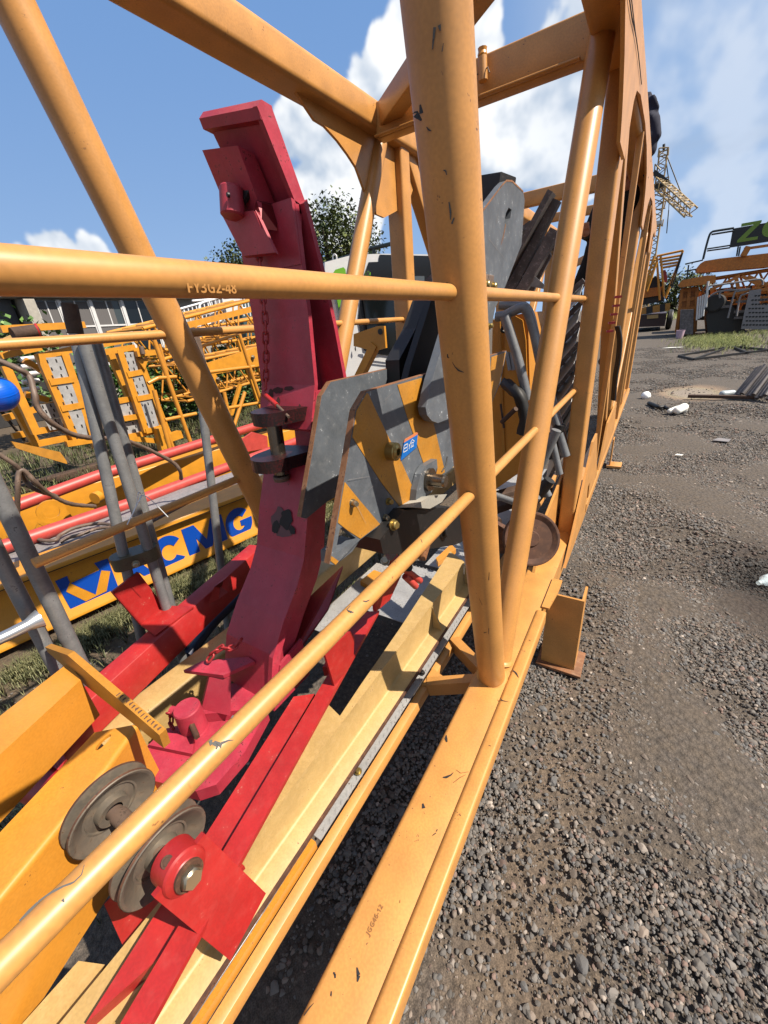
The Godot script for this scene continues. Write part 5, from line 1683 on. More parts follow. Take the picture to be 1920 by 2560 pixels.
func lettered_beam() -> void:
	var y: Material = M.yellow
	var t := thing("lettered_beam", "long yellow box girder with big blue letters on its side", "girder", Vector3(-2.85, 0, -1.0))
	var A := Vector3(-2.867, 0.05, -0.546)
	var B := Vector3(-2.632, 0.05, -1.93)
	var d := (B - A).normalized()
	var n := d.cross(Vector3.UP)
	n = n if n.x > 0 else -n
	var O := A - d * 1.4
	var E := B + d * 2.4
	var st := st0()
	# x of the profile points away from the camera's side
	extr(st, [Vector2(0.0, 0.0), Vector2(0.05, 0.0), Vector2(0.05, 0.02), Vector2(0.01, 0.062), Vector2(0.01, 0.335), Vector2(0.05, 0.345), Vector2(0.052, 0.375), Vector2(0.046, 0.383), Vector2(-0.24, 0.383), Vector2(-0.24, 0.0)], O - n * 0.03, E - n * 0.03)
	obj("girder", st, y, t)
	st = st0()
	extr(st, [Vector2(0.054, 0.352), Vector2(0.056, 0.352), Vector2(0.056, 0.357), Vector2(0.054, 0.357)], O - n * 0.03, E - n * 0.03)
	obj("lip_shadow_line", st, M.dark, t)  # dark strip drawn for the shadow line along the flange lip
	# badge: blue field, yellow chevron
	var W := -0.0165
	var b0 := A - n * 0.0175
	var fld := [Vector3(-2.873, 0.321, -0.621), Vector3(-2.862, 0.324, -0.683), Vector3(-2.863, 0.26, -0.68), Vector3(-2.834, 0.267, -0.849), Vector3(-2.837, 0.337, -0.833), Vector3(-2.824, 0.334, -0.908), Vector3(-2.826, 0.071, -0.899), Vector3(-2.829, 0.07, -0.879), Vector3(-2.869, 0.081, -0.644), Vector3(-2.871, 0.093, -0.631), Vector3(-2.872, 0.111, -0.627)]
	st = st0()
	plate(st, fld, n * 0.003)
	var bd := obj("badge", st, M.blue, t)
	st = st0()
	plate(st, [Vector3(-2.864, 0.231, -0.645), Vector3(-2.858, 0.279, -0.68), Vector3(-2.841, 0.169, -0.782), Vector3(-2.829, 0.273, -0.851), Vector3(-2.822, 0.244, -0.893), Vector3(-2.832, 0.123, -0.832), Vector3(-2.853, 0.115, -0.711)], n * 0.002)
	obj("badge_chevron", st, y, bd)
	st = st0()
	plate(st, [Vector3(-2.855, 0.272, -0.683), Vector3(-2.826, 0.282, -0.853), Vector3(-2.84, 0.133, -0.771)], n * 0.002)
	obj("badge_triangle", st, M.blue, bd)
	# letters: name, near edge and far edge along the girder
	for q in [["X", 0.40, 0.605], ["C", 0.615, 0.835], ["M", 0.85, 1.165], ["G", 1.18, 1.405]]:
		var ol := []
		if q[0] == "X":
			ol = [Vector2(0, 0), Vector2(0.33, 0.5), Vector2(0, 1), Vector2(0.31, 1), Vector2(0.5, 0.68), Vector2(0.69, 1), Vector2(1, 1), Vector2(0.67, 0.5), Vector2(1, 0), Vector2(0.69, 0), Vector2(0.5, 0.32), Vector2(0.31, 0)]
		elif q[0] == "M":
			ol = [Vector2(0, 0), Vector2(0, 1), Vector2(0.29, 1), Vector2(0.5, 0.42), Vector2(0.71, 1), Vector2(1, 1), Vector2(1, 0), Vector2(0.74, 0), Vector2(0.74, 0.60), Vector2(0.57, 0.08), Vector2(0.43, 0.08), Vector2(0.26, 0.60), Vector2(0.26, 0)]
		else:
			var a1 := 0.62 if q[0] == "C" else 0.72
			var a0 := TAU - a1 if q[0] == "C" else TAU - 0.1
			for k in 25:
				var a := lerpf(a1, a0, k / 24.0)
				ol.append(Vector2(0.5 + 0.52 * cos(a), 0.5 + 0.5 * sin(a)))
			if q[0] == "G":
				ol.append(Vector2(1.02, 0.56))
				ol.append(Vector2(0.55, 0.56))
				ol.append(Vector2(0.55, 0.38))
				a0 = TAU - 0.62
			for k in 25:
				var a := lerpf(a0, a1, k / 24.0)
				ol.append(Vector2(0.5 + 0.23 * cos(a), 0.5 + 0.24 * sin(a)))
		var pts := []
		for p in ol:
			pts.append(A + d * lerpf(q[1], q[2], p.x) - n * 0.0185 + Vector3(0, 0.018 + 0.262 * p.y, 0))
		st = st0()
		plate(st, pts, n * 0.003)
		obj("letter", st, M.blue, t)
	# second girder behind, with a lug
	t = thing("rear_girder", "plain yellow girder between the two salmon tubes", "girder", Vector3(-3.9, 0, -1.5))
	st = st0()
	extr(st, rprof(0.30, 0.36, 0.012), Vector3(-4.911, 0.2, -0.955) - d * 1.2, Vector3(-4.419, 0.2, -3.038) + d * 1.5)
	obj("girder", st, y, t)
	var lc := Vector3(-4.03, 0.4, -1.079)
	st = st0()
	lathe(st, [Vector2(0.055, 0.012), Vector2(0.10, 0.012), Vector2(0.10, -0.012), Vector2(0.055, -0.012), Vector2(0.055, 0.012)], lc + Vector3(0.0, 0.0, 0.02), n, 24)
	plate(st, [lc + Vector3(0, -0.1, -0.1) , lc + d * 0.30 + Vector3(0, -0.09, 0), lc + d * 0.12 + Vector3(0, 0.05, 0), lc + d * 0.06 + Vector3(0, 0.08, 0)], n * 0.012)
	obj("lifting_lug", st, y, t)
	st = st0()
	tube(st, [Vector3(-3.919, 0.42, -1.351), Vector3(-3.941, 0.42, -1.4)], 0.05, 16)
	obj("pipe_stub", st, y, t)
	# perforated plank deck on top
	t = thing("plank_deck", "grey perforated walkway plank on the lettered girder", "walkway", Vector3(-3.1, 0.39, -1.2))
	st = st0()
	var P0 := A - d * 1.2 - n * 0.30
	var P1 := B + d * 1.4 - n * 0.30
	plate(st, [P0 + Vector3(0, 0.345, 0), P1 + Vector3(0, 0.345, 0), P1 - n * 0.40 + Vector3(0, 0.345, 0), P0 - n * 0.40 + Vector3(0, 0.345, 0)], Vector3(0, 0.015, 0))
	var pd := obj("plank", st, M.plank, t)
	st = st0()
	var L := P0.distance_to(P1)
	for i in int(L / 0.09):
		for j in 6:
			var p := P0 + d * (0.05 + i * 0.09 + (0.045 if j % 2 else 0.0)) - n * (0.04 + j * 0.062) + Vector3(0, 0.3602, 0)
			blob(st, p, d, n, 0.014, 0.005, 1, 0.0012)
	var hl := obj("plank_holes", st, M.dark, pd)
	hl.set_meta("kind", "stuff")
	# salmon tubes
	st = st0()
	tube(st, [Vector3(-4.3, 0.445, -0.662), Vector3(-4.3, 0.504, -1.566), Vector3(-4.3, 0.524, -4.156)], 0.052, 24)
	tag(obj("salmon_tube", st, M.salmon), "faded red tube farther from the lettered girder, by the grass", "steel tube", "faded red tubes along the girders")
	st = st0()
	tube(st, [Vector3(-3.4, 0.464, -0.561), Vector3(-3.4, 0.433, -1.441), Vector3(-3.4, 0.43, -3.479)], 0.047, 24)
	tag(obj("salmon_tube", st, M.salmon), "faded red tube nearest the plank, with black pen marks", "steel tube", "faded red tubes along the girders")
	st = st0()
	plate(st, [Vector3(-4.1, 0.428, -3.016), Vector3(-4.1, 0.509, -3.32), Vector3(-4.1, 0.403, -3.534), Vector3(-4.1, 0.25, -3.506), Vector3(-4.1, 0.308, -3.085)], Vector3(-0.03, 0, 0))
	tag(obj("end_bracket", st, M.salmon), "faded red bracket plate at the far end of the tubes", "bracket")


func box_frame(t: Node3D, called: String, px: Array, w: float, mat: Material) -> void:
	for q in px:
		bar(t, called, q[0], q[1], w, mat, true)


func panel(t: Node3D, a: Vector3, b: Vector3, c: Vector3, d: Vector3, seed_: int) -> void:
	var st := st0()
	plate(st, [a, b, c, d], Vector3(-0.012, 0, 0))
	var p := obj("perforated_panel", st, M.alu, t)
	var r := RandomNumberGenerator.new()
	r.seed = seed_
	st = st0()
	for i in 2:
		for j in 3:
			var u := (i + 0.3 + 0.2 * (j % 2)) / 2.0
			var v := (j + 0.5) / 3.0
			var q := a.lerp(b, u).lerp(d.lerp(c, u), v)
			plate(st, [q + Vector3(0.001, -0.02, -0.008), q + Vector3(0.001, -0.02, 0.008), q + Vector3(0.001, 0.02, 0.008), q + Vector3(0.001, 0.02, -0.008)], Vector3(0.002, 0, 0))
	var s := obj("slots", st, M.dark, p)


func machinery_inside() -> void:
	# yellow cabinet with a door, behind the striped bracket
	var t := thing("yellow_cabinet", "yellow sheet steel cabinet with rounded door behind the striped bracket", "cabinet", Vector3(-0.72, 0.4, -2.4))
	var st := st0()
	plate(st, [Vector3(-0.756, 0.525, -2.35), Vector3(-0.761, 1.542, -2.35), Vector3(-0.578, 1.564, -2.35), Vector3(-0.502, 0.753, -2.35)], Vector3(0, 0, -0.5))
	obj("body", st, M.gold, t)
	st = st0()
	plate(st, [Vector3(-0.677, 1.121, -2.345), Vector3(-0.688, 1.536, -2.345), Vector3(-0.636, 1.551, -2.345), Vector3(-0.598, 1.529, -2.345), Vector3(-0.576, 1.432, -2.345), Vector3(-0.526, 0.92, -2.345), Vector3(-0.649, 0.815, -2.345)], Vector3(0, 0, 0.012))
	var dr := obj("door", st, M.gold, t)
	st = st0()
	plate(st, [Vector3(-0.667, 0.768, -2.33), Vector3(-0.724, 1.54, -2.33), Vector3(-0.713, 1.539, -2.33), Vector3(-0.652, 0.769, -2.33)], Vector3(0, 0, 0.008))
	obj("door_edge", st, M.stripe, dr)
	st = st0()
	tube(st, curve([Vector3(-0.684, 1.479, -2.32), Vector3(-0.699, 1.488, -2.31), Vector3(-0.691, 1.509, -2.31)], 8), 0.008, 8)
	obj("latch", st, M.dark, dr)
	st = st0()
	for k in 3:
		stroke(st, [Vector3(-0.67, 1.378, -2.331) + Vector3(0.02 * k, 0.0, 0), Vector3(-0.649, 1.285, -2.331) + Vector3(0.02 * k, 0.0, 0)], [0.012, 0.012], Vector3(0, 0, 1), 0.003)
	obj("worn_lettering", st, flat(Color(0.52, 0.54, 0.56), 0.6), dr)
	# cable bundle
	st = st0()
	tube(st, curve([Vector3(-0.638, 1.234, -2.2), Vector3(-0.594, 1.221, -2.15), Vector3(-0.541, 1.196, -2.1), Vector3(-0.512, 1.137, -2.1), Vector3(-0.5, 1.067, -2.1), Vector3(-0.508, 0.994, -2.1)], 30), 0.028, 14, 5, 0.14)
	tag(obj("cable_bundle", st, M.rubber), "black taped cable bundle coming out of the yellow cabinet", "cable")
	st = st0()
	tube(st, [Vector3(-0.616, 1.052, -2.1), Vector3(-0.534, 1.133, -2.05)], 0.012, 12)
	tube(st, [Vector3(-0.641, 1.135, -2.15), Vector3(-0.604, 1.021, -2.1)], 0.006, 8)
	tag(obj("lever", st, M.wood), "small rusty lever handle on the yellow cabinet", "lever")
	# bent grey tube guards
	t = thing("tube_guard", "bent grey tube guard frame leaning beside the yellow cabinet", "guard frame", Vector3(-0.5, 0.8, -2.2))
	for q in [
		[Vector3(-0.696, 1.556, -2.2), Vector3(-0.652, 1.559, -2.2), Vector3(-0.58, 1.584, -2.2), Vector3(-0.545, 1.567, -2.2), Vector3(-0.506, 1.473, -2.2), Vector3(-0.469, 1.343, -2.2), Vector3(-0.418, 1.19, -2.2), Vector3(-0.355, 1.009, -2.2), Vector3(-0.302, 0.864, -2.2)],
		[Vector3(-0.709, 1.61, -2.3), Vector3(-0.637, 1.6, -2.3), Vector3(-0.587, 1.591, -2.3), Vector3(-0.552, 1.545, -2.3), Vector3(-0.517, 1.431, -2.3), Vector3(-0.466, 1.274, -2.3), Vector3(-0.4, 1.091, -2.3), Vector3(-0.332, 0.899, -2.3)],
		[Vector3(-0.637, 1.555, -2.15), Vector3(-0.609, 1.482, -2.15), Vector3(-0.552, 1.323, -2.15), Vector3(-0.502, 1.158, -2.15)]]:
		st = st0()
		tube(st, curve(q, 40), 0.023, 16)
		obj("bent_tube", st, M.galv, t)
	t = thing("tube_knot", "tangle of dark and silver short tubes at the foot of the square post", "tube joints", Vector3(-0.45, 0.5, -2.0))
	for q in [[Vector3(-0.319, 1.061, -1.95), Vector3(-0.394, 0.829, -1.95), 0.022, M.galv], [Vector3(-0.344, 1, -2), Vector3(-0.293, 0.833, -2), 0.016, M.galv], [Vector3(-0.392, 0.699, -1.9), Vector3(-0.319, 0.835, -1.9), 0.026, M.dark], [Vector3(-0.378, 0.841, -1.92), Vector3(-0.321, 0.744, -1.92), 0.018, M.galv], [Vector3(-0.626, 0.68, -2), Vector3(-0.474, 0.644, -2), 0.018, M.galv], [Vector3(-0.416, 0.672, -1.85), Vector3(-0.363, 0.766, -1.85), 0.022, M.galv], [Vector3(-0.383, 0.879, -2.2), Vector3(-0.347, 1.03, -2.2), 0.03, M.dark]]:
		st = st0()
		tube(st, [q[0], q[1]], q[2], 16)
		obj("short_tube", st, q[3], t)
	st = st0()
	plate(st, [Vector3(-0.379, 1.041, -1.98), Vector3(-0.336, 1.034, -1.98), Vector3(-0.341, 0.97, -1.98), Vector3(-0.382, 0.979, -1.98)], Vector3(0, 0, -0.02))
	obj("joint_plate", st, M.dark, t)
	# dark deck and dust under the cabinet
	t = thing("timber_bearers", "dusty wooden bearers under the yellow cabinet", "timber", Vector3(-0.7, 0.42, -2.0))
	for q in [[Vector3(-0.745, 0.52, -2.262), Vector3(-0.543, 0.52, -2.588)], [Vector3(-0.688, 0.5, -2.17), Vector3(-0.443, 0.5, -2.601)], [Vector3(-0.83, 0.5, -2.245), Vector3(-0.599, 0.5, -2.003)]]:
		st = st0()
		beam(st, q[0], q[1], 0.07, 0.05, 0.006)
		obj("bearer", st, M.wood, t)
	# stacked grey formwork panels standing at an angle farther in
	t = thing("formwork_stack", "stack of grey steel formwork panels leaning inside the frame", "formwork stack", Vector3(-0.8, 0.4, -3.4))
	for q in [
		[Vector3(-0.873, 1.765, -2.9), Vector3(-0.62, 2.165, -2.9), 0.10, 0.03], [Vector3(-0.877, 1.629, -2.95), Vector3(-0.601, 2.133, -2.95), 0.05, 0.05], [Vector3(-0.769, 1.675, -2.9), Vector3(-0.583, 1.981, -2.9), 0.06, 0.06],
		[Vector3(-1.104, 1.896, -3.1), Vector3(-0.757, 2.065, -3.1), 0.14, 0.03], [Vector3(-0.861, 1.916, -3.2), Vector3(-0.586, 1.92, -3.2), 0.22, 0.03]]:
		bar(t, "panel_rib", q[0], q[1], q[2], M.formwork, true, q[3])
	st = st0()
	plate(st, [Vector3(-0.907, 1.726, -3), Vector3(-0.781, 1.953, -3), Vector3(-0.698, 2.042, -3), Vector3(-0.619, 1.866, -3), Vector3(-0.719, 1.671, -3)], Vector3(0, 0, -0.03))
	obj("panel_sheet", st, M.formwork, t)
	st = st0()
	plate(st, [Vector3(-0.757, 1.771, -2.88), Vector3(-0.71, 1.787, -2.88), Vector3(-0.618, 1.708, -2.88), Vector3(-0.626, 1.687, -2.88), Vector3(-0.705, 1.711, -2.88)], Vector3(0, 0, -0.01))
	obj("torn_sheet", st, M.galv, t)
	for k in 9:
		var y0 := 790 + k * 52
		var a: Vector3 = Vector3(-0.68, 1.513, -3.1).lerp(Vector3(-0.523, 0.415, -3.1), k / 8.0)
		var b: Vector3 = Vector3(-0.433, 1.719, -3.1).lerp(Vector3(-0.398, 0.764, -3.1), k / 8.0)
		bar(t, "panel_rib", a, b, 0.03, M.formwork, true, 0.03)
		if k < 8:
			st = st0()
			var a2: Vector3 = Vector3(-0.688, 1.513, -3.14).lerp(Vector3(-0.53, 0.401, -3.14), (k + 0.1) / 8.0)
			var b2: Vector3 = Vector3(-0.439, 1.721, -3.14).lerp(Vector3(-0.403, 0.754, -3.14), (k + 0.1) / 8.0)
			var a3: Vector3 = Vector3(-0.688, 1.513, -3.14).lerp(Vector3(-0.53, 0.401, -3.14), (k + 0.96) / 8.0)
			var b3: Vector3 = Vector3(-0.439, 1.721, -3.14).lerp(Vector3(-0.403, 0.754, -3.14), (k + 0.96) / 8.0)
			plate(st, [a2, b2, b3 + Vector3(0, 0, 0.17), a3 + Vector3(0, 0, 0.17)], Vector3(0, -0.004, -0.01))
			obj("panel_face", st, M.alu, t)
			for m in 4:
				bar(t, "panel_stud", a2.lerp(b2, 0.15 + 0.22 * m) + Vector3(0, 0, 0.012), a3.lerp(b3, 0.15 + 0.22 * m) + Vector3(0, 0, 0.012), 0.018, M.formwork, true, 0.01)
	# steel links lashed to a far post
	t = thing("red_clips", "rusty red clips and hanging black cable on the square posts", "cable clips", Vector3(-0.22, 1.3, -2.6))
	for k in 5:
		st = st0()
		box(st, Vector3(-0.206, 1.599, -2.75) + Vector3(-0.004 * k, -0.042 * k, 0), Vector3(0.035, 0.012, 0.03), 0.2, 0.003)
		obj("clip", st, M.red, t)
	for k in 3:
		st = st0()
		tube(st, curve([Vector3(-0.196, 1.455, -2.75), Vector3(-0.174, 1.382, -2.75), Vector3(-0.167, 1.277, -2.75), Vector3(-0.169, 1.19, -2.75), Vector3(-0.161, 1.055, -2.75)].map(func(p): return p + Vector3(0.008 * k, 0, 0.01 * k)), 18), 0.007, 8)
		obj("hanging_cable", st, M.rubber, t)
	# gantry foot sticking up behind the far rail
	t = thing("yellow_gantry_plate", "yellow plate bracket with a bolt hole on a slanting strut", "bracket", Vector3(-1.9, 0.6, -2.3))
	st = st0()
	plate(st, [Vector3(-1.657, 1.533, -2.3), Vector3(-1.48, 1.565, -2.3), Vector3(-1.422, 1.563, -2.3), Vector3(-1.422, 1.438, -2.3), Vector3(-1.511, 1.423, -2.3), Vector3(-1.667, 1.462, -2.3)], Vector3(0, 0, -0.02))
	obj("plate", st, M.yellow, t)
	bar(t, "strut", Vector3(-1.504, 1.464, -2.32), Vector3(-1.655, 1.271, -2.32), 0.06, M.yellow, true, 0.05)
	bar(t, "strut", Vector3(-1.655, 1.271, -2.32), Vector3(-1.918, 0.934, -2.32), 0.06, M.yellow, true, 0.05)
	st = st0()
	lathe(st, [Vector2(0, 0.003), Vector2(0.018, 0.003), Vector2(0.018, 0)], Vector3(-1.45, 1.534, -2.298), Vector3(0, 0, 1), 12)
	obj("bolt_hole", st, M.dark, t)
	# people at work on the frame
	people()


func people() -> void:
	# a worker inside the frame, climbing, mostly hidden by the posts
	var J := {
		"head": Vector3(-0.356, 2.394, -4.05), "neck": Vector3(-0.355, 2.353, -4.08), "chest": Vector3(-0.353, 2.266, -4.1), "hip": Vector3(-0.353, 2.059, -4.15)}
	var t := thing("person", "person in black clothes climbing inside the frame, seen between the square posts", "person", Vector3(-0.439, 1.643, -4.1))
	var hip: Vector3 = J.hip
	var chest: Vector3 = J.chest
	var bones := [
		[chest, hip, 0.125, 0.12], [J.neck, chest, 0.055, 0.11], [chest + Vector3(0.05, 0.05, -0.11), chest + Vector3(-0.13, 0.05, 0.02), 0.06, 0.06],
		[chest + Vector3(-0.14, 0.05, 0), chest + Vector3(-0.22, -0.18, 0.08), 0.05, 0.042], [chest + Vector3(-0.22, -0.18, 0.08), chest + Vector3(-0.2, -0.2, 0.30), 0.042, 0.034],
		[chest + Vector3(0.05, 0.05, -0.12), chest + Vector3(0.03, -0.22, -0.16), 0.05, 0.042], [chest + Vector3(0.03, -0.22, -0.16), chest + Vector3(-0.02, -0.36, 0.04), 0.042, 0.034],
		[hip + Vector3(-0.08, 0, 0), Vector3(-0.498, 1.976, -4), 0.085, 0.07], [Vector3(-0.498, 1.976, -4), Vector3(-0.613, 1.713, -4.05), 0.065, 0.045],
		[hip + Vector3(0.04, -0.02, -0.04), hip + Vector3(0.03, -0.44, 0.0), 0.085, 0.06], [hip + Vector3(0.03, -0.44, 0.0), hip + Vector3(0.02, -0.86, -0.1), 0.058, 0.042]]
	obj("clothed_body", soft_body(bones, 0.022), M.blackcloth, t)
	var st := soft_body([[J.head + Vector3(0, 0.02, 0), J.head + Vector3(0, -0.045, 0.02), 0.092, 0.072], [J.head + Vector3(0, -0.01, 0.09), J.head + Vector3(0, -0.02, 0.1), 0.016, 0.014]], 0.012)
	obj("head", st, M.skin, t)
	obj("hair", soft_body([[J.head + Vector3(0, 0.05, -0.02), J.head + Vector3(0, 0.02, -0.045), 0.088, 0.08]], 0.014), M.hair, t)
	for q in [[chest + Vector3(-0.02, -0.36, 0.04), Vector3(-0.2, -0.5, 0.8).normalized()], [chest + Vector3(-0.2, -0.2, 0.30), Vector3(0, 0, 1)]]:
		var h: Vector3 = q[0]
		var up: Vector3 = q[1]
		var sd := perp(up)
		var bn := [[h, h + up * 0.08, 0.03, 0.034]]
		for k in 4:
			var b: Vector3 = h + up * 0.085 + sd * (k - 1.5) * 0.019
			var fw := sd.cross(up)
			bn.append([b, b + up * (0.035 - 0.004 * absf(k - 1.5)) + fw * 0.01, 0.0095, 0.009])
			bn.append([b + up * 0.035 + fw * 0.01, b + up * 0.05 + fw * 0.035, 0.009, 0.008])
		bn.append([h + up * 0.03 + sd * 0.03, h + up * 0.07 + sd * 0.055, 0.011, 0.009])
		obj("hand", soft_body(bn, 0.006), M.skin, t)
	for p in [Vector3(-0.613, 1.713, -4.05), hip + Vector3(0.02, -0.86, -0.1)]:
		var v: Vector3 = p
		obj("shoe", soft_body([[v + Vector3(0, -0.04, -0.02), v + Vector3(-0.02, -0.06, 0.17), 0.045, 0.036]], 0.012), M.rubber, t)
	# jacket slung over a stub on the top chord
	t = thing("work_jacket", "dark navy work jacket slung over the top edge of the frame", "jacket", Vector3(-0.26, 2.45, -4.0))
	var bb := []
	var base := Vector3(-0.211, 2.483, -3.9)
	var topp := Vector3(-0.272, 2.786, -3.9)
	bb.append([base + Vector3(-0.02, 0.0, 0), topp + Vector3(-0.01, -0.08, 0), 0.045, 0.055])
	bb.append([base + Vector3(0.01, 0.06, 0.02), topp + Vector3(0.035, -0.16, 0.01), 0.03, 0.045])
	bb.append([base + Vector3(-0.05, 0.0, -0.06), topp + Vector3(-0.02, -0.14, -0.05), 0.05, 0.05])
	bb.append([topp + Vector3(-0.03, -0.02, 0), topp + Vector3(-0.01, -0.02, 0), 0.022, 0.022])
	for k in 5:
		var a := Vector3(0.02, -0.05 - 0.09 * k, 0.045)
		bb.append([topp + a, topp + a + Vector3(0.035, -0.05, -0.02), 0.018, 0.012])
	obj("cloth", soft_body(bb, 0.012), M.navy, t)
	st = st0()
	tube(st, [Vector3(-0.26, 2.44, -3.9), topp + Vector3(-0.03, -0.02, 0)], 0.02, 10)
	obj("stub_post", st, M.orange, t)


# surface nets over a smooth union of tapered capsules: [a, b, radius at a, radius at b]
func soft_body(bones: Array, cell: float) -> SurfaceTool:
	var lo := Vector3.ONE * 1e9
	var hi := -lo
	for b in bones:
		for e in 2:
			var r: float = b[2 + e] + cell * 3
			lo = lo.min(b[e] - Vector3.ONE * r)
			hi = hi.max(b[e] + Vector3.ONE * r)
	var n := Vector3i(((hi - lo) / cell).ceil()) + Vector3i.ONE
	var field := PackedFloat32Array()
	field.resize(n.x * n.y * n.z)
	field.fill(1.0)
	var k := cell * 1.6
	for b in bones:
		var a: Vector3 = b[0]
		var ab: Vector3 = b[1] - a
		var l2 := maxf(ab.length_squared(), 1e-9)
		var rm := maxf(b[2], b[3]) + cell * 3.0
		var l := Vector3i(((a.min(b[1]) - Vector3.ONE * rm - lo) / cell).floor()).clamp(Vector3i.ZERO, n - Vector3i.ONE)
		var h := Vector3i(((a.max(b[1]) + Vector3.ONE * rm - lo) / cell).ceil()).clamp(Vector3i.ZERO, n - Vector3i.ONE)
		for z in range(l.z, h.z + 1):
			for y in range(l.y, h.y + 1):
				for x in range(l.x, h.x + 1):
					var p := lo + Vector3(x, y, z) * cell
					var t := clampf((p - a).dot(ab) / l2, 0, 1)
					var d := p.distance_to(a + ab * t) - lerpf(b[2], b[3], t)
					var i := (z * n.y + y) * n.x + x
					var o := field[i]
					var m := maxf(k - absf(o - d), 0.0) / k
					field[i] = minf(o, d) - m * m * k * 0.25
	var st := st0()
	var vert := {}
	var pos := []
	var nor := []
	for z in n.z - 1:
		for y in n.y - 1:
			for x in n.x - 1:
				var s := Vector3.ZERO
				var cnt := 0
				var g := Vector3.ZERO
				var v := PackedFloat32Array()
				v.resize(8)
				var neg := 0
				for c in 8:
					v[c] = field[((z + (c >> 2)) * n.y + y + ((c >> 1) & 1)) * n.x + x + (c & 1)]
					if v[c] < 0.0:
						neg += 1
				if neg == 0 or neg == 8:
					continue
				for c in 8:
					for bit in [1, 2, 4]:
						if c & bit == 0 and (v[c] < 0.0) != (v[c | bit] < 0.0):
							var f := v[c] / (v[c] - v[c | bit])
							var pa := Vector3(c & 1, (c >> 1) & 1, c >> 2)
							var e: int = c | bit
							s += pa.lerp(Vector3(e & 1, (e >> 1) & 1, e >> 2), f)
							cnt += 1
					g += Vector3(v[c] * (1 if c & 1 else -1), v[c] * (1 if c & 2 else -1), v[c] * (1 if c & 4 else -1))
				vert[(z * n.y + y) * n.x + x] = pos.size()
				pos.append(lo + (Vector3(x, y, z) + s / cnt) * cell)
				nor.append(g.normalized())
	var sx := 1
	var sy := n.x
	var sz := n.x * n.y
	for z in range(1, n.z - 1):
		for y in range(1, n.y - 1):
			for x in range(1, n.x - 1):
				var i := (z * n.y + y) * n.x + x
				var f0 := field[i] < 0.0
				for ax in [[sx, sy, sz], [sy, sx, sz], [sz, sx, sy]]:
					if f0 != (field[i + ax[0]] < 0.0):
						var q := [i - ax[1] - ax[2], i - ax[2], i, i - ax[1]]
						if vert.has(q[0]) and vert.has(q[1]) and vert.has(q[2]) and vert.has(q[3]):
							var w := [vert[q[0]], vert[q[1]], vert[q[2]], vert[q[3]]]
							quad(st, pos[w[0]], pos[w[1]], pos[w[2]], pos[w[3]], nor[w[0]], nor[w[1]], nor[w[2]], nor[w[3]])
	return st



func lattice(t: Node3D, A: Vector3, B: Vector3, w: float, h: float, r: float, bays: int, mat: Material) -> void:
	var f := (B - A).normalized()
	var s := f.cross(Vector3.UP).normalized() * w / 2
	var u := s.cross(f).normalized() * h / 2
	if u.y < 0:
		u = -u
	var cs := [s + u, -s + u, -s - u, s - u]
	for c in cs:
		bar(t, "chord", A + c, B + c, r, mat)
	for k in bays:
		var p := A.lerp(B, float(k) / bays)
		var q := A.lerp(B, float(k + 1) / bays)
		for i in 4:
			var c0: Vector3 = cs[i]
			var c1: Vector3 = cs[(i + 1) % 4]
			if k % 2:
				bar(t, "lacing", p + c0, q + c1, r * 0.6, mat)
			else:
				bar(t, "lacing", p + c1, q + c0, r * 0.6, mat)
			if i % 2 == 0:
				bar(t, "strut", p + c0, p + c1, r * 0.6, mat)


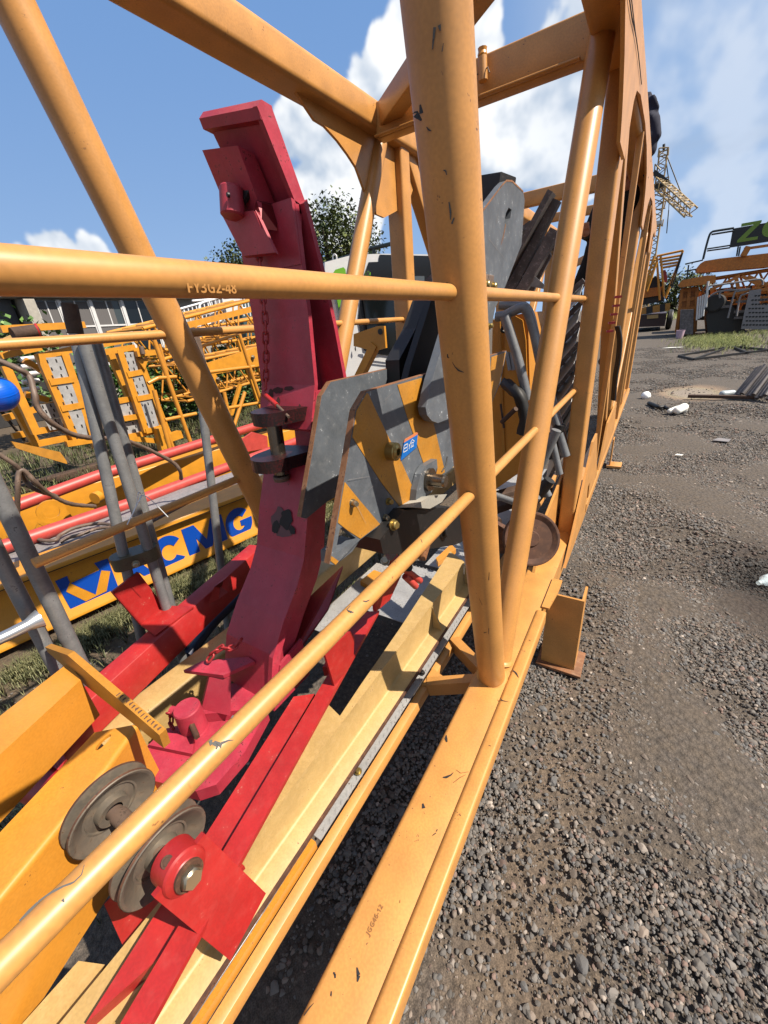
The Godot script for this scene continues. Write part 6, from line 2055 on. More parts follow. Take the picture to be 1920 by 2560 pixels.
func left_background() -> void:
	# house with wide windows
	var t := thing("white_house", "long low white house with wide aluminium windows and drawn curtains", "house", Vector3(-16, 0, -8))
	var st := st0()
	plate(st, [Vector3(-14.1, 0, -5.0), Vector3(-14.1, 0, -12.5), Vector3(-14.1, 3.05, -12.5), Vector3(-14.1, 3.05, -5.0)], Vector3(-5, 0, 0))
	obj("wall", st, M.wall, t)
	st = st0()
	box(st, Vector3(-16.4, 3.16, -8.7), Vector3(5.2, 0.22, 8.2), 0, 0.02)
	obj("roof", st, M.white, t)
	st = st0()
	box(st, Vector3(-13.95, 1.5, -5.12), Vector3(0.3, 3.0, 0.24), 0, 0.02)
	obj("pillar", st, M.wall, t)
	var zs := [-5.26, -5.85, -6.65, -7.54, -8.5, -9.3]
	for k in 5:
		var z0: float = zs[k] - 0.04
		var z1: float = zs[k + 1] + 0.04
		st = st0()
		for q in [[z0, z0 - 0.03], [z1 + 0.03, z1]]:
			plate(st, [Vector3(-14.06, 0.9, q[0]), Vector3(-14.06, 0.9, q[1]), Vector3(-14.06, 2.98, q[1]), Vector3(-14.06, 2.98, q[0])], Vector3(0.05, 0, 0))
		plate(st, [Vector3(-14.06, 2.30, z0 - 0.03), Vector3(-14.06, 2.30, z1 + 0.03), Vector3(-14.06, 2.345, z1 + 0.03), Vector3(-14.06, 2.345, z0 - 0.03)], Vector3(0.045, 0, 0))
		plate(st, [Vector3(-14.06, 2.345, (z0 + z1) / 2 + 0.015), Vector3(-14.06, 2.345, (z0 + z1) / 2 - 0.015), Vector3(-14.06, 2.98, (z0 + z1) / 2 - 0.015), Vector3(-14.06, 2.98, (z0 + z1) / 2 + 0.015)], Vector3(0.04, 0, 0))
		var wn := obj("window", st, M.white, t)
		st = st0()
		plate(st, [Vector3(-14.05, 0.9, z0), Vector3(-14.05, 0.9, z1), Vector3(-14.05, 2.98, z1), Vector3(-14.05, 2.98, z0)], Vector3(0.006, 0, 0))
		obj("pane", st, M.pane if k < 3 else M.glass, wn)
		if k in [0, 1, 2]:
			st = st0()
			var fold := []
			for m in 25:
				fold.append(Vector2(lerpf(z0, lerpf(z0, z1, 0.7 if k == 2 else 0.95), m / 24.0), 0.006 * sin(m * 2.4) - 14.036))
			for m in 24:
				var n := Vector3(1, 0, (fold[m + 1].y - fold[m].y) * 8).normalized()
				quad(st, Vector3(fold[m].y, 0.9, fold[m].x), Vector3(fold[m + 1].y, 0.9, fold[m + 1].x), Vector3(fold[m + 1].y, 2.96, fold[m + 1].x), Vector3(fold[m].y, 2.96, fold[m].x), n, n, n, n)
			obj("curtain", st, M.curtain, wn)
	for k in zs.size():
		bar(t, "mullion", Vector3(-14.02, 0.85, zs[k]), Vector3(-14.02, 3.0, zs[k]), 0.07, M.white, true)
	# recessed end wall left of the house, its shade painted dark grey
	st = st0()
	plate(st, [Vector3(-14.3, 0, -4.9), Vector3(-14.3, 0, -2.0), Vector3(-14.3, 2.75, -2.0), Vector3(-14.3, 3.05, -4.9)], Vector3(-3, 0, 0))
	tag(obj("shaded_end_wall", st, paint(Color(0.18, 0.18, 0.185), 31, 0.6, 0.1)), "recessed end wall at the left end of the white house, its shade painted dark grey", "shaded_end_wall")
	st = st0()
	box(st, Vector3(-12.6, 1.45, -11.0), Vector3(0.7, 2.9, 0.9), 0, 0.03)
	var tk := tag(obj("glass_booth", st, flat(Color(0.20, 0.28, 0.29), 0.2)), "dark teal glazed booth at the right end of the white house", "booth")
	# white railings and cabinet on the deck behind
	t = thing("white_railing", "thin white tube railings crossing above the yellow lattice, by the booth", "railing", Vector3(-9, 1.5, -7))
	for q in [[Vector3(-9, 2.293, -5.97), Vector3(-9, 2.535, -7.143)], [Vector3(-9, 2.095, -5.954), Vector3(-9, 2.277, -7.238)], [Vector3(-9, 1.864, -5.734), Vector3(-9, 2.059, -7.173)], [Vector3(-9, 2.474, -6.423), Vector3(-9, 2.509, -6.966)], [Vector3(-9, 2.478, -7.786), Vector3(-9, 2.48, -8.312)], [Vector3(-9, 2.317, -7.739), Vector3(-9, 2.293, -8.259)]]:
		bar(t, "rail", q[0], q[1], 0.022, M.wire)
	for k in 13:
		var a: Vector3 = Vector3(-9, 2.254, -5.938).lerp(Vector3(-9, 2.528, -7.267), k / 12.0)
		var b: Vector3 = Vector3(-9, 1.789, -5.922).lerp(Vector3(-9, 1.987, -7.222), k / 12.0)
		bar(t, "baluster", a, b, 0.016, M.wire)
	for k in 5:
		bar(t, "baluster", Vector3(-9, 2.541, -7.83).lerp(Vector3(-9, 2.544, -8.222), k / 4.0), Vector3(-9, 2.133, -7.813).lerp(Vector3(-9, 2.123, -8.239), k / 4.0), 0.016, M.wire)
	st = st0()
	for q in [[Vector3(-9, 1.851, -5.673), Vector3(-9, 2.272, -5.775), Vector3(-9, 2.333, -5.851), Vector3(-9, 2.332, -6.021), Vector3(-9, 2.252, -6.073), Vector3(-9, 1.816, -6.03)], [Vector3(-9, 2.079, -6.506), Vector3(-9, 2.343, -6.568), Vector3(-9, 2.433, -6.671), Vector3(-9, 2.458, -6.862), Vector3(-9, 2.155, -6.857)]]:
		tube(st, curve(q, 30), 0.022, 8)
	obj("hoop", st, M.wire, t)
	t = thing("white_cabinet", "white steel cabinet standing among the railings beside the red arm", "cabinet", Vector3(-9.3, 1.5, -7.6))
	st = st0()
	plate(st, [Vector3(-9.2, 2.496, -7.156), Vector3(-9.2, 2.532, -7.424), Vector3(-9.2, 2.113, -7.442), Vector3(-9.2, 2.076, -7.166)], Vector3(-0.6, 0, 0))
	obj("side", st, M.plank, t)
	st = st0()
	plate(st, [Vector3(-9.1, 2.522, -7.366), Vector3(-9.1, 2.552, -7.917), Vector3(-9.1, 2.185, -7.94), Vector3(-9.1, 2.106, -7.385)], Vector3(-0.5, 0, 0))
	obj("front", st, M.white, t)
	# climbing platforms with perforated panels
	var y: Material = M.yellow
	t = thing("platform_frame", "yellow platform frame with a column of perforated grey panels, left of the tube bundle", "platform frame", Vector3(-6.6, 0, -2.2), "yellow platform frames with panels")
	box_frame(t, "post", [[Vector3(-6.5, 1.619, -2.284), Vector3(-6.5, 0.452, -2.299)], [Vector3(-6.5, 1.609, -2.555), Vector3(-6.5, 0.797, -2.529)], [Vector3(-6.7, 1.595, -2.637), Vector3(-6.7, 0.313, -2.58)], [Vector3(-6.3, 1.52, -1.849), Vector3(-6.3, 0.726, -1.854)], [Vector3(-6.5, 1.116, -1.823), Vector3(-6.5, 0.555, -1.867)], [Vector3(-6.6, 1.637, -2.396), Vector3(-6.6, 1.537, -2.43)]], 0.085, y)
	box_frame(t, "rail", [[Vector3(-6.3, 1.902, -1.952), Vector3(-6.3, 1.915, -2.828)], [Vector3(-6.5, 1.584, -2.254), Vector3(-6.5, 1.643, -2.67)], [Vector3(-6.48, 1.281, -2.263), Vector3(-6.48, 1.283, -2.53)], [Vector3(-6.48, 0.947, -2.266), Vector3(-6.48, 0.949, -2.53)], [Vector3(-6.48, 0.5, -2.171), Vector3(-6.48, 0.474, -2.476)], [Vector3(-6.8, 1.635, -1.993), Vector3(-6.8, 1.701, -2.437)], [Vector3(-6.8, 0.696, -1.754), Vector3(-6.8, 0.681, -2.491)], [Vector3(-6.6, 0.571, -1.727), Vector3(-6.6, 0.554, -2.312)], [Vector3(-6.8, 0.925, -1.759), Vector3(-6.8, 1.003, -2.41)], [Vector3(-7, 1.567, -2.277), Vector3(-7, 1.396, -2.439)], [Vector3(-7, 1.156, -2.13), Vector3(-7, 1.038, -2.353)]], 0.075, y)
	panel(t, Vector3(-6.46, 1.569, -2.303), Vector3(-6.46, 1.569, -2.497), Vector3(-6.46, 1.298, -2.49), Vector3(-6.46, 1.297, -2.284), 1)
	panel(t, Vector3(-6.46, 1.247, -2.292), Vector3(-6.46, 1.24, -2.507), Vector3(-6.46, 0.947, -2.487), Vector3(-6.46, 0.959, -2.286), 2)
	panel(t, Vector3(-6.46, 0.896, -2.29), Vector3(-6.46, 0.891, -2.501), Vector3(-6.46, 0.475, -2.436), Vector3(-6.46, 0.482, -2.283), 3)
	panel(t, Vector3(-6.7, 1.019, -2.137), Vector3(-6.7, 1.016, -2.319), Vector3(-6.7, 0.827, -2.306), Vector3(-6.7, 0.832, -2.13), 4)
	panel(t, Vector3(-6.7, 0.813, -2.123), Vector3(-6.7, 0.812, -2.3), Vector3(-6.7, 0.675, -2.298), Vector3(-6.7, 0.682, -2.134), 5)
	for k in 5:
		bar(t, "white_rung", Vector3(-7.2, 1.58, -2.312).lerp(Vector3(-7.2, 1.199, -2.184), k / 4.0), Vector3(-7.2, 1.586, -2.511).lerp(Vector3(-7.2, 1.195, -2.378), k / 4.0), 0.03, M.white)
	st = st0()
	plate(st, [Vector3(-6.2, 0.717, -1.571), Vector3(-6.2, 0.467, -1.981), Vector3(-6.2, 0.342, -2.007), Vector3(-6.2, 0.301, -2.001), Vector3(-6.2, 0.478, -1.768), Vector3(-6.2, 0.631, -1.584)], Vector3(-0.05, 0, 0))
	obj("shoe_plate", st, M.stripe, t)
	st = st0()
	plate(st, [Vector3(-6.6, 1.824, -2.039), Vector3(-6.6, 1.889, -2.221), Vector3(-6.6, 1.811, -2.249), Vector3(-6.6, 1.677, -2.037)], Vector3(-0.03, 0, 0))
	obj("dusty_plate", st, M.cream, t)
	st = st0()
	tube(st, [Vector3(-6.2, 1.843, -2.01), Vector3(-6.2, 1.868, -2.27)], 0.07, 14)
	var pe := obj("wrapped_pipe", st, M.wood, t)
	st = st0()
	lathe(st, [Vector2(0, 0.004), Vector2(0.075, 0.004), Vector2(0.08, 0.0), Vector2(0.075, -0.02)], Vector3(-6.2, 1.868, -2.274), Vector3(0.3, 0, -0.95), 20)
	obj("red_cap", st, M.red, pe)
	t = thing("platform_frame", "yellow platform frame with three perforated panels, right of the tube bundle", "platform frame", Vector3(-6.6, 0, -3.2), "yellow platform frames with panels")
	box_frame(t, "post", [[Vector3(-6.5, 1.585, -3.247), Vector3(-6.5, 0.397, -3.244)], [Vector3(-6.5, 1.594, -3.475), Vector3(-6.5, -0.097, -3.599)], [Vector3(-6.7, 1.587, -3.548), Vector3(-6.7, 0.156, -3.625)], [Vector3(-7.2, 1.573, -3.445), Vector3(-7.2, 0.893, -3.507)], [Vector3(-7.4, 1.568, -3.607), Vector3(-7.4, 0.895, -3.679)]], 0.085, y)
	box_frame(t, "rail", [[Vector3(-6.5, 1.568, -2.966), Vector3(-6.5, 1.605, -3.478)], [Vector3(-6.48, 1.248, -3.233), Vector3(-6.48, 1.26, -3.451)], [Vector3(-6.48, 0.9, -3.255), Vector3(-6.48, 0.901, -3.493)], [Vector3(-6.48, 0.415, -3.226), Vector3(-6.48, 0.411, -3.507)], [Vector3(-6.6, 0.904, -2.967), Vector3(-6.6, 0.905, -3.29)], [Vector3(-6.55, 0.661, -2.885), Vector3(-6.55, 0.639, -3.265)], [Vector3(-6.55, 0.387, -2.905), Vector3(-6.55, 0.364, -3.499)], [Vector3(-6.4, 1.512, -3.422), Vector3(-6.4, 1.51, -3.76)], [Vector3(-6.9, 1.678, -3.215), Vector3(-6.9, 1.771, -4.177)], [Vector3(-6.5, 0.382, -2.937), Vector3(-6.5, 0.159, -3.539)]], 0.075, y)
	panel(t, Vector3(-6.46, 1.549, -3.276), Vector3(-6.46, 1.542, -3.424), Vector3(-6.46, 1.27, -3.408), Vector3(-6.46, 1.267, -3.253), 6)
	panel(t, Vector3(-6.46, 1.209, -3.268), Vector3(-6.46, 1.214, -3.449), Vector3(-6.46, 0.932, -3.453), Vector3(-6.46, 0.939, -3.27), 7)
	panel(t, Vector3(-6.46, 0.879, -3.28), Vector3(-6.46, 0.87, -3.464), Vector3(-6.46, 0.456, -3.456), Vector3(-6.46, 0.436, -3.247), 8)
	panel(t, Vector3(-6.58, 0.861, -2.987), Vector3(-6.58, 0.871, -3.25), Vector3(-6.58, 0.667, -3.241), Vector3(-6.58, 0.693, -2.951), 9)
	panel(t, Vector3(-6.58, 0.581, -2.97), Vector3(-6.58, 0.583, -3.231), Vector3(-6.58, 0.409, -3.228), Vector3(-6.58, 0.423, -2.974), 10)
	st = st0()
	plate(st, [Vector3(-6.42, 1.429, -3.434), Vector3(-6.42, 1.451, -3.606), Vector3(-6.42, 1.282, -3.487)], Vector3(-0.04, 0, 0))
	obj("gusset_plate", st, y, t)
	box_frame(t, "bracket", [[Vector3(-6.4, 0.428, -3.398), Vector3(-6.4, 0.046, -3.372)], [Vector3(-6.4, 0.235, -3.401), Vector3(-6.4, 0.252, -3.721)]], 0.12, y)
	bar(t, "pin", Vector3(-6.35, 1.612, -3.501), Vector3(-6.35, 1.503, -3.493), 0.035, M.rope)
	# ladder-like guard rails nearer the red arm
	t = thing("ladder_frame", "tall yellow tube ladder frame between the far diagonal and the tube bundle", "ladder frame", Vector3(-5.5, 0, -3.4))
	for q in [[Vector3(-5.6, 1.663, -3.284), Vector3(-5.6, -0.117, -3.399), 0.03], [Vector3(-5.8, 1.612, -3.458), Vector3(-5.8, 0.858, -3.44), 0.022], [Vector3(-5.6, 1.057, -3.08), Vector3(-5.6, 0.091, -3.037), 0.03], [Vector3(-5.6, -0.037, -3.096), Vector3(-5.6, -0.099, -3.869), 0.025], [Vector3(-5.6, 0.767, -3.069), Vector3(-5.6, -0.024, -3.113), 0.022]]:
		bar(t, "upright", q[0], q[1], q[2], M.gold)
	for q in [[Vector3(-5.6, 1.152, -3.029), Vector3(-5.6, 1.197, -3.184)], [Vector3(-5.6, 1.197, -3.184), Vector3(-5.6, 1.178, -3.442)], [Vector3(-5.6, 0.65, -3.1), Vector3(-5.6, 0.637, -3.589)], [Vector3(-5.6, 1.176, -3.881), Vector3(-5.6, 1.155, -4.862)], [Vector3(-5.6, 0.619, -3.973), Vector3(-5.6, 0.563, -4.911)]]:
		bar(t, "rung", q[0], q[1], 0.026, M.gold)
	for q in [[Vector3(-5.6, 1.66, -4.692), Vector3(-5.6, 1.077, -4.771)], [Vector3(-5.6, 1.077, -4.771), Vector3(-5.6, 0.252, -4.901)], [Vector3(-5.6, 0.855, -4.157), Vector3(-5.6, 0.229, -4.126)], [Vector3(-5.6, 0.229, -4.126), Vector3(-5.6, 0.79, -4.553)]]:
		bar(t, "upright", q[0], q[1], 0.03, M.gold)
	# lattice sections in a heap
	t = thing("lattice_section", "yellow lattice mast section, upper one of the heap behind the far diagonal", "lattice mast", Vector3(-8, 1.0, -6), "heaped yellow lattice sections")
	lattice(t, Vector3(-8, 1.62, -4.246), Vector3(-8, 2.183, -7.582) + Vector3(-0.4, 0, 0), 1.0, 0.55, 0.032, 11, y)
	bar(t, "chord", Vector3(-7.3, 1.792, -4.277), Vector3(-7.3, 2.205, -6.94), 0.10, y, true)
	t = thing("lattice_section", "yellow lattice mast section, lower and farther one of the heap", "lattice mast", Vector3(-8.5, 0.2, -6), "heaped yellow lattice sections")
	lattice(t, Vector3(-8.6, 1.104, -4.463), Vector3(-8.6, 1.227, -8.157), 1.0, 0.8, 0.032, 11, y)
	t = thing("lattice_section", "yellow lattice mast section, rearmost of the heap against the bushes", "lattice mast", Vector3(-9.3, 0.8, -6), "heaped yellow lattice sections")
	lattice(t, Vector3(-9.3, 1.322, -5.089), Vector3(-9.3, 1.713, -9.117), 1.0, 0.9, 0.032, 12, y)
	t = thing("lattice_section", "yellow lattice mast section, nearest one lying low by the ladder frame", "lattice mast", Vector3(-7.2, 0.4, -5), "heaped yellow lattice sections")
	lattice(t, Vector3(-7.2, 0.975, -4.239), Vector3(-7.2, 1.157, -6.796), 0.8, 0.6, 0.026, 9, M.gold)
	t = thing("deck_plate", "flat yellow deck plate with bolts, propped on lattice struts beside the red arm", "deck plate", Vector3(-6.2, 0.6, -5))
	st = st0()
	plate(st, [Vector3(-6.2, 1.258, -4.313), Vector3(-6.2, 1.432, -5.512), Vector3(-6.2, 1.266, -5.662), Vector3(-6.2, 1.104, -5.517), Vector3(-6.2, 1.087, -4.532), Vector3(-6.2, 0.954, -4.556), Vector3(-6.2, 0.869, -4.465), Vector3(-6.2, 1.066, -4.446), Vector3(-6.2, 1.116, -4.306)], Vector3(-0.05, 0, 0))
	obj("plate", st, M.yellow, t)
	for q in [[Vector3(-6.3, 0.926, -4.525), Vector3(-6.3, 0.029, -4.631)], [Vector3(-6.3, 0.848, -5.055), Vector3(-6.3, 0.094, -4.517)], [Vector3(-6.3, 1.211, -5.539), Vector3(-6.3, 0.04, -5.741)], [Vector3(-6.4, 1.579, -5.306), Vector3(-6.4, 0.33, -5.482)]]:
		bar(t, "strut", q[0], q[1], 0.055, M.yellow, true)
	bolt(t, Vector3(-6.18, 1.272, -5.372), Vector3(1, 0, 0), 0.03, 0.03, M.steel)
	bolt(t, Vector3(-6.18, 1.003, -4.531), Vector3(1, 0, 0), 0.03, 0.03, M.steel)
	# grey concrete kerb and box in the grass
	st = st0()
	box(st, Vector3(-8.949, 0.08, -5.52), Vector3(0.4, 0.25, 2.6), 0.2, 0.02)
	tag(obj("concrete_kerb", st, M.wall), "broken pale concrete kerb in the grass behind the yellow frames", "kerb")
	# logs and debris in the shade under the platform frames
	for q in [[Vector3(-6.67, 0.06, -1.512), Vector3(-6.701, 0.06, -2.602), "long weathered timber lying in shade under the yellow frames"], [Vector3(-6.048, 0.05, -1.238), Vector3(-6.115, 0.05, -1.884), "short dark timber near the salmon tube at the left"]]:
		st = st0()
		beam(st, q[0], q[1], 0.16, 0.10, 0.02)
		tag(obj("timber", st, M.wood), q[2], "timber", "timbers under the yellow frames")
	# operator's cab behind the far wall
	t = thing("operator_cab", "white crane operator cab with dark windows and green panels", "crane cab", Vector3(-3.2, 0.9, -5.6))
	st = st0()
	plate(st, [Vector3(-3.628, 2.357, -4.589), Vector3(-3.393, 2.427, -4.89), Vector3(-3.14, 2.424, -5.212), Vector3(-2.679, 2.393, -5.799), Vector3(-2.531, 2.274, -5.988), Vector3(-2.585, 0.87, -5.919), Vector3(-3.565, 0.972, -4.67), Vector3(-3.567, 1.305, -4.668), Vector3(-3.586, 1.888, -4.643), Vector3(-3.636, 2.272, -4.579)], Vector3(-1.0231, 0, -0.8021))
	obj("shell", st, M.white, t)
	st = st0()
	plate(st, [Vector3(-3.262, 2.335, -5.024), Vector3(-3.174, 2.335, -5.136), Vector3(-3.163, 2.413, -5.15), Vector3(-2.633, 2.37, -5.825), Vector3(-2.56, 2.273, -5.919), Vector3(-2.581, 1.144, -5.892), Vector3(-3.114, 1.185, -5.212), Vector3(-3.274, 1.242, -5.008), Vector3(-3.371, 1.303, -4.885), Vector3(-3.395, 1.679, -4.855), Vector3(-3.328, 2.139, -4.939)], Vector3(-0.0157, 0, -0.0123))
	var wd := obj("window_band", st, flat(Color(0.07, 0.075, 0.08), 0.25), t)
	st = st0()
	plate(st, [Vector3(-3.332, 1.956, -4.902), Vector3(-3.055, 1.955, -5.256), Vector3(-3.031, 1.28, -5.286), Vector3(-3.307, 1.281, -4.934)], Vector3(0.0094, 0, 0.0074))
	obj("pane", st, M.glass, wd)
	st = st0()
	plate(st, [Vector3(-2.957, 2.157, -5.38), Vector3(-2.777, 2.144, -5.61), Vector3(-2.773, 1.607, -5.615), Vector3(-2.971, 1.63, -5.362)], Vector3(0.0094, 0, 0.0074))
	obj("pane", st, flat(Color(0.30, 0.33, 0.35), 0.15), wd)
	st = st0()
	plate(st, [Vector3(-3.554, 2.234, -4.636), Vector3(-3.535, 2.267, -4.66), Vector3(-3.469, 2.289, -4.744), Vector3(-3.455, 2.262, -4.762), Vector3(-3.455, 2.058, -4.762), Vector3(-3.503, 1.692, -4.7), Vector3(-3.538, 1.687, -4.657), Vector3(-3.55, 1.931, -4.64)], Vector3(0.0118, 0, 0.0093))
	obj("green_panel", st, M.green, t)
	st = st0()
	for k in 3:
		plate(st, [Vector3(-3.506, 1.88, -4.648) + Vector3(0.01 * k, -0.085 * k, 0), Vector3(-3.483, 1.883, -4.678) + Vector3(0.01 * k, -0.085 * k, 0), Vector3(-3.479, 1.85, -4.683) + Vector3(0.01 * k, -0.085 * k, 0), Vector3(-3.502, 1.848, -4.653) + Vector3(0.01 * k, -0.085 * k, 0)], Vector3(0.0079, 0, 0.0062))
	obj("panel_marks", st, M.dark, t)
	st = st0()
	plate(st, [Vector3(-3.281, 2.223, -4.951), Vector3(-3.253, 2.244, -4.986), Vector3(-3.239, 2.212, -5.005), Vector3(-3.245, 2.158, -4.996), Vector3(-3.264, 2.137, -4.973), Vector3(-3.282, 2.161, -4.949)], Vector3(0.0094, 0, 0.0074))
	var sh := obj("shield_badge", st, M.green, t)
	letter_on(sh, "R", Vector3(-3.26, 2.167, -4.945), 0.075, M.dark, Vector3(0.617, 0, -0.787), Vector3(0.787, 0, 0.617))
	st = st0()
	link(st, Vector3(-3.609, 2.411, -4.777), Vector3.UP, Vector3.RIGHT, 0.08, 0.06, 0.01)
	obj("lifting_eye", st, M.white, t)
	st = st0()
	plate(st, [Vector3(-3.442, 1.332, -4.762), Vector3(-3.432, 1.381, -4.775), Vector3(-3.43, 1.31, -4.777), Vector3(-3.438, 1.301, -4.768)], Vector3(0.0079, 0, 0.0062))
	for q in [[Vector3(-3.35, 1.371, -4.847), Vector3(-3.308, 1.365, -4.9), Vector3(-3.293, 1.261, -4.919), Vector3(-3.259, 1.235, -4.963), Vector3(-3.085, 1.176, -5.184), Vector3(-3.083, 1.217, -5.187), Vector3(-3.242, 1.273, -4.985), Vector3(-3.276, 1.309, -4.941)]]:
		plate(st, q, Vector3(0.012, 0, 0.009))
	obj("window_seal", st, M.rubber, t)
	# walkway rail over the cab
	t = thing("dark_walkway", "dark green walkway rail and sloping roof edge behind the cab", "walkway rail", Vector3(-4, 2.5, -7))
	for q in [[Vector3(-4.175, 2.744, -6.5), Vector3(-3.61, 2.754, -6.5)], [Vector3(-4.098, 2.733, -6.5), Vector3(-4.101, 2.633, -6.5)], [Vector3(-5.174, 2.65, -6.4), Vector3(-4.392, 2.691, -6.4)]]:
		bar(t, "rail", q[0], q[1], 0.03, M.railgreen)
	st = st0()
	plate(st, [Vector3(-4.261, 2.777, -6.6), Vector3(-4.167, 2.763, -6.6), Vector3(-4.164, 2.65, -6.6), Vector3(-4.29, 2.668, -6.6)], Vector3(0, 0, -0.03))
	obj("banner", st, M.olive, t)
	# yellow boxes behind the cab's left edge
	st = st0()
	plate(st, [Vector3(-4.833, 2.036, -6), Vector3(-4.677, 2.039, -6), Vector3(-4.675, 1.748, -6), Vector3(-4.851, 1.749, -6)], Vector3(0, 0, -0.4))
	tag(obj("orange_drum", st, M.far_orange), "orange steel housing glimpsed left of the white cab", "housing")


func letter_on(parent: Node, text: String, p: Vector3, h: float, mat: Material, right: Vector3, n: Vector3, called := "letter", wide := 1.0) -> float:
	var fnt := SystemFont.new()
	fnt.font_names = PackedStringArray(["Droid Sans"])
	fnt.font_weight = 700
	var tm := TextMesh.new()
	tm.text = text
	tm.font = fnt
	tm.font_size = 64
	tm.pixel_size = 0.01
	tm.depth = 0.1
	var bb := tm.get_aabb()
	var mesh := ArrayMesh.new()
	for s in tm.get_surface_count():
		mesh.add_surface_from_arrays(Mesh.PRIMITIVE_TRIANGLES, tm.surface_get_arrays(s))
	var o := mi(called, mesh, mat, parent)
	var sc := h / bb.size.y
	var bas := Basis(right * sc * wide, n.cross(right) * sc, n * minf(0.1, h * 0.12))
	o.transform = Transform3D(bas, p - bas * bb.position - at_of(parent))
	return bb.size.x * sc * wide


func right_background() -> void:
	var o: Material = M.far_orange
	var y: Material = M.yellow
	# heap of crane sections across the yard
	var t := thing("boom_box", "big orange box boom on top of the heap of crane parts", "crane boom", Vector3(3.0, 2.2, -26))
	var st := st0()
	plate(st, [Vector3(1.105, 2.843, -26), Vector3(1.228, 3.049, -26), Vector3(1.359, 3.125, -26), Vector3(1.9, 3.142, -26), Vector3(3.59, 3.106, -26), Vector3(5.674, 3.181, -26), Vector3(5.815, 2.667, -26), Vector3(3.651, 2.581, -26), Vector3(1.302, 2.673, -26), Vector3(1.158, 2.724, -26)], Vector3(0, 0, -1.0))
	obj("box", st, o, t)
	bar(t, "knuckle", Vector3(2.696, 3.111, -25.9), Vector3(2.807, 3.45, -25.9), 0.22, o, true)
	bar(t, "top_rail", Vector3(2.672, 3.391, -26), Vector3(4.45, 3.402, -26), 0.10, o, true)
	t = thing("heap_backing", "added dark backing box for the shaded depth of the heap of crane parts", "dark_backing", Vector3(4, 0, -29))
	st = st0()
	plate(st, [Vector3(1.212, 0.587, -29.5), Vector3(1.354, 1.97, -29.5), Vector3(5.471, 1.992, -29.5), Vector3(5.923, 0.21, -29.5)], Vector3(0, 0, -2.0))
	obj("dark_box", st, M.dark, t)  # dark box added behind the heap to stand for its shaded sections
	for k in 7:
		bar(t, "backing_bar", Vector3(1.76, 0.742, -29.4).lerp(Vector3(5.219, 0.63, -29.4), k / 6.0), Vector3(1.577, 1.943, -29.4).lerp(Vector3(4.918, 1.971, -29.4), k / 6.0), 0.16, o, true)
	for q in [[Vector3(1.496, 1.631, -29.3), Vector3(5.24, 1.641, -29.3)], [Vector3(1.536, 1.246, -29.3), Vector3(5.341, 1.234, -29.3)]]:
		bar(t, "side_rail", q[0], q[1], 0.2, o, true)
	t = thing("boom_box", "lower orange box boom with a pointed end, under the big one", "crane boom", Vector3(1.5, 1.6, -25.6))
	st = st0()
	plate(st, [Vector3(0.505, 2.252, -25.6), Vector3(0.64, 2.432, -25.6), Vector3(1.542, 2.513, -25.6), Vector3(1.865, 2.472, -25.6), Vector3(1.925, 2.182, -25.6), Vector3(1.584, 2.159, -25.6), Vector3(0.633, 2.139, -25.6)], Vector3(0, 0, -0.8))
	obj("box", st, o, t)
	t = thing("lattice_heap", "orange lattice sections piled in the middle of the heap", "lattice mast", Vector3(3, 1, -27))
	lattice(t, Vector3(1.344, 1.802, -27), Vector3(5.617, 2.032, -27), 1.2, 1.1, 0.065, 8, o)
	lattice(t, Vector3(1.981, 1.125, -27.5), Vector3(5.912, 1.319, -27.5), 1.2, 1.0, 0.065, 7, o)
	for q in [[Vector3(1.781, 1.9, -25.8), Vector3(2.747, 2.339, -25.8)], [Vector3(2.818, 2.33, -25.8), Vector3(3.596, 1.852, -25.8)], [Vector3(3.026, 2.304, -25.8), Vector3(3.761, 1.879, -25.8)], [Vector3(1.907, 1.642, -25.8), Vector3(3.825, 1.719, -25.8)], [Vector3(2.606, 2.357, -25.8), Vector3(2.797, 1.866, -25.8)], [Vector3(3.048, 1.601, -25.8), Vector3(3.943, 2.039, -25.8)]]:
		bar(t, "brace", q[0], q[1], 0.12, o, true)
	t = thing("ribbed_counterweight", "rust orange ribbed steel block at the left end of the heap", "steel block", Vector3(1, 0, -26.5))
	st = st0()
	plate(st, [Vector3(0.86, -0.028, -26.5), Vector3(0.727, 2.117, -26.5), Vector3(1.334, 2.116, -26.5), Vector3(1.651, -0.078, -26.5)], Vector3(0, 0, -1.5))
	obj("block", st, o, t)
	for k in 5:
		bar(t, "rib", Vector3(0.777, 2.008, -26.45).lerp(Vector3(0.858, 0.343, -26.45), k / 4.0), Vector3(1.304, 2.017, -26.45).lerp(Vector3(1.527, 0.384, -26.45), k / 4.0), 0.14, o, true)
	for q in [[0.0], [0.5], [1.0]]:
		bar(t, "rib", Vector3(0.73, 2.081, -26.4).lerp(Vector3(1.304, 2.083, -26.4), q[0]), Vector3(0.84, 0.163, -26.4).lerp(Vector3(1.609, 0.112, -26.4), q[0]), 0.13, o, true)
	st = st0()
	plate(st, [Vector3(0.812, 1.186, -25.2), Vector3(1.301, 1.158, -25.2), Vector3(1.479, 0.077, -25.2), Vector3(0.964, 0.11, -25.2)], Vector3(0, 0, -0.8))
	tag(obj("grey_bin", st, M.formwork), "grey steel bin standing before the ribbed orange block", "bin")
	t = thing("engine_unit", "black engine and winch unit in the shade of the heap", "engine", Vector3(2.3, 0, -25.5))
	st = st0()
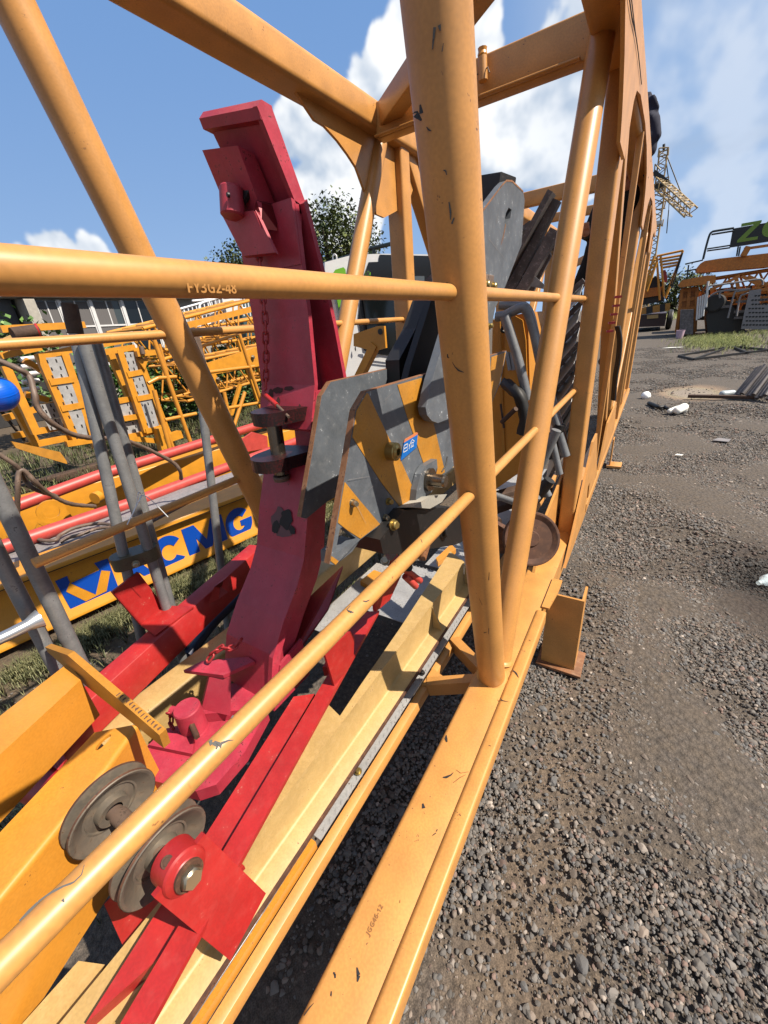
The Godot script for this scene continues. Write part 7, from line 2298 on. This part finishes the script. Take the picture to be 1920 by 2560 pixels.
	plate(st, [Vector3(2.062, 0.04, -25.5), Vector3(1.845, 0.822, -25.5), Vector3(1.923, 1.312, -25.5), Vector3(2.205, 1.479, -25.5), Vector3(2.536, 1.381, -25.5), Vector3(2.836, 1.031, -25.5), Vector3(3.259, 0.864, -25.5), Vector3(3.408, -0.047, -25.5)], Vector3(0, 0, -1.4))
	obj("housing", st, M.dark, t)
	st = st0()
	lathe(st, [Vector2(0, 0.02), Vector2(0.30, 0.02), Vector2(0.36, 0.0), Vector2(0.36, -0.4)], Vector3(2.018, 1.336, -25.3), Vector3(-0.3, 0, 1), 24)
	obj("drum", st, M.rubber, t)
	for q in [[Vector3(2.256, 1.151, -25.3), Vector3(2.676, 1.16, -25.3)], [Vector3(2.8, 0.908, -25.3), Vector3(4.002, 0.926, -25.3)], [Vector3(2.853, 0.661, -25.3), Vector3(4.063, 0.671, -25.3)], [Vector3(2.781, 1.309, -25.3), Vector3(3.846, 1.311, -25.3)]]:
		bar(t, "rail", q[0], q[1], 0.10, M.formwork, true)
	t = thing("white_tube_rack", "upright white tubes and loops in front of the heap", "tube rack", Vector3(2.2, 0.5, -25))
	for k in 4:
		bar(t, "tube", Vector3(1.356, 1.659, -25).lerp(Vector3(1.598, 1.745, -25), k / 3.0), Vector3(1.485, 0.697, -25).lerp(Vector3(1.691, 0.846, -25), k / 3.0), 0.035, M.white)
	bar(t, "tube", Vector3(1.597, 2.247, -25), Vector3(1.721, 1.203, -25), 0.045, M.white)
	st = st0()
	for q in [[Vector3(1.621, 2.058, -25), Vector3(2.58, 2.084, -25), Vector3(3.293, 2.117, -25), Vector3(3.465, 2.038, -25), Vector3(3.5, 1.885, -25)], [Vector3(1.775, 1.647, -25), Vector3(2.095, 1.801, -25), Vector3(2.779, 1.787, -25), Vector3(3.124, 1.779, -25)], [Vector3(2.608, 0.688, -25), Vector3(2.624, 1.635, -25), Vector3(2.738, 1.731, -25), Vector3(3.051, 1.757, -25)], [Vector3(2.151, 1.529, -25), Vector3(2.13, 1.766, -25), Vector3(2.496, 1.849, -25)], [Vector3(2.9, 0.745, -25), Vector3(2.852, 1.457, -25), Vector3(2.981, 1.597, -25), Vector3(3.273, 1.641, -25)]]:
		tube(st, curve(q, 24), 0.035, 8)
	obj("hoop", st, M.plank, t)
	t = thing("perforated_plate", "large pale perforated deck plate leaning on the heap at the right", "deck plate", Vector3(3.6, 0, -25))
	st = st0()
	plate(st, [Vector3(3.087, 1.718, -24.8), Vector3(3.469, 1.735, -24.8), Vector3(3.546, 1.126, -24.8), Vector3(4.555, 1.147, -24.8), Vector3(4.828, 0.054, -24.8), Vector3(3.143, 0.219, -24.8), Vector3(3.108, 0.92, -24.8)], Vector3(0, 0, -0.05))
	obj("plate", st, M.plank, t)
	st = st0()
	for i in 13:
		for j in 8:
			var p := Vector3(3.202, 0.375, -24.79).lerp(Vector3(4.649, 0.267, -24.79), (i + 0.5 * (j % 2)) / 13.0) + Vector3(0.012 * j, 0.16 * j, 0)
			if j > 3 and i > 4 + (1 if j > 5 else 0):
				continue
			blob(st, p, Vector3(1, 0, 0), Vector3(0, 1, 0), 0.05, 0.03, 2, 0.004)
	var hl := obj("holes", st, M.dark, t)
	# green lettered board on a walkway
	t = thing("lettered_sign", "black sign board with green capital letters on a walkway rail", "sign", Vector3(3.2, 3.3, -26.2))
	st = st0()
	var s0 := Vector3(2.173, 3.529, -26.2)
	var s1 := Vector3(2.141, 4.248, -26.2)
	var e0 := Vector3(3.451, 3.552, -26.2)
	var rt := (e0 - s0).normalized()
	var s2 := s1 + rt * 7.6
	plate(st, [s0, s0 + rt * 7.6, s2, s1], Vector3(0, 0, -0.06))
	obj("board", st, M.signdark, t)
	var x := 0.14
	for ch in ["Z", "O", "O", "M", "L", "I", "O", "N"]:
		x += letter_on(t, ch, s0 + rt * (x + 0.04) + Vector3(0.04, 0.15, 0.0), 0.70, M.lettergreen, rt, rt.cross((s1 - s0).normalized()).normalized(), "letter", 1.45) + 0.09
	t = thing("walkway_railing", "dark green tube railing with rounded corner left of the sign", "railing", Vector3(2, 2.5, -26.2))
	st = st0()
	tube(st, curve([Vector3(1.291, 3.204, -26.1), Vector3(1.306, 3.714, -26.1), Vector3(1.339, 4.119, -26.1), Vector3(1.401, 4.228, -26.1), Vector3(1.538, 4.25, -26.1), Vector3(2.158, 4.248, -26.1)], 24), 0.045, 10)
	tube(st, [Vector3(1.406, 4.138, -26.1), Vector3(2.181, 4.142, -26.1)], 0.035, 8)
	obj("top_rail", st, M.railgreen, t)
	for q in [[Vector3(1.358, 3.599, -26.1), Vector3(2.173, 3.61, -26.1)], [Vector3(1.374, 3.519, -26.1), Vector3(2.193, 3.517, -26.1)], [Vector3(2.492, 3.156, -26.1), Vector3(2.466, 3.52, -26.1)], [Vector3(2.562, 3.145, -26.1), Vector3(2.536, 3.509, -26.1)], [Vector3(0.638, 3.104, -26.1), Vector3(1.297, 3.172, -26.1)], [Vector3(0.826, 2.511, -26.1), Vector3(0.785, 3.052, -26.1)], [Vector3(0.678, 2.808, -26.1), Vector3(1.171, 2.84, -26.1)]]:
		bar(t, "rail", q[0], q[1], 0.03, M.railgreen)
	# bucket by the heap
	t = thing("paint_bucket", "small pale pink bucket on the ground by the grey bin", "bucket", Vector3(0.95, 0, -24))
	st = st0()
	lathe(st, [Vector2(0, 0.0), Vector2(0.13, 0.0), Vector2(0.17, 0.34), Vector2(0.18, 0.35), Vector2(0.16, 0.35), Vector2(0.12, 0.02)], Vector3(0.93, 0.0, -24.2), Vector3.UP, 16)
	obj("pail", st, flat(Color(0.7, 0.6, 0.66), 0.5), t)
	# lorry crane seen from behind
	t = thing("truck_crane", "orange lorry mounted crane with a striped rear bumper, far down the yard", "crane lorry", Vector3(-0.6, 0, -33))
	st = st0()
	plate(st, [Vector3(-1.313, 1.346, -32), Vector3(0.426, 1.508, -32), Vector3(0.479, 1.095, -32), Vector3(-1.258, 0.983, -32)], Vector3(0, 0, -0.3))
	obj("bumper", st, M.stripe, t)
	for q in [[Vector3(-0.774, 1.407, -31.98), Vector3(-0.449, 1.442, -31.98), Vector3(-0.383, 1.041, -31.98), Vector3(-0.709, 1.003, -31.98)], [Vector3(-0.088, 1.472, -31.98), Vector3(0.171, 1.49, -31.98), Vector3(0.243, 1.074, -31.98), Vector3(-0.016, 1.053, -31.98)]]:
		st = st0()
		plate(st, q, Vector3(0, 0, 0.012))
		obj("bumper_stripe", st, M.dark, t)
	st = st0()
	plate(st, [Vector3(-1.306, 0.96, -32.2), Vector3(0.363, 0.972, -32.2), Vector3(0.368, 0.241, -32.2), Vector3(-1.203, 0.287, -32.2)], Vector3(0, 0, -6))
	obj("chassis", st, paint(Color(0.16, 0.05, 0.05), 33, 0.8, 0.2), t)
	st = st0()
	plate(st, [Vector3(-0.659, 0.93, -32.1), Vector3(-0.077, 0.924, -32.1), Vector3(-0.042, 0.722, -32.1), Vector3(-0.626, 0.725, -32.1)], Vector3(0, 0, 0.03))
	obj("number_plate", st, M.cream, t)
	for xx in [-1.5, 0.45]:
		for zz in [-33.2, -34.6]:
			st = st0()
			lathe(st, [Vector2(0, 0.28), Vector2(0.3, 0.28), Vector2(0.36, 0.22), Vector2(0.52, 0.26), Vector2(0.55, 0.2), Vector2(0.55, 0.02), Vector2(0.5, -0.02), Vector2(0, 0.0)], Vector3(xx, 0.55, zz), Vector3(1, 0, 0), 28)
			obj("tyre", st, M.rubber, t)
	st = st0()
	plate(st, [Vector3(-1.335, 1.499, -33), Vector3(0.086, 1.652, -33), Vector3(0.027, 2.464, -33), Vector3(-0.568, 3.071, -33), Vector3(-1.346, 2.688, -33)], Vector3(0, 0, -3))
	obj("superstructure", st, M.dark, t)
	st = st0()
	plate(st, [Vector3(-1.113, 1.928, -32.8), Vector3(-0.177, 1.985, -32.8), Vector3(-0.135, 2.455, -32.8), Vector3(-1.043, 2.429, -32.8)], Vector3(0, 0, -2))
	obj("deck_house", st, o, t)
	st = st0()
	plate(st, [Vector3(-0.196, 2.694, -32.7), Vector3(-0.303, 3.317, -32.7), Vector3(-0.126, 3.336, -32.7), Vector3(0.035, 2.982, -32.7), Vector3(0.071, 2.662, -32.7)], Vector3(0, 0, -0.6))
	obj("winch", st, M.red, t)
	for q in [[Vector3(-0.688, 4.057, -32.5), Vector3(-0.131, 1.716, -32.5)], [Vector3(-0.491, 4.07, -32.5), Vector3(0.067, 1.869, -32.5)], [Vector3(-0.695, 4.099, -32.5), Vector3(0.568, 4.193, -32.5)], [Vector3(0.568, 4.193, -32.5), Vector3(0.14, 1.796, -32.5)], [Vector3(-0.587, 3.928, -32.6), Vector3(0.518, 3.971, -32.6)], [Vector3(-0.521, 3.775, -32.6), Vector3(0.528, 3.81, -32.6)], [Vector3(-0.455, 3.622, -32.6), Vector3(0.484, 3.635, -32.6)], [Vector3(-0.385, 3.447, -32.6), Vector3(0.431, 3.501, -32.6)]]:
		bar(t, "gantry_bar", q[0], q[1], 0.06, y)
	for k in 6:
		bar(t, "boom_bar", Vector3(-1.018, 2.407, -32).lerp(Vector3(-1.057, 3.912, -32), k / 5.0), Vector3(-0.796, 3.055, -32).lerp(Vector3(-0.69, 3.86, -32), k / 5.0), 0.045, y)
	for q in [[Vector3(-1.074, 2.242, -32), Vector3(-0.805, 4.077, -32)], [Vector3(-0.892, 2.265, -32), Vector3(-0.632, 3.751, -32)], [Vector3(-1.226, 2.151, -32), Vector3(-1.04, 3.808, -32)]]:
		bar(t, "boom_bar", q[0], q[1], 0.065, y)
	for q in [[Vector3(0.57, 4.066, -32.4), Vector3(0.37, 2.303, -32.4)], [Vector3(0.527, 3.994, -32.4), Vector3(0.274, 2.398, -32.4)]]:
		bar(t, "hoist_rope", q[0], q[1], 0.035, M.rubber)
	# tower crane
	t = thing("tower_crane", "pale yellow tower crane rising beyond the frame", "tower crane", Vector3(-1.8, 0, -60))
	var tc := paint(Color(0.62, 0.52, 0.34), 34, 0.5, 0.1)
	lattice(t, Vector3(-1.791, -0.068, -60), Vector3(-2.098, 12.775, -60), 1.1, 1.1, 0.075, 22, tc)
	lattice(t, Vector3(-2.141, 12.617, -60), Vector3(-2.235, 15.57, -60), 0.7, 0.7, 0.06, 7, tc)
	for q in [[Vector3(-2.235, 15.57, -60), Vector3(-2.32, 16.063, -60), 0.12, M.dark], [Vector3(-1.868, 15.008, -60), Vector3(0.365, 10.46, -58), 0.05, M.dark], [Vector3(-1.997, 14.974, -60), Vector3(-1.125, 12.065, -59), 0.045, M.dark], [Vector3(-1.125, 12.065, -59), Vector3(-0.895, 10.186, -59), 0.03, M.dark], [Vector3(-0.895, 10.186, -59), Vector3(-0.71, 8.147, -59), 0.045, M.dark]]:
		bar(t, "tie_rope", q[0], q[1], q[2], q[3])
	lattice(t, Vector3(-2.519, 13.198, -60), Vector3(1.032, 9.205, -56), 0.8, 0.75, 0.07, 13, tc)
	for q in [[Vector3(-2.827, 13.83, -59.5), Vector3(-1.312, 12.586, -59.5)], [Vector3(-2.527, 12.441, -59.5), Vector3(-1.465, 12.684, -59.5)]]:
		bar(t, "platform", q[0], q[1], 0.25, M.dark, true, 0.4)
	for q in [[Vector3(-2.648, 15.017, -59.5), Vector3(-1.771, 15.003, -59.5)], [Vector3(-2.68, 15.405, -59.5), Vector3(-1.806, 15.387, -59.5)], [Vector3(-2.665, 15.717, -59.5), Vector3(-1.84, 15.582, -59.5)], [Vector3(-2.648, 15.017, -59.5), Vector3(-2.665, 15.717, -59.5)], [Vector3(-1.76, 14.937, -59.5), Vector3(-1.84, 15.582, -59.5)], [Vector3(-2.064, 10.511, -59.5), Vector3(-1.22, 10.489, -59.5)], [Vector3(-1.351, 10.446, -59.5), Vector3(-1.294, 11.116, -59.5)], [Vector3(-1.966, 10.974, -59.5), Vector3(-1.258, 11.109, -59.5)], [Vector3(-1.879, 12.705, -59.5), Vector3(-1.348, 12.791, -59.5)], [Vector3(-1.866, 13.032, -59.5), Vector3(-1.414, 13.163, -59.5)], [Vector3(-1.324, 12.654, -59.5), Vector3(-1.414, 13.163, -59.5)], [Vector3(-2.755, 13.814, -59.5), Vector3(-2.796, 14.473, -59.5)], [Vector3(-2.796, 14.473, -59.5), Vector3(-2.213, 13.857, -59.5)], [Vector3(-1.798, 8.919, -59.5), Vector3(-1.176, 9.024, -59.5)], [Vector3(-1.224, 8.891, -59.5), Vector3(-1.227, 9.524, -59.5)]]:
		bar(t, "guard_rail", q[0], q[1], 0.055, tc)
	st = st0()
	plate(st, [Vector3(-1.828, 9.113, -59.3), Vector3(-1.305, 9.163, -59.3), Vector3(-1.319, 9.444, -59.3), Vector3(-1.852, 9.469, -59.3)], Vector3(0, 0, -1))
	obj("cab", st, M.white, t)



func leaf_mesh(l: float, w: float) -> ArrayMesh:
	var st := st0()
	var n := Vector3(0, 1, 0.2).normalized()
	var a := Vector3.ZERO
	var b := Vector3(w, 0.12 * l, l * 0.45)
	var c := Vector3(0, 0.0, l)
	var d := Vector3(-w, 0.12 * l, l * 0.45)
	for t in [[a, b, c], [a, c, d]]:
		if (t[2] - t[0]).cross(t[1] - t[0]).dot(n) < 0.0:
			t = [t[0], t[2], t[1]]
		for v in 3:
			st.set_color(Color(1, 1, 1))
			st.set_normal(n)
			st.add_vertex(t[v])
	return st.commit()


func leaves(parent: Node, called: String, spots: Array, mesh: Mesh, dark: Color, light: Color, size: Vector2, up := 0.0) -> void:
	var mm := MultiMesh.new()
	mm.transform_format = MultiMesh.TRANSFORM_3D
	mm.use_colors = true
	mm.mesh = mesh
	mm.instance_count = spots.size()
	var off := at_of(parent)
	for i in spots.size():
		var s := rng.randf_range(size.x, size.y)
		var b := Basis(Vector3.UP, rng.randf() * TAU) * Basis(Vector3.RIGHT, rng.randf_range(-1.2, 0.9) * (1.0 - up) - up * rng.randf_range(0.9, 1.5))
		mm.set_instance_transform(i, Transform3D(b.scaled(Vector3.ONE * s), spots[i] - off))
		mm.set_instance_color(i, dark.lerp(light, rng.randf() * rng.randf()))
	var o := MultiMeshInstance3D.new()
	o.name = called if parent != self else numbered(called)
	o.multimesh = mm
	o.material_override = M.leaf
	parent.add_child(o, true)
	o.set_meta("kind", "stuff")


func crown_spots(c: Vector3, r: Vector3, clumps: int, per: int, spread: float) -> Array:
	var out := []
	for k in clumps:
		var d := Vector3(rng.randfn(), rng.randfn() * 0.9 + 0.15, rng.randfn()).normalized() * pow(rng.randf(), 0.35)
		var p := c + d * r
		for m in per:
			out.append(p + Vector3(rng.randfn(), rng.randfn() * 0.7, rng.randfn()) * spread)
	return out


func tree(called: String, label: String, c: Vector3, r: Vector3, clumps: int, per: int, leaf: float) -> void:
	var t := thing(called, label, "tree", Vector3(c.x, 0, c.z), "trees beyond the yard")
	var st := st0()
	tube(st, curve([Vector3(c.x, -0.1, c.z), Vector3(c.x + 0.15, c.y * 0.4, c.z), Vector3(c.x - 0.1, c.y, c.z), Vector3(c.x, c.y + r.y * 0.5, c.z)], 12), r.x * 0.085, 9, 0, 0.03, r.x * 0.02)
	for k in 6:
		var a := TAU * k / 6.0
		tube(st, curve([Vector3(c.x, c.y - r.y * 0.7, c.z), c + Vector3(cos(a) * r.x * 0.35, 0, sin(a) * r.z * 0.35), c + Vector3(cos(a) * r.x * 0.75, r.y * 0.4, sin(a) * r.z * 0.75)], 8), r.x * 0.035, 6, 0, 0.03, r.x * 0.008)
	obj("trunk", st, M.bark, t)
	leaves(t, "crown", crown_spots(c, r, clumps, per, r.x * 0.11), leaf_mesh(1.0, 0.32), Color(0.030, 0.048, 0.012), Color(0.13, 0.15, 0.035), Vector2(leaf * 0.7, leaf * 1.3))


func bush(label: String, c: Vector3, r: Vector3, clumps: int, leaf: float, bright := 1.0) -> void:
	var t := thing("bush", label, "bush", Vector3(c.x, 0, c.z), "bushes along the left side")
	var st := st0()
	for k in 5:
		var a := TAU * k / 5.0
		tube(st, curve([Vector3(c.x, 0, c.z), Vector3(c.x + cos(a) * r.x * 0.3, c.y, c.z + sin(a) * r.z * 0.3), c + Vector3(cos(a) * r.x * 0.7, r.y * 0.5, sin(a) * r.z * 0.7)], 6), 0.02, 6, 0, 0.03, 0.006)
	obj("stems", st, M.bark, t)
	leaves(t, "foliage", crown_spots(c, r, clumps, 14, 0.14), leaf_mesh(1.0, 0.36), Color(0.03, 0.075, 0.015) * bright, Color(0.14, 0.24, 0.045) * bright, Vector2(leaf * 0.7, leaf * 1.3))


func grass(called: String, label: String, spots: Array, h: Vector2, dark: Color, light: Color) -> void:
	var st := st0()
	for k in 7:
		var a := TAU * k / 7.0 + 0.3 * k
		var lean := Vector3(cos(a), 0, sin(a)) * (0.25 + 0.07 * k)
		var w := Vector3(-sin(a), 0, cos(a)) * 0.022
		var o := Vector3(cos(a), 0, sin(a)) * 0.05
		var m := o + lean * 0.4 + Vector3(0, 0.62, 0)
		var tp := o + lean + Vector3(0, 1.0 - 0.05 * k, 0)
		var n := Vector3(cos(a) * 0.3, 0.9, sin(a) * 0.3).normalized()
		for t in [[o - w, o + w, m + w * 0.7], [o - w, m + w * 0.7, m - w * 0.7], [m - w * 0.7, m + w * 0.7, tp]]:
			if (t[2] - t[0]).cross(t[1] - t[0]).dot(n) < 0.0:
				t = [t[0], t[2], t[1]]
			for v in 3:
				st.set_color(Color(1, 1, 1))
				st.set_normal(n)
				st.add_vertex(t[v])
	var mesh := st.commit()
	var mm := MultiMesh.new()
	mm.transform_format = MultiMesh.TRANSFORM_3D
	mm.use_colors = true
	mm.mesh = mesh
	mm.instance_count = spots.size()
	for i in spots.size():
		var s := rng.randf_range(h.x, h.y)
		mm.set_instance_transform(i, Transform3D(Basis(Vector3.UP, rng.randf() * TAU).scaled(Vector3(s * 0.9, s, s * 0.9)), spots[i]))
		mm.set_instance_color(i, dark.lerp(light, rng.randf()))
	var o := MultiMeshInstance3D.new()
	o.name = numbered(called)
	o.multimesh = mm
	o.material_override = M.leaf
	add_child(o)
	o.set_meta("kind", "stuff")
	tag(o, label, "grass")


func greenery() -> void:
	tree("leafy_tree", "broad leafy green tree behind the red arm and the cab", Vector3(-15.5, 5.2, -20), Vector3(3.0, 2.5, 2.6), 520, 18, 0.20)
	tree("leafy_tree", "smaller tree left of the red arm, half hidden by it", Vector3(-22.6, 5.4, -20.5), Vector3(2.4, 1.7, 2.2), 330, 16, 0.19)
	tree("leafy_tree", "small distant green tree beside the crane lorry", Vector3(1.3, 2.6, -70), Vector3(3.6, 2.6, 3.0), 300, 14, 0.34)
	bush("vine covered bush at the left edge below the white house", Vector3(-10.6, 1.5, -2.9), Vector3(1.0, 0.85, 1.5), 170, 0.13, 1.0)
	bush("bright bush between the two yellow platform frames", Vector3(-8.6, 0.85, -4.2), Vector3(0.7, 0.8, 0.9), 240, 0.11, 1.2)
	bush("dark bush behind the yellow ladder frame", Vector3(-8.8, 0.6, -6.0), Vector3(0.8, 0.75, 1.3), 260, 0.11, 0.75)
	bush("dark bush behind the lattice heap, near the red arm", Vector3(-9.4, 0.7, -8.2), Vector3(0.9, 0.9, 1.6), 280, 0.12, 0.75)
	var a := []
	for k in 2600:
		var u := rng.randf()
		var p := Vector3(lerpf(-2.72, -2.45, u), -0.005, lerpf(-0.25, -2.6, u)) + Vector3(absf(rng.randfn()) * 0.09, 0, rng.randfn() * 0.16)
		a.append(p)
	for k in 700:
		a.append(Vector3(rng.randf_range(-2.6, -1.35), -0.01, rng.randf_range(-2.4, 0.1)))
	for k in 500:
		a.append(Vector3(-1.62 + rng.randfn() * 0.16, -0.01, -0.12 + rng.randfn() * 0.10))
	grass("grass", "short dry grass along the foot of the lettered girder", a, Vector2(0.04, 0.115), Color(0.05, 0.065, 0.02), Color(0.23, 0.215, 0.10))
	a = []
	for k in 3600:
		a.append(Vector3(rng.randf_range(-9.5, -4.4), -0.01, rng.randf_range(-8.5, -0.8)))
	grass("grass", "patchy grass and weeds around the yellow platform frames", a, Vector2(0.08, 0.22), Color(0.035, 0.05, 0.014), Color(0.15, 0.16, 0.055))
	a = []
	for k in 3800:
		var c := Vector3(2.1, 0, -21.0) if k % 8 else Vector3(4.6, 0, -25.0)
		a.append(c + Vector3(rng.randfn() * 0.55, -0.01, rng.randfn() * 1.5))
	for k in 200:
		a.append(Vector3(rng.randf_range(1.8, 5), -0.01, -24.6 + rng.randfn() * 0.3))
	grass("grass", "bright green grass patch in front of the heap of crane parts", a, Vector2(0.06, 0.2), Color(0.05, 0.085, 0.015), Color(0.20, 0.21, 0.06))
	a = []
	for k in 3000:
		a.append(Vector3(rng.randf_range(-6, 8), -0.01, rng.randf_range(-90, -50)))
	grass("grass", "strip of far green grass beyond the lorry", a, Vector2(0.3, 0.6), Color(0.12, 0.17, 0.04), Color(0.28, 0.30, 0.10))


func litter() -> void:
	# clear bottle on the oily patch
	var t := thing("plastic_bottle", "clear plastic bottle lying on the dark oily gravel at the right edge", "bottle", Vector3(0.766, 0.03, -2.772))
	var clear := StandardMaterial3D.new()
	clear.albedo_color = Color(0.86, 0.92, 0.93, 0.35)
	clear.transparency = BaseMaterial3D.TRANSPARENCY_ALPHA
	clear.roughness = 0.06
	var st := st0()
	var p := Vector3(0.729, 0.026, -2.735)
	var ax := (Vector3(0.976, 0.03, -3.026) - p).normalized()
	lathe(st, [Vector2(0, 0.0), Vector2(0.0125, 0.0), Vector2(0.0125, 0.016), Vector2(0.015, 0.018), Vector2(0.015, 0.021), Vector2(0.013, 0.024), Vector2(0.02, 0.036), Vector2(0.031, 0.055), Vector2(0.032, 0.09), Vector2(0.029, 0.096), Vector2(0.032, 0.102), Vector2(0.032, 0.17), Vector2(0.028, 0.19), Vector2(0, 0.186)], p, ax, 24)
	obj("shell", st, clear, t)
	# white lumps on the gravel
	st = soft_body([[Vector3(0.452, 0.06, -7.482), Vector3(0.532, 0.08, -7.634), 0.055, 0.06], [Vector3(0.361, 0.04, -7.51), Vector3(0.455, 0.06, -7.603), 0.04, 0.05], [Vector3(0.551, 0.03, -7.645), Vector3(0.559, 0.06, -7.74), 0.035, 0.04]], 0.012)
	tag(obj("crumpled_bag", st, M.plastic), "crumpled cream plastic bag on the gravel", "bag")
	st = soft_body([[Vector3(0.009, 0.06, -8.739), Vector3(0.025, 0.07, -8.764), 0.07, 0.06], [Vector3(0.047, 0.04, -8.817), Vector3(0.037, 0.05, -8.925), 0.05, 0.04]], 0.015)
	tag(obj("white_ball", st, flat(Color(0.95, 0.95, 0.95), 0.6)), "small round white foam lump on the gravel near the frame's end", "foam lump")
	st = st0()
	tube(st, curve([Vector3(0.081, 0.02, -8.238), Vector3(0.156, 0.03, -8.016), Vector3(0.223, 0.03, -7.856), Vector3(0.287, 0.03, -7.896), Vector3(0.342, 0.02, -7.792)], 20), 0.035, 8, 0, 0.03, 0.025)
	tag(obj("black_rag", st, M.rubber), "twisted black rag on the gravel beside the cream bag", "rag")
	for q in [[Vector3(0.857, 0, -5.993), "flat pale scrap of card lying on the gravel", 0.09, 0.10], [Vector3(0.42, 0, -5.277), "small white paper scrap on the gravel, nearest the frame", 0.04, 0.02], [Vector3(0.599, 0, -19.192), "thin white strip of litter far out on the gravel", 0.35, 0.12]]:
		st = st0()
		plate(st, [q[0] + Vector3(-q[2], 0.012, 0), q[0] + Vector3(-q[2] * 0.3, 0.02, -q[3]), q[0] + Vector3(q[2], 0.016, -q[3] * 0.8), q[0] + Vector3(q[2] * 0.6, 0.012, q[3] * 0.3)], Vector3(0, 0.004, 0))
		tag(obj("paper_scrap", st, M.plank if q[2] > 0.05 and q[2] < 0.2 else M.plastic), q[1], "litter")
	# pile of dark tubes with a flat bar
	t = thing("tube_pile", "slanting pile of dark grey steel tubes at the right edge", "tube pile", Vector3(1.583, 0, -9.52))
	for k in 11:
		var u := k / 10.0
		var a: Vector3 = Vector3(1.258, 0.04, -8.797).lerp(Vector3(1.683, 0.04, -8.538), u) + Vector3(0, 0.03 * (k % 3), 0)
		var b: Vector3 = Vector3(1.489, 0.468, -8.7).lerp(Vector3(1.88, 0.458, -8.7), u) + Vector3(0, 0.02 * (k % 3), -0.3)
		bar(t, "tube", a, b, 0.030, M.formwork)
	st = st0()
	beam(st, Vector3(0.633, 0.05, -8.785), Vector3(1.497, 0.05, -8.715), 0.08, 0.05, 0.006)
	tag(obj("flat_bar", st, M.wood), "brown flat bar lying across the gravel in front of the tube pile", "steel bar")
	st = soft_body([[Vector3(1.145, 0.03, -9.122), Vector3(1.278, 0.04, -9.187), 0.06, 0.05]], 0.015)
	tag(obj("clear_wrap", st, flat(Color(0.62, 0.66, 0.68), 0.3)), "scrap of clear wrap at the foot of the tube pile", "wrap")
	# dark bars added in place of shadow lines on the far gravel
	t = thing("shadow_bars", "added dark bars standing in for shadow lines on the gravel beyond the sand", "shadow stand-in", Vector3(1.729, 0, -16.361))
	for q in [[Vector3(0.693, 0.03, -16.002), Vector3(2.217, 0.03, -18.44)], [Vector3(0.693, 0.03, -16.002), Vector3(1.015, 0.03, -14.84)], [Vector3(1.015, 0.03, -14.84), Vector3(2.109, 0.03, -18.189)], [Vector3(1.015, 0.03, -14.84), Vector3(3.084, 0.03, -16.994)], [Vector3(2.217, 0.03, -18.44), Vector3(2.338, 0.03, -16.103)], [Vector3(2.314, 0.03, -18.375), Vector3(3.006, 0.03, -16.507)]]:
		bar(t, "shadow_bar", q[0], q[1], 0.05, M.dark, true)
